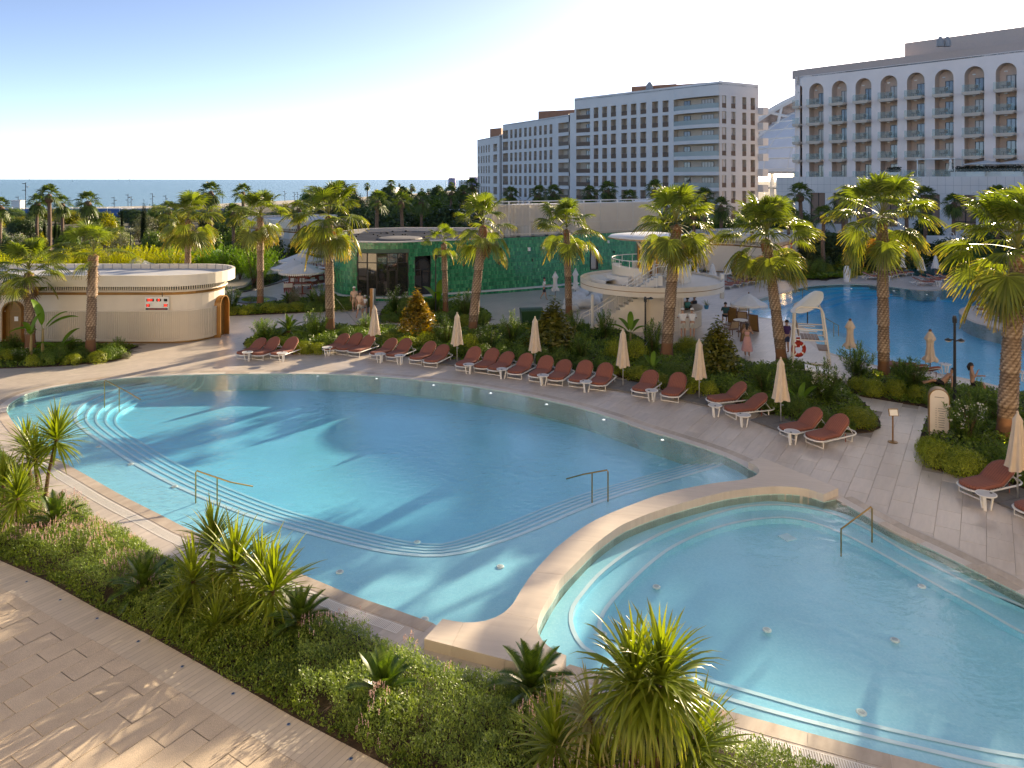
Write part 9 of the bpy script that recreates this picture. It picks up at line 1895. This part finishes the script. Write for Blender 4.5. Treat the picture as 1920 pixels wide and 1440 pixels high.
def person(label, loc, rz, pose='stand', top=('tshirt_white', (0.75, 0.74, 0.72)), bottom=('shorts_beige', (0.45, 0.38, 0.28)), hair='short', hat=None, sc=1.0, dress=None, skirtlen=0.45, arms=None, group='people around the pools'):
 """facing local -y; joints in metres for a 1.72 m figure"""
 root = thing('person', label, 'person', loc, rz, group, sc); V = Vector
 hip = V((0, 0, 0.93)); legs = {}
 if pose in ('stand', 'lean'): legs = {s: [V((s*0.09, 0.0, 0.90)), V((s*0.10, -0.02, 0.50)), V((s*0.10, 0.02, 0.08)), V((s*0.11, -0.12, 0.035))] for s in (-1, 1)}
 if pose == 'walk': legs = {-1: [V((-0.09, 0, 0.90)), V((-0.10, -0.14, 0.52)), V((-0.10, -0.20, 0.08)), V((-0.10, -0.34, 0.04))], 1: [V((0.09, 0, 0.90)), V((0.09, 0.06, 0.49)), V((0.09, 0.30, 0.14)), V((0.09, 0.24, 0.03))]}
 tilt = 0.0; off = V((0, 0, 0))
 if pose == 'sit': legs = {s: [V((s*0.09, 0, 0.52)), V((s*0.12, -0.44, 0.50)), V((s*0.12, -0.46, 0.08)), V((s*0.12, -0.60, 0.035))] for s in (-1, 1)}; hip = V((0, 0, 0.55))
 if pose == 'lie': hip = V((0, 0, 0.50)); legs = {s: [V((s*0.09, -0.02, 0.48)), V((s*0.11, -0.40, 0.52+0.12*(s > 0))), V((s*0.10, -0.82, 0.47)), V((s*0.10, -0.90, 0.58))] for s in (-1, 1)}
 a = {'stand': 0.0, 'walk': -0.05, 'lean': -0.22, 'sit': 0.08, 'lie': 0.80}[pose]
 up = V((0, math.sin(a), math.cos(a))); fw = V((0, -math.cos(a), math.sin(a)))
 waist, chest, neck0, neck1 = hip+up*0.16, hip+up*0.38, hip+up*0.53, hip+up*0.60; sh = {s: hip+up*0.49+V((s*0.185, 0, 0)) for s in (-1, 1)}
 if pose == 'lean': up2 = V((0, 0, 1))
 arm = {}
 for s in (-1, 1):
  k = (arms or {}).get(s, 'down')
  if k == 'down': arm[s] = [sh[s]+V((s*0.05, 0.01, -0.28)), sh[s]+V((s*0.07, -0.05, -0.53))]
  elif k == 'swing': arm[s] = [sh[s]+V((s*0.05, 0.10, -0.27)), sh[s]+V((s*0.05, 0.02, -0.50))]
  elif k == 'fwd': arm[s] = [sh[s]+V((s*0.05, -0.12, -0.25)), sh[s]+V((-s*0.02, -0.36, -0.20))]
  elif k == 'up': arm[s] = [sh[s]+V((s*0.10, -0.10, -0.22)), sh[s]+V((-s*0.02, -0.20, 0.02))]
  elif k == 'counter': arm[s] = [sh[s]+V((s*0.10, -0.16, -0.23)), sh[s]+V((s*0.02, -0.40, -0.24))]
  elif k == 'out': arm[s] = [sh[s]+V((s*0.22, 0.0, -0.18)), sh[s]+V((s*0.24, -0.18, -0.02))]
 head = neck1+up*0.13 if pose != 'lie' else neck1+V((0, 0.04, 0.13)); hu = V((0, 0, 1)) if pose != 'lie' else up
 P_ = [hip, waist, chest, neck0, neck1, head-hu*0.05, head+hu*0.06]; E = [(0,1),(1,2),(2,3),(3,4),(4,5),(5,6)]; rd = [(0.155, 0.12), (0.125, 0.10), (0.15, 0.11), (0.075, 0.07), 0.052, (0.078, 0.088), (0.082, 0.092)]
 for s in (-1, 1):
  i = len(P_); P_ += [sh[s], arm[s][0], arm[s][1]]; E += [(2 if False else 3, i), (i, i+1), (i+1, i+2)]; rd += [0.062, 0.043, 0.030]
  d = (arm[s][1]-arm[s][0]).normalized(); side_ = d.cross(V((0, 1, 0.2))).normalized(); palm = arm[s][1]+d*0.075; j = len(P_); P_.append(palm); E.append((i+2, j)); rd.append((0.038, 0.02)); nrm = d.cross(side_)
  for f_, (o_, l_) in enumerate(((-0.03, 0.065), (-0.01, 0.078), (0.012, 0.074), (0.032, 0.058))): q = len(P_); P_ += [palm+side_*o_+d*0.03, palm+side_*o_*1.1+d*(0.03+l_*0.6)+nrm*0.012, palm+side_*o_*1.1+d*(0.02+l_)+nrm*0.035]; E += [(j, q), (q, q+1), (q+1, q+2)]; rd += [0.010, 0.009, 0.007]
  q = len(P_); P_ += [arm[s][1]+d*0.03-side_*0.04, arm[s][1]+d*0.07-side_*0.062+nrm*0.02]; E += [(i+2, q), (q, q+1)]; rd += [0.011, 0.008]
  i = len(P_); L_ = legs[s]; P_ += L_; E += [(0, i), (i, i+1), (i+1, i+2), (i+2, i+3)]; rd += [0.092, 0.062, 0.042, (0.045, 0.032)]
 ob('body', skinmesh('body', [tuple(p) for p in P_], E, rd, 0, MAT['skin']), root)
 # face: nose, eyes, mouth, ears as sub-parts of a head piece
 fwd = V((0, -1, 0)) if pose != 'lie' else fw; fc = MB(); sd = V((1, 0, 0))
 fc.lathe([(0.016, -0.02), (0.012, 0.015), (0, 0.03)], 6, head+fwd*0.092+hu*0.0);
 for s in (-1, 1): fc.lathe([(0.018, -0.03), (0.022, 0), (0.014, 0.03)], 6, head+sd*s*0.086+hu*0.005)
 fc.build('nose_and_ears', MAT['skin'], root)
 ey = MB(); [ey.box(head+fwd*0.088+sd*s*0.032+hu*0.022, (0.022, 0.01, 0.012)) for s in (-1, 1)]; ey.box(head+fwd*0.086-hu*0.055, (0.04, 0.01, 0.010)); ey.build('eyes_and_mouth', MAT['hair'], root)
 hm = MB();
 def cap(r, z0, z1, ctr, mat, nm, back=0.0, brim=0.0):
  mb = MB(); pr_ = [(r*math.cos(t), r*1.02*math.sin(t)) for t in [lerp(z0, math.pi/2, k/6) for k in range(7)]]; mb.lathe([(max(0.001, x), z) for x, z in pr_], 14, (0, 0, 0), cap=False)
  q = hu.to_track_quat('Z', 'Y').to_matrix(); mb.v = [tuple(q @ (V(p)-fwd*back*0)+ctr-fwd*back) for p in mb.v]
  if brim: mb.box(ctr+fwd*(r+brim*0.4)+hu*0.03, (r*1.5, brim, 0.012))
  mb.build(nm, mat, root, smooth=True)
 cap(0.108, -0.25, 1, head+hu*0.045, MAT['hair'], 'hair', 0.016)
 if hair == 'long': h_ = MB(); h_.tube([head-fwd*0.06+hu*0.05, head-fwd*0.10-hu*0.06, head-fwd*0.09-hu*0.22], [0.075, 0.08, 0.03], 8); h_.build('hair', MAT['hair'], root, smooth=True)
 if hat: cap(0.116, 0.0, 1, head+hu*0.055, cloth(*hat), 'hat', 0.008, 0.09)
 def garment(nm, spec, mt): pts, ed, r_ = spec; ob(nm, skinmesh(nm, [tuple(p) for p in pts], ed, r_, 0, mt), root)
 if dress:
  garment('dress_top', ([waist-up*0.02, chest, chest+up*0.07], [(0,1),(1,2)], [(0.14, 0.112), (0.165, 0.125), (0.14, 0.11)]), cloth(*dress))
  sk = MB(); n_ = 20; rg_ = []
  for i in range(9):
   f = i/8; z = lerp(waist.z, skirtlen, f); r_ = lerp(0.145, 0.30, f**0.8); rg_.append([(r_*(1+0.07*f*math.cos(7*t))*math.cos(t), r_*0.85*(1+0.07*f*math.cos(7*t))*math.sin(t), z) for t in [2*math.pi*k/n_ for k in range(n_+1)]])
  for A_, B_ in zip(rg_[:-1], rg_[1:]): sk.strip(B_, A_)
  sk.build('skirt', cloth(*dress), root, smooth=True)
 else:
  if top:
   pts = [waist-up*0.08, waist, chest, neck0-up*0.03]; ed = [(0,1),(1,2),(2,3)]; r_ = [(0.175, 0.138), (0.15, 0.122), (0.172, 0.13), (0.105, 0.09)]
   for s in (-1, 1): i = len(pts); m_ = sh[s].lerp(arm[s][0], 0.75); pts += [sh[s], m_]; ed += [(3 if False else 2, i), (i, i+1)]; r_ += [0.085, 0.068]
   garment('shirt', (pts, ed, r_), cloth(*top))
  if bottom:
   pts = [hip+up*0.05, hip-up*0.01]; ed = [(0,1)]; r_ = [(0.17, 0.135), (0.172, 0.14)]
   for s in (-1, 1): i = len(pts); L_ = legs[s]; pts += [L_[0], L_[0].lerp(L_[1], 0.85)]; ed += [(1, i), (i, i+1)]; r_ += [0.112, 0.09]
   garment('shorts', (pts, ed, r_), cloth(*bottom))
 return root
W_ = ('white_cotton', (0.78, 0.77, 0.75)); PK = ('peach_cotton', (0.72, 0.50, 0.36)); BG = ('beige_shorts', (0.55, 0.52, 0.45)); DK = ('dark_cloth', (0.03, 0.03, 0.035)); CAPW = ('white_cap', (0.75, 0.73, 0.68))
person('man in peach shirt and white cap walking behind the other two', G(664, 584), R(195), 'walk', PK, ('tan_shorts', (0.55, 0.38, 0.25)), hat=CAPW)
person('bareheaded man in peach t-shirt and pale shorts walking towards the restaurant', G(674.5, 596), R(165), 'walk', PK, BG, sc=1.04)
person('child in white t-shirt and white cap beside the walking man', G(684, 589), R(170), 'walk', W_, ('grey_shorts', (0.3, 0.3, 0.3)), hat=CAPW, sc=0.74)
person('waiter in white shirt walking along the green wall', G(1020, 562), R(80), 'walk', W_, DK, arms={-1: 'fwd', 1: 'swing'})
person('left one of two white capped people leaning on the bar counter', G(1281, 634), R(180), 'lean', W_, BG, hat=CAPW, arms={-1: 'counter', 1: 'counter'})
person('right one of two white capped people leaning on the bar counter', G(1298, 634), R(172), 'lean', W_, BG, hat=CAPW, arms={-1: 'counter', 1: 'counter'})
person('woman in pink dress holding a phone by the bar tables', G(1401, 668), R(150), 'stand', dress=('pink_chiffon', (0.66, 0.36, 0.34)), hair='long', arms={-1: 'up', 1: 'up'}, skirtlen=0.30)
person('person in dark purple shirt half hidden by the leaning palm trunk', G(1475, 662), R(200), 'stand', ('purple_cotton', (0.07, 0.025, 0.10)), ('dark_blue_shorts', (0.04, 0.05, 0.10)), arms={-1: 'down', 1: 'fwd'}, sc=1.02)
person('dark haired bar guest in teal shirt sitting behind the counter', G(1288, 603)+Vector((0, 0, 0.25)), R(200), 'sit', ('teal_cotton', (0.10, 0.38, 0.34)), DK, arms={-1: 'counter', 1: 'counter'})
person('dark dressed bartender behind the counter', G(1276, 607), R(20), 'stand', DK, DK)
person('bar guest in black seated at the right end of the counter', G(1301, 600)+Vector((0, 0, 0.25)), R(210), 'sit', DK, DK, arms={-1: 'counter', 1: 'counter'})
person('man in dark teal shirt seated by the slim magnolia', G(1360, 606), R(170), 'sit', ('dark_teal_cotton', (0.03, 0.10, 0.11)), DK, arms={-1: 'fwd', 1: 'fwd'})
person('seated guest in white on the pond terrace', G(580, 536), R(40), 'sit', W_, BG)
person('sunbather in dark swimwear lying beside the lamp post', G(1765, 738), R(-95), 'lie', None, ('black_swimwear', (0.015, 0.015, 0.018)), hair='short')
person('woman with dark hair and sunglasses sitting behind the oleander', G(1824, 740), R(60), 'sit', None, ('black_swimwear', (0.015, 0.015, 0.018)), hair='long', arms={-1: 'up', 1: 'fwd'})
person('sunbather lying on a lounger right of the bar', G(1404, 533), R(85), 'lie', None, ('black_swimwear', (0.015, 0.015, 0.018)))
# ------------------------------------------------------------------ labels that still repeat get their place in the picture
ordw = ['first', 'second', 'third', 'fourth', 'fifth', 'sixth', 'seventh', 'eighth', 'ninth', 'tenth', 'eleventh', 'twelfth', 'thirteenth', 'fourteenth', 'fifteenth', 'sixteenth', 'seventeenth', 'eighteenth', 'nineteenth', 'twentieth']
bylab = {}
for o in scene.objects:
 if o.parent is None and o.get('label') and o.get('kind') is None: bylab.setdefault(o['label'], []).append(o)
for lb, os_ in bylab.items():
 if len(os_) < 2: continue
 os_.sort(key=lambda o: o.location.x/max(1, o.location.y))
 for i, o in enumerate(os_):
  w = 'leftmost' if i == 0 else 'rightmost' if i == len(os_)-1 else (ordw[i]+' from the left' if i < len(ordw) else None)
  if w is None: j = len(os_)-1-i; w = ordw[j]+' from the right' if j < len(ordw) else ''
  if w: o['label'] = ' '.join((lb+', '+w).split()[:16])
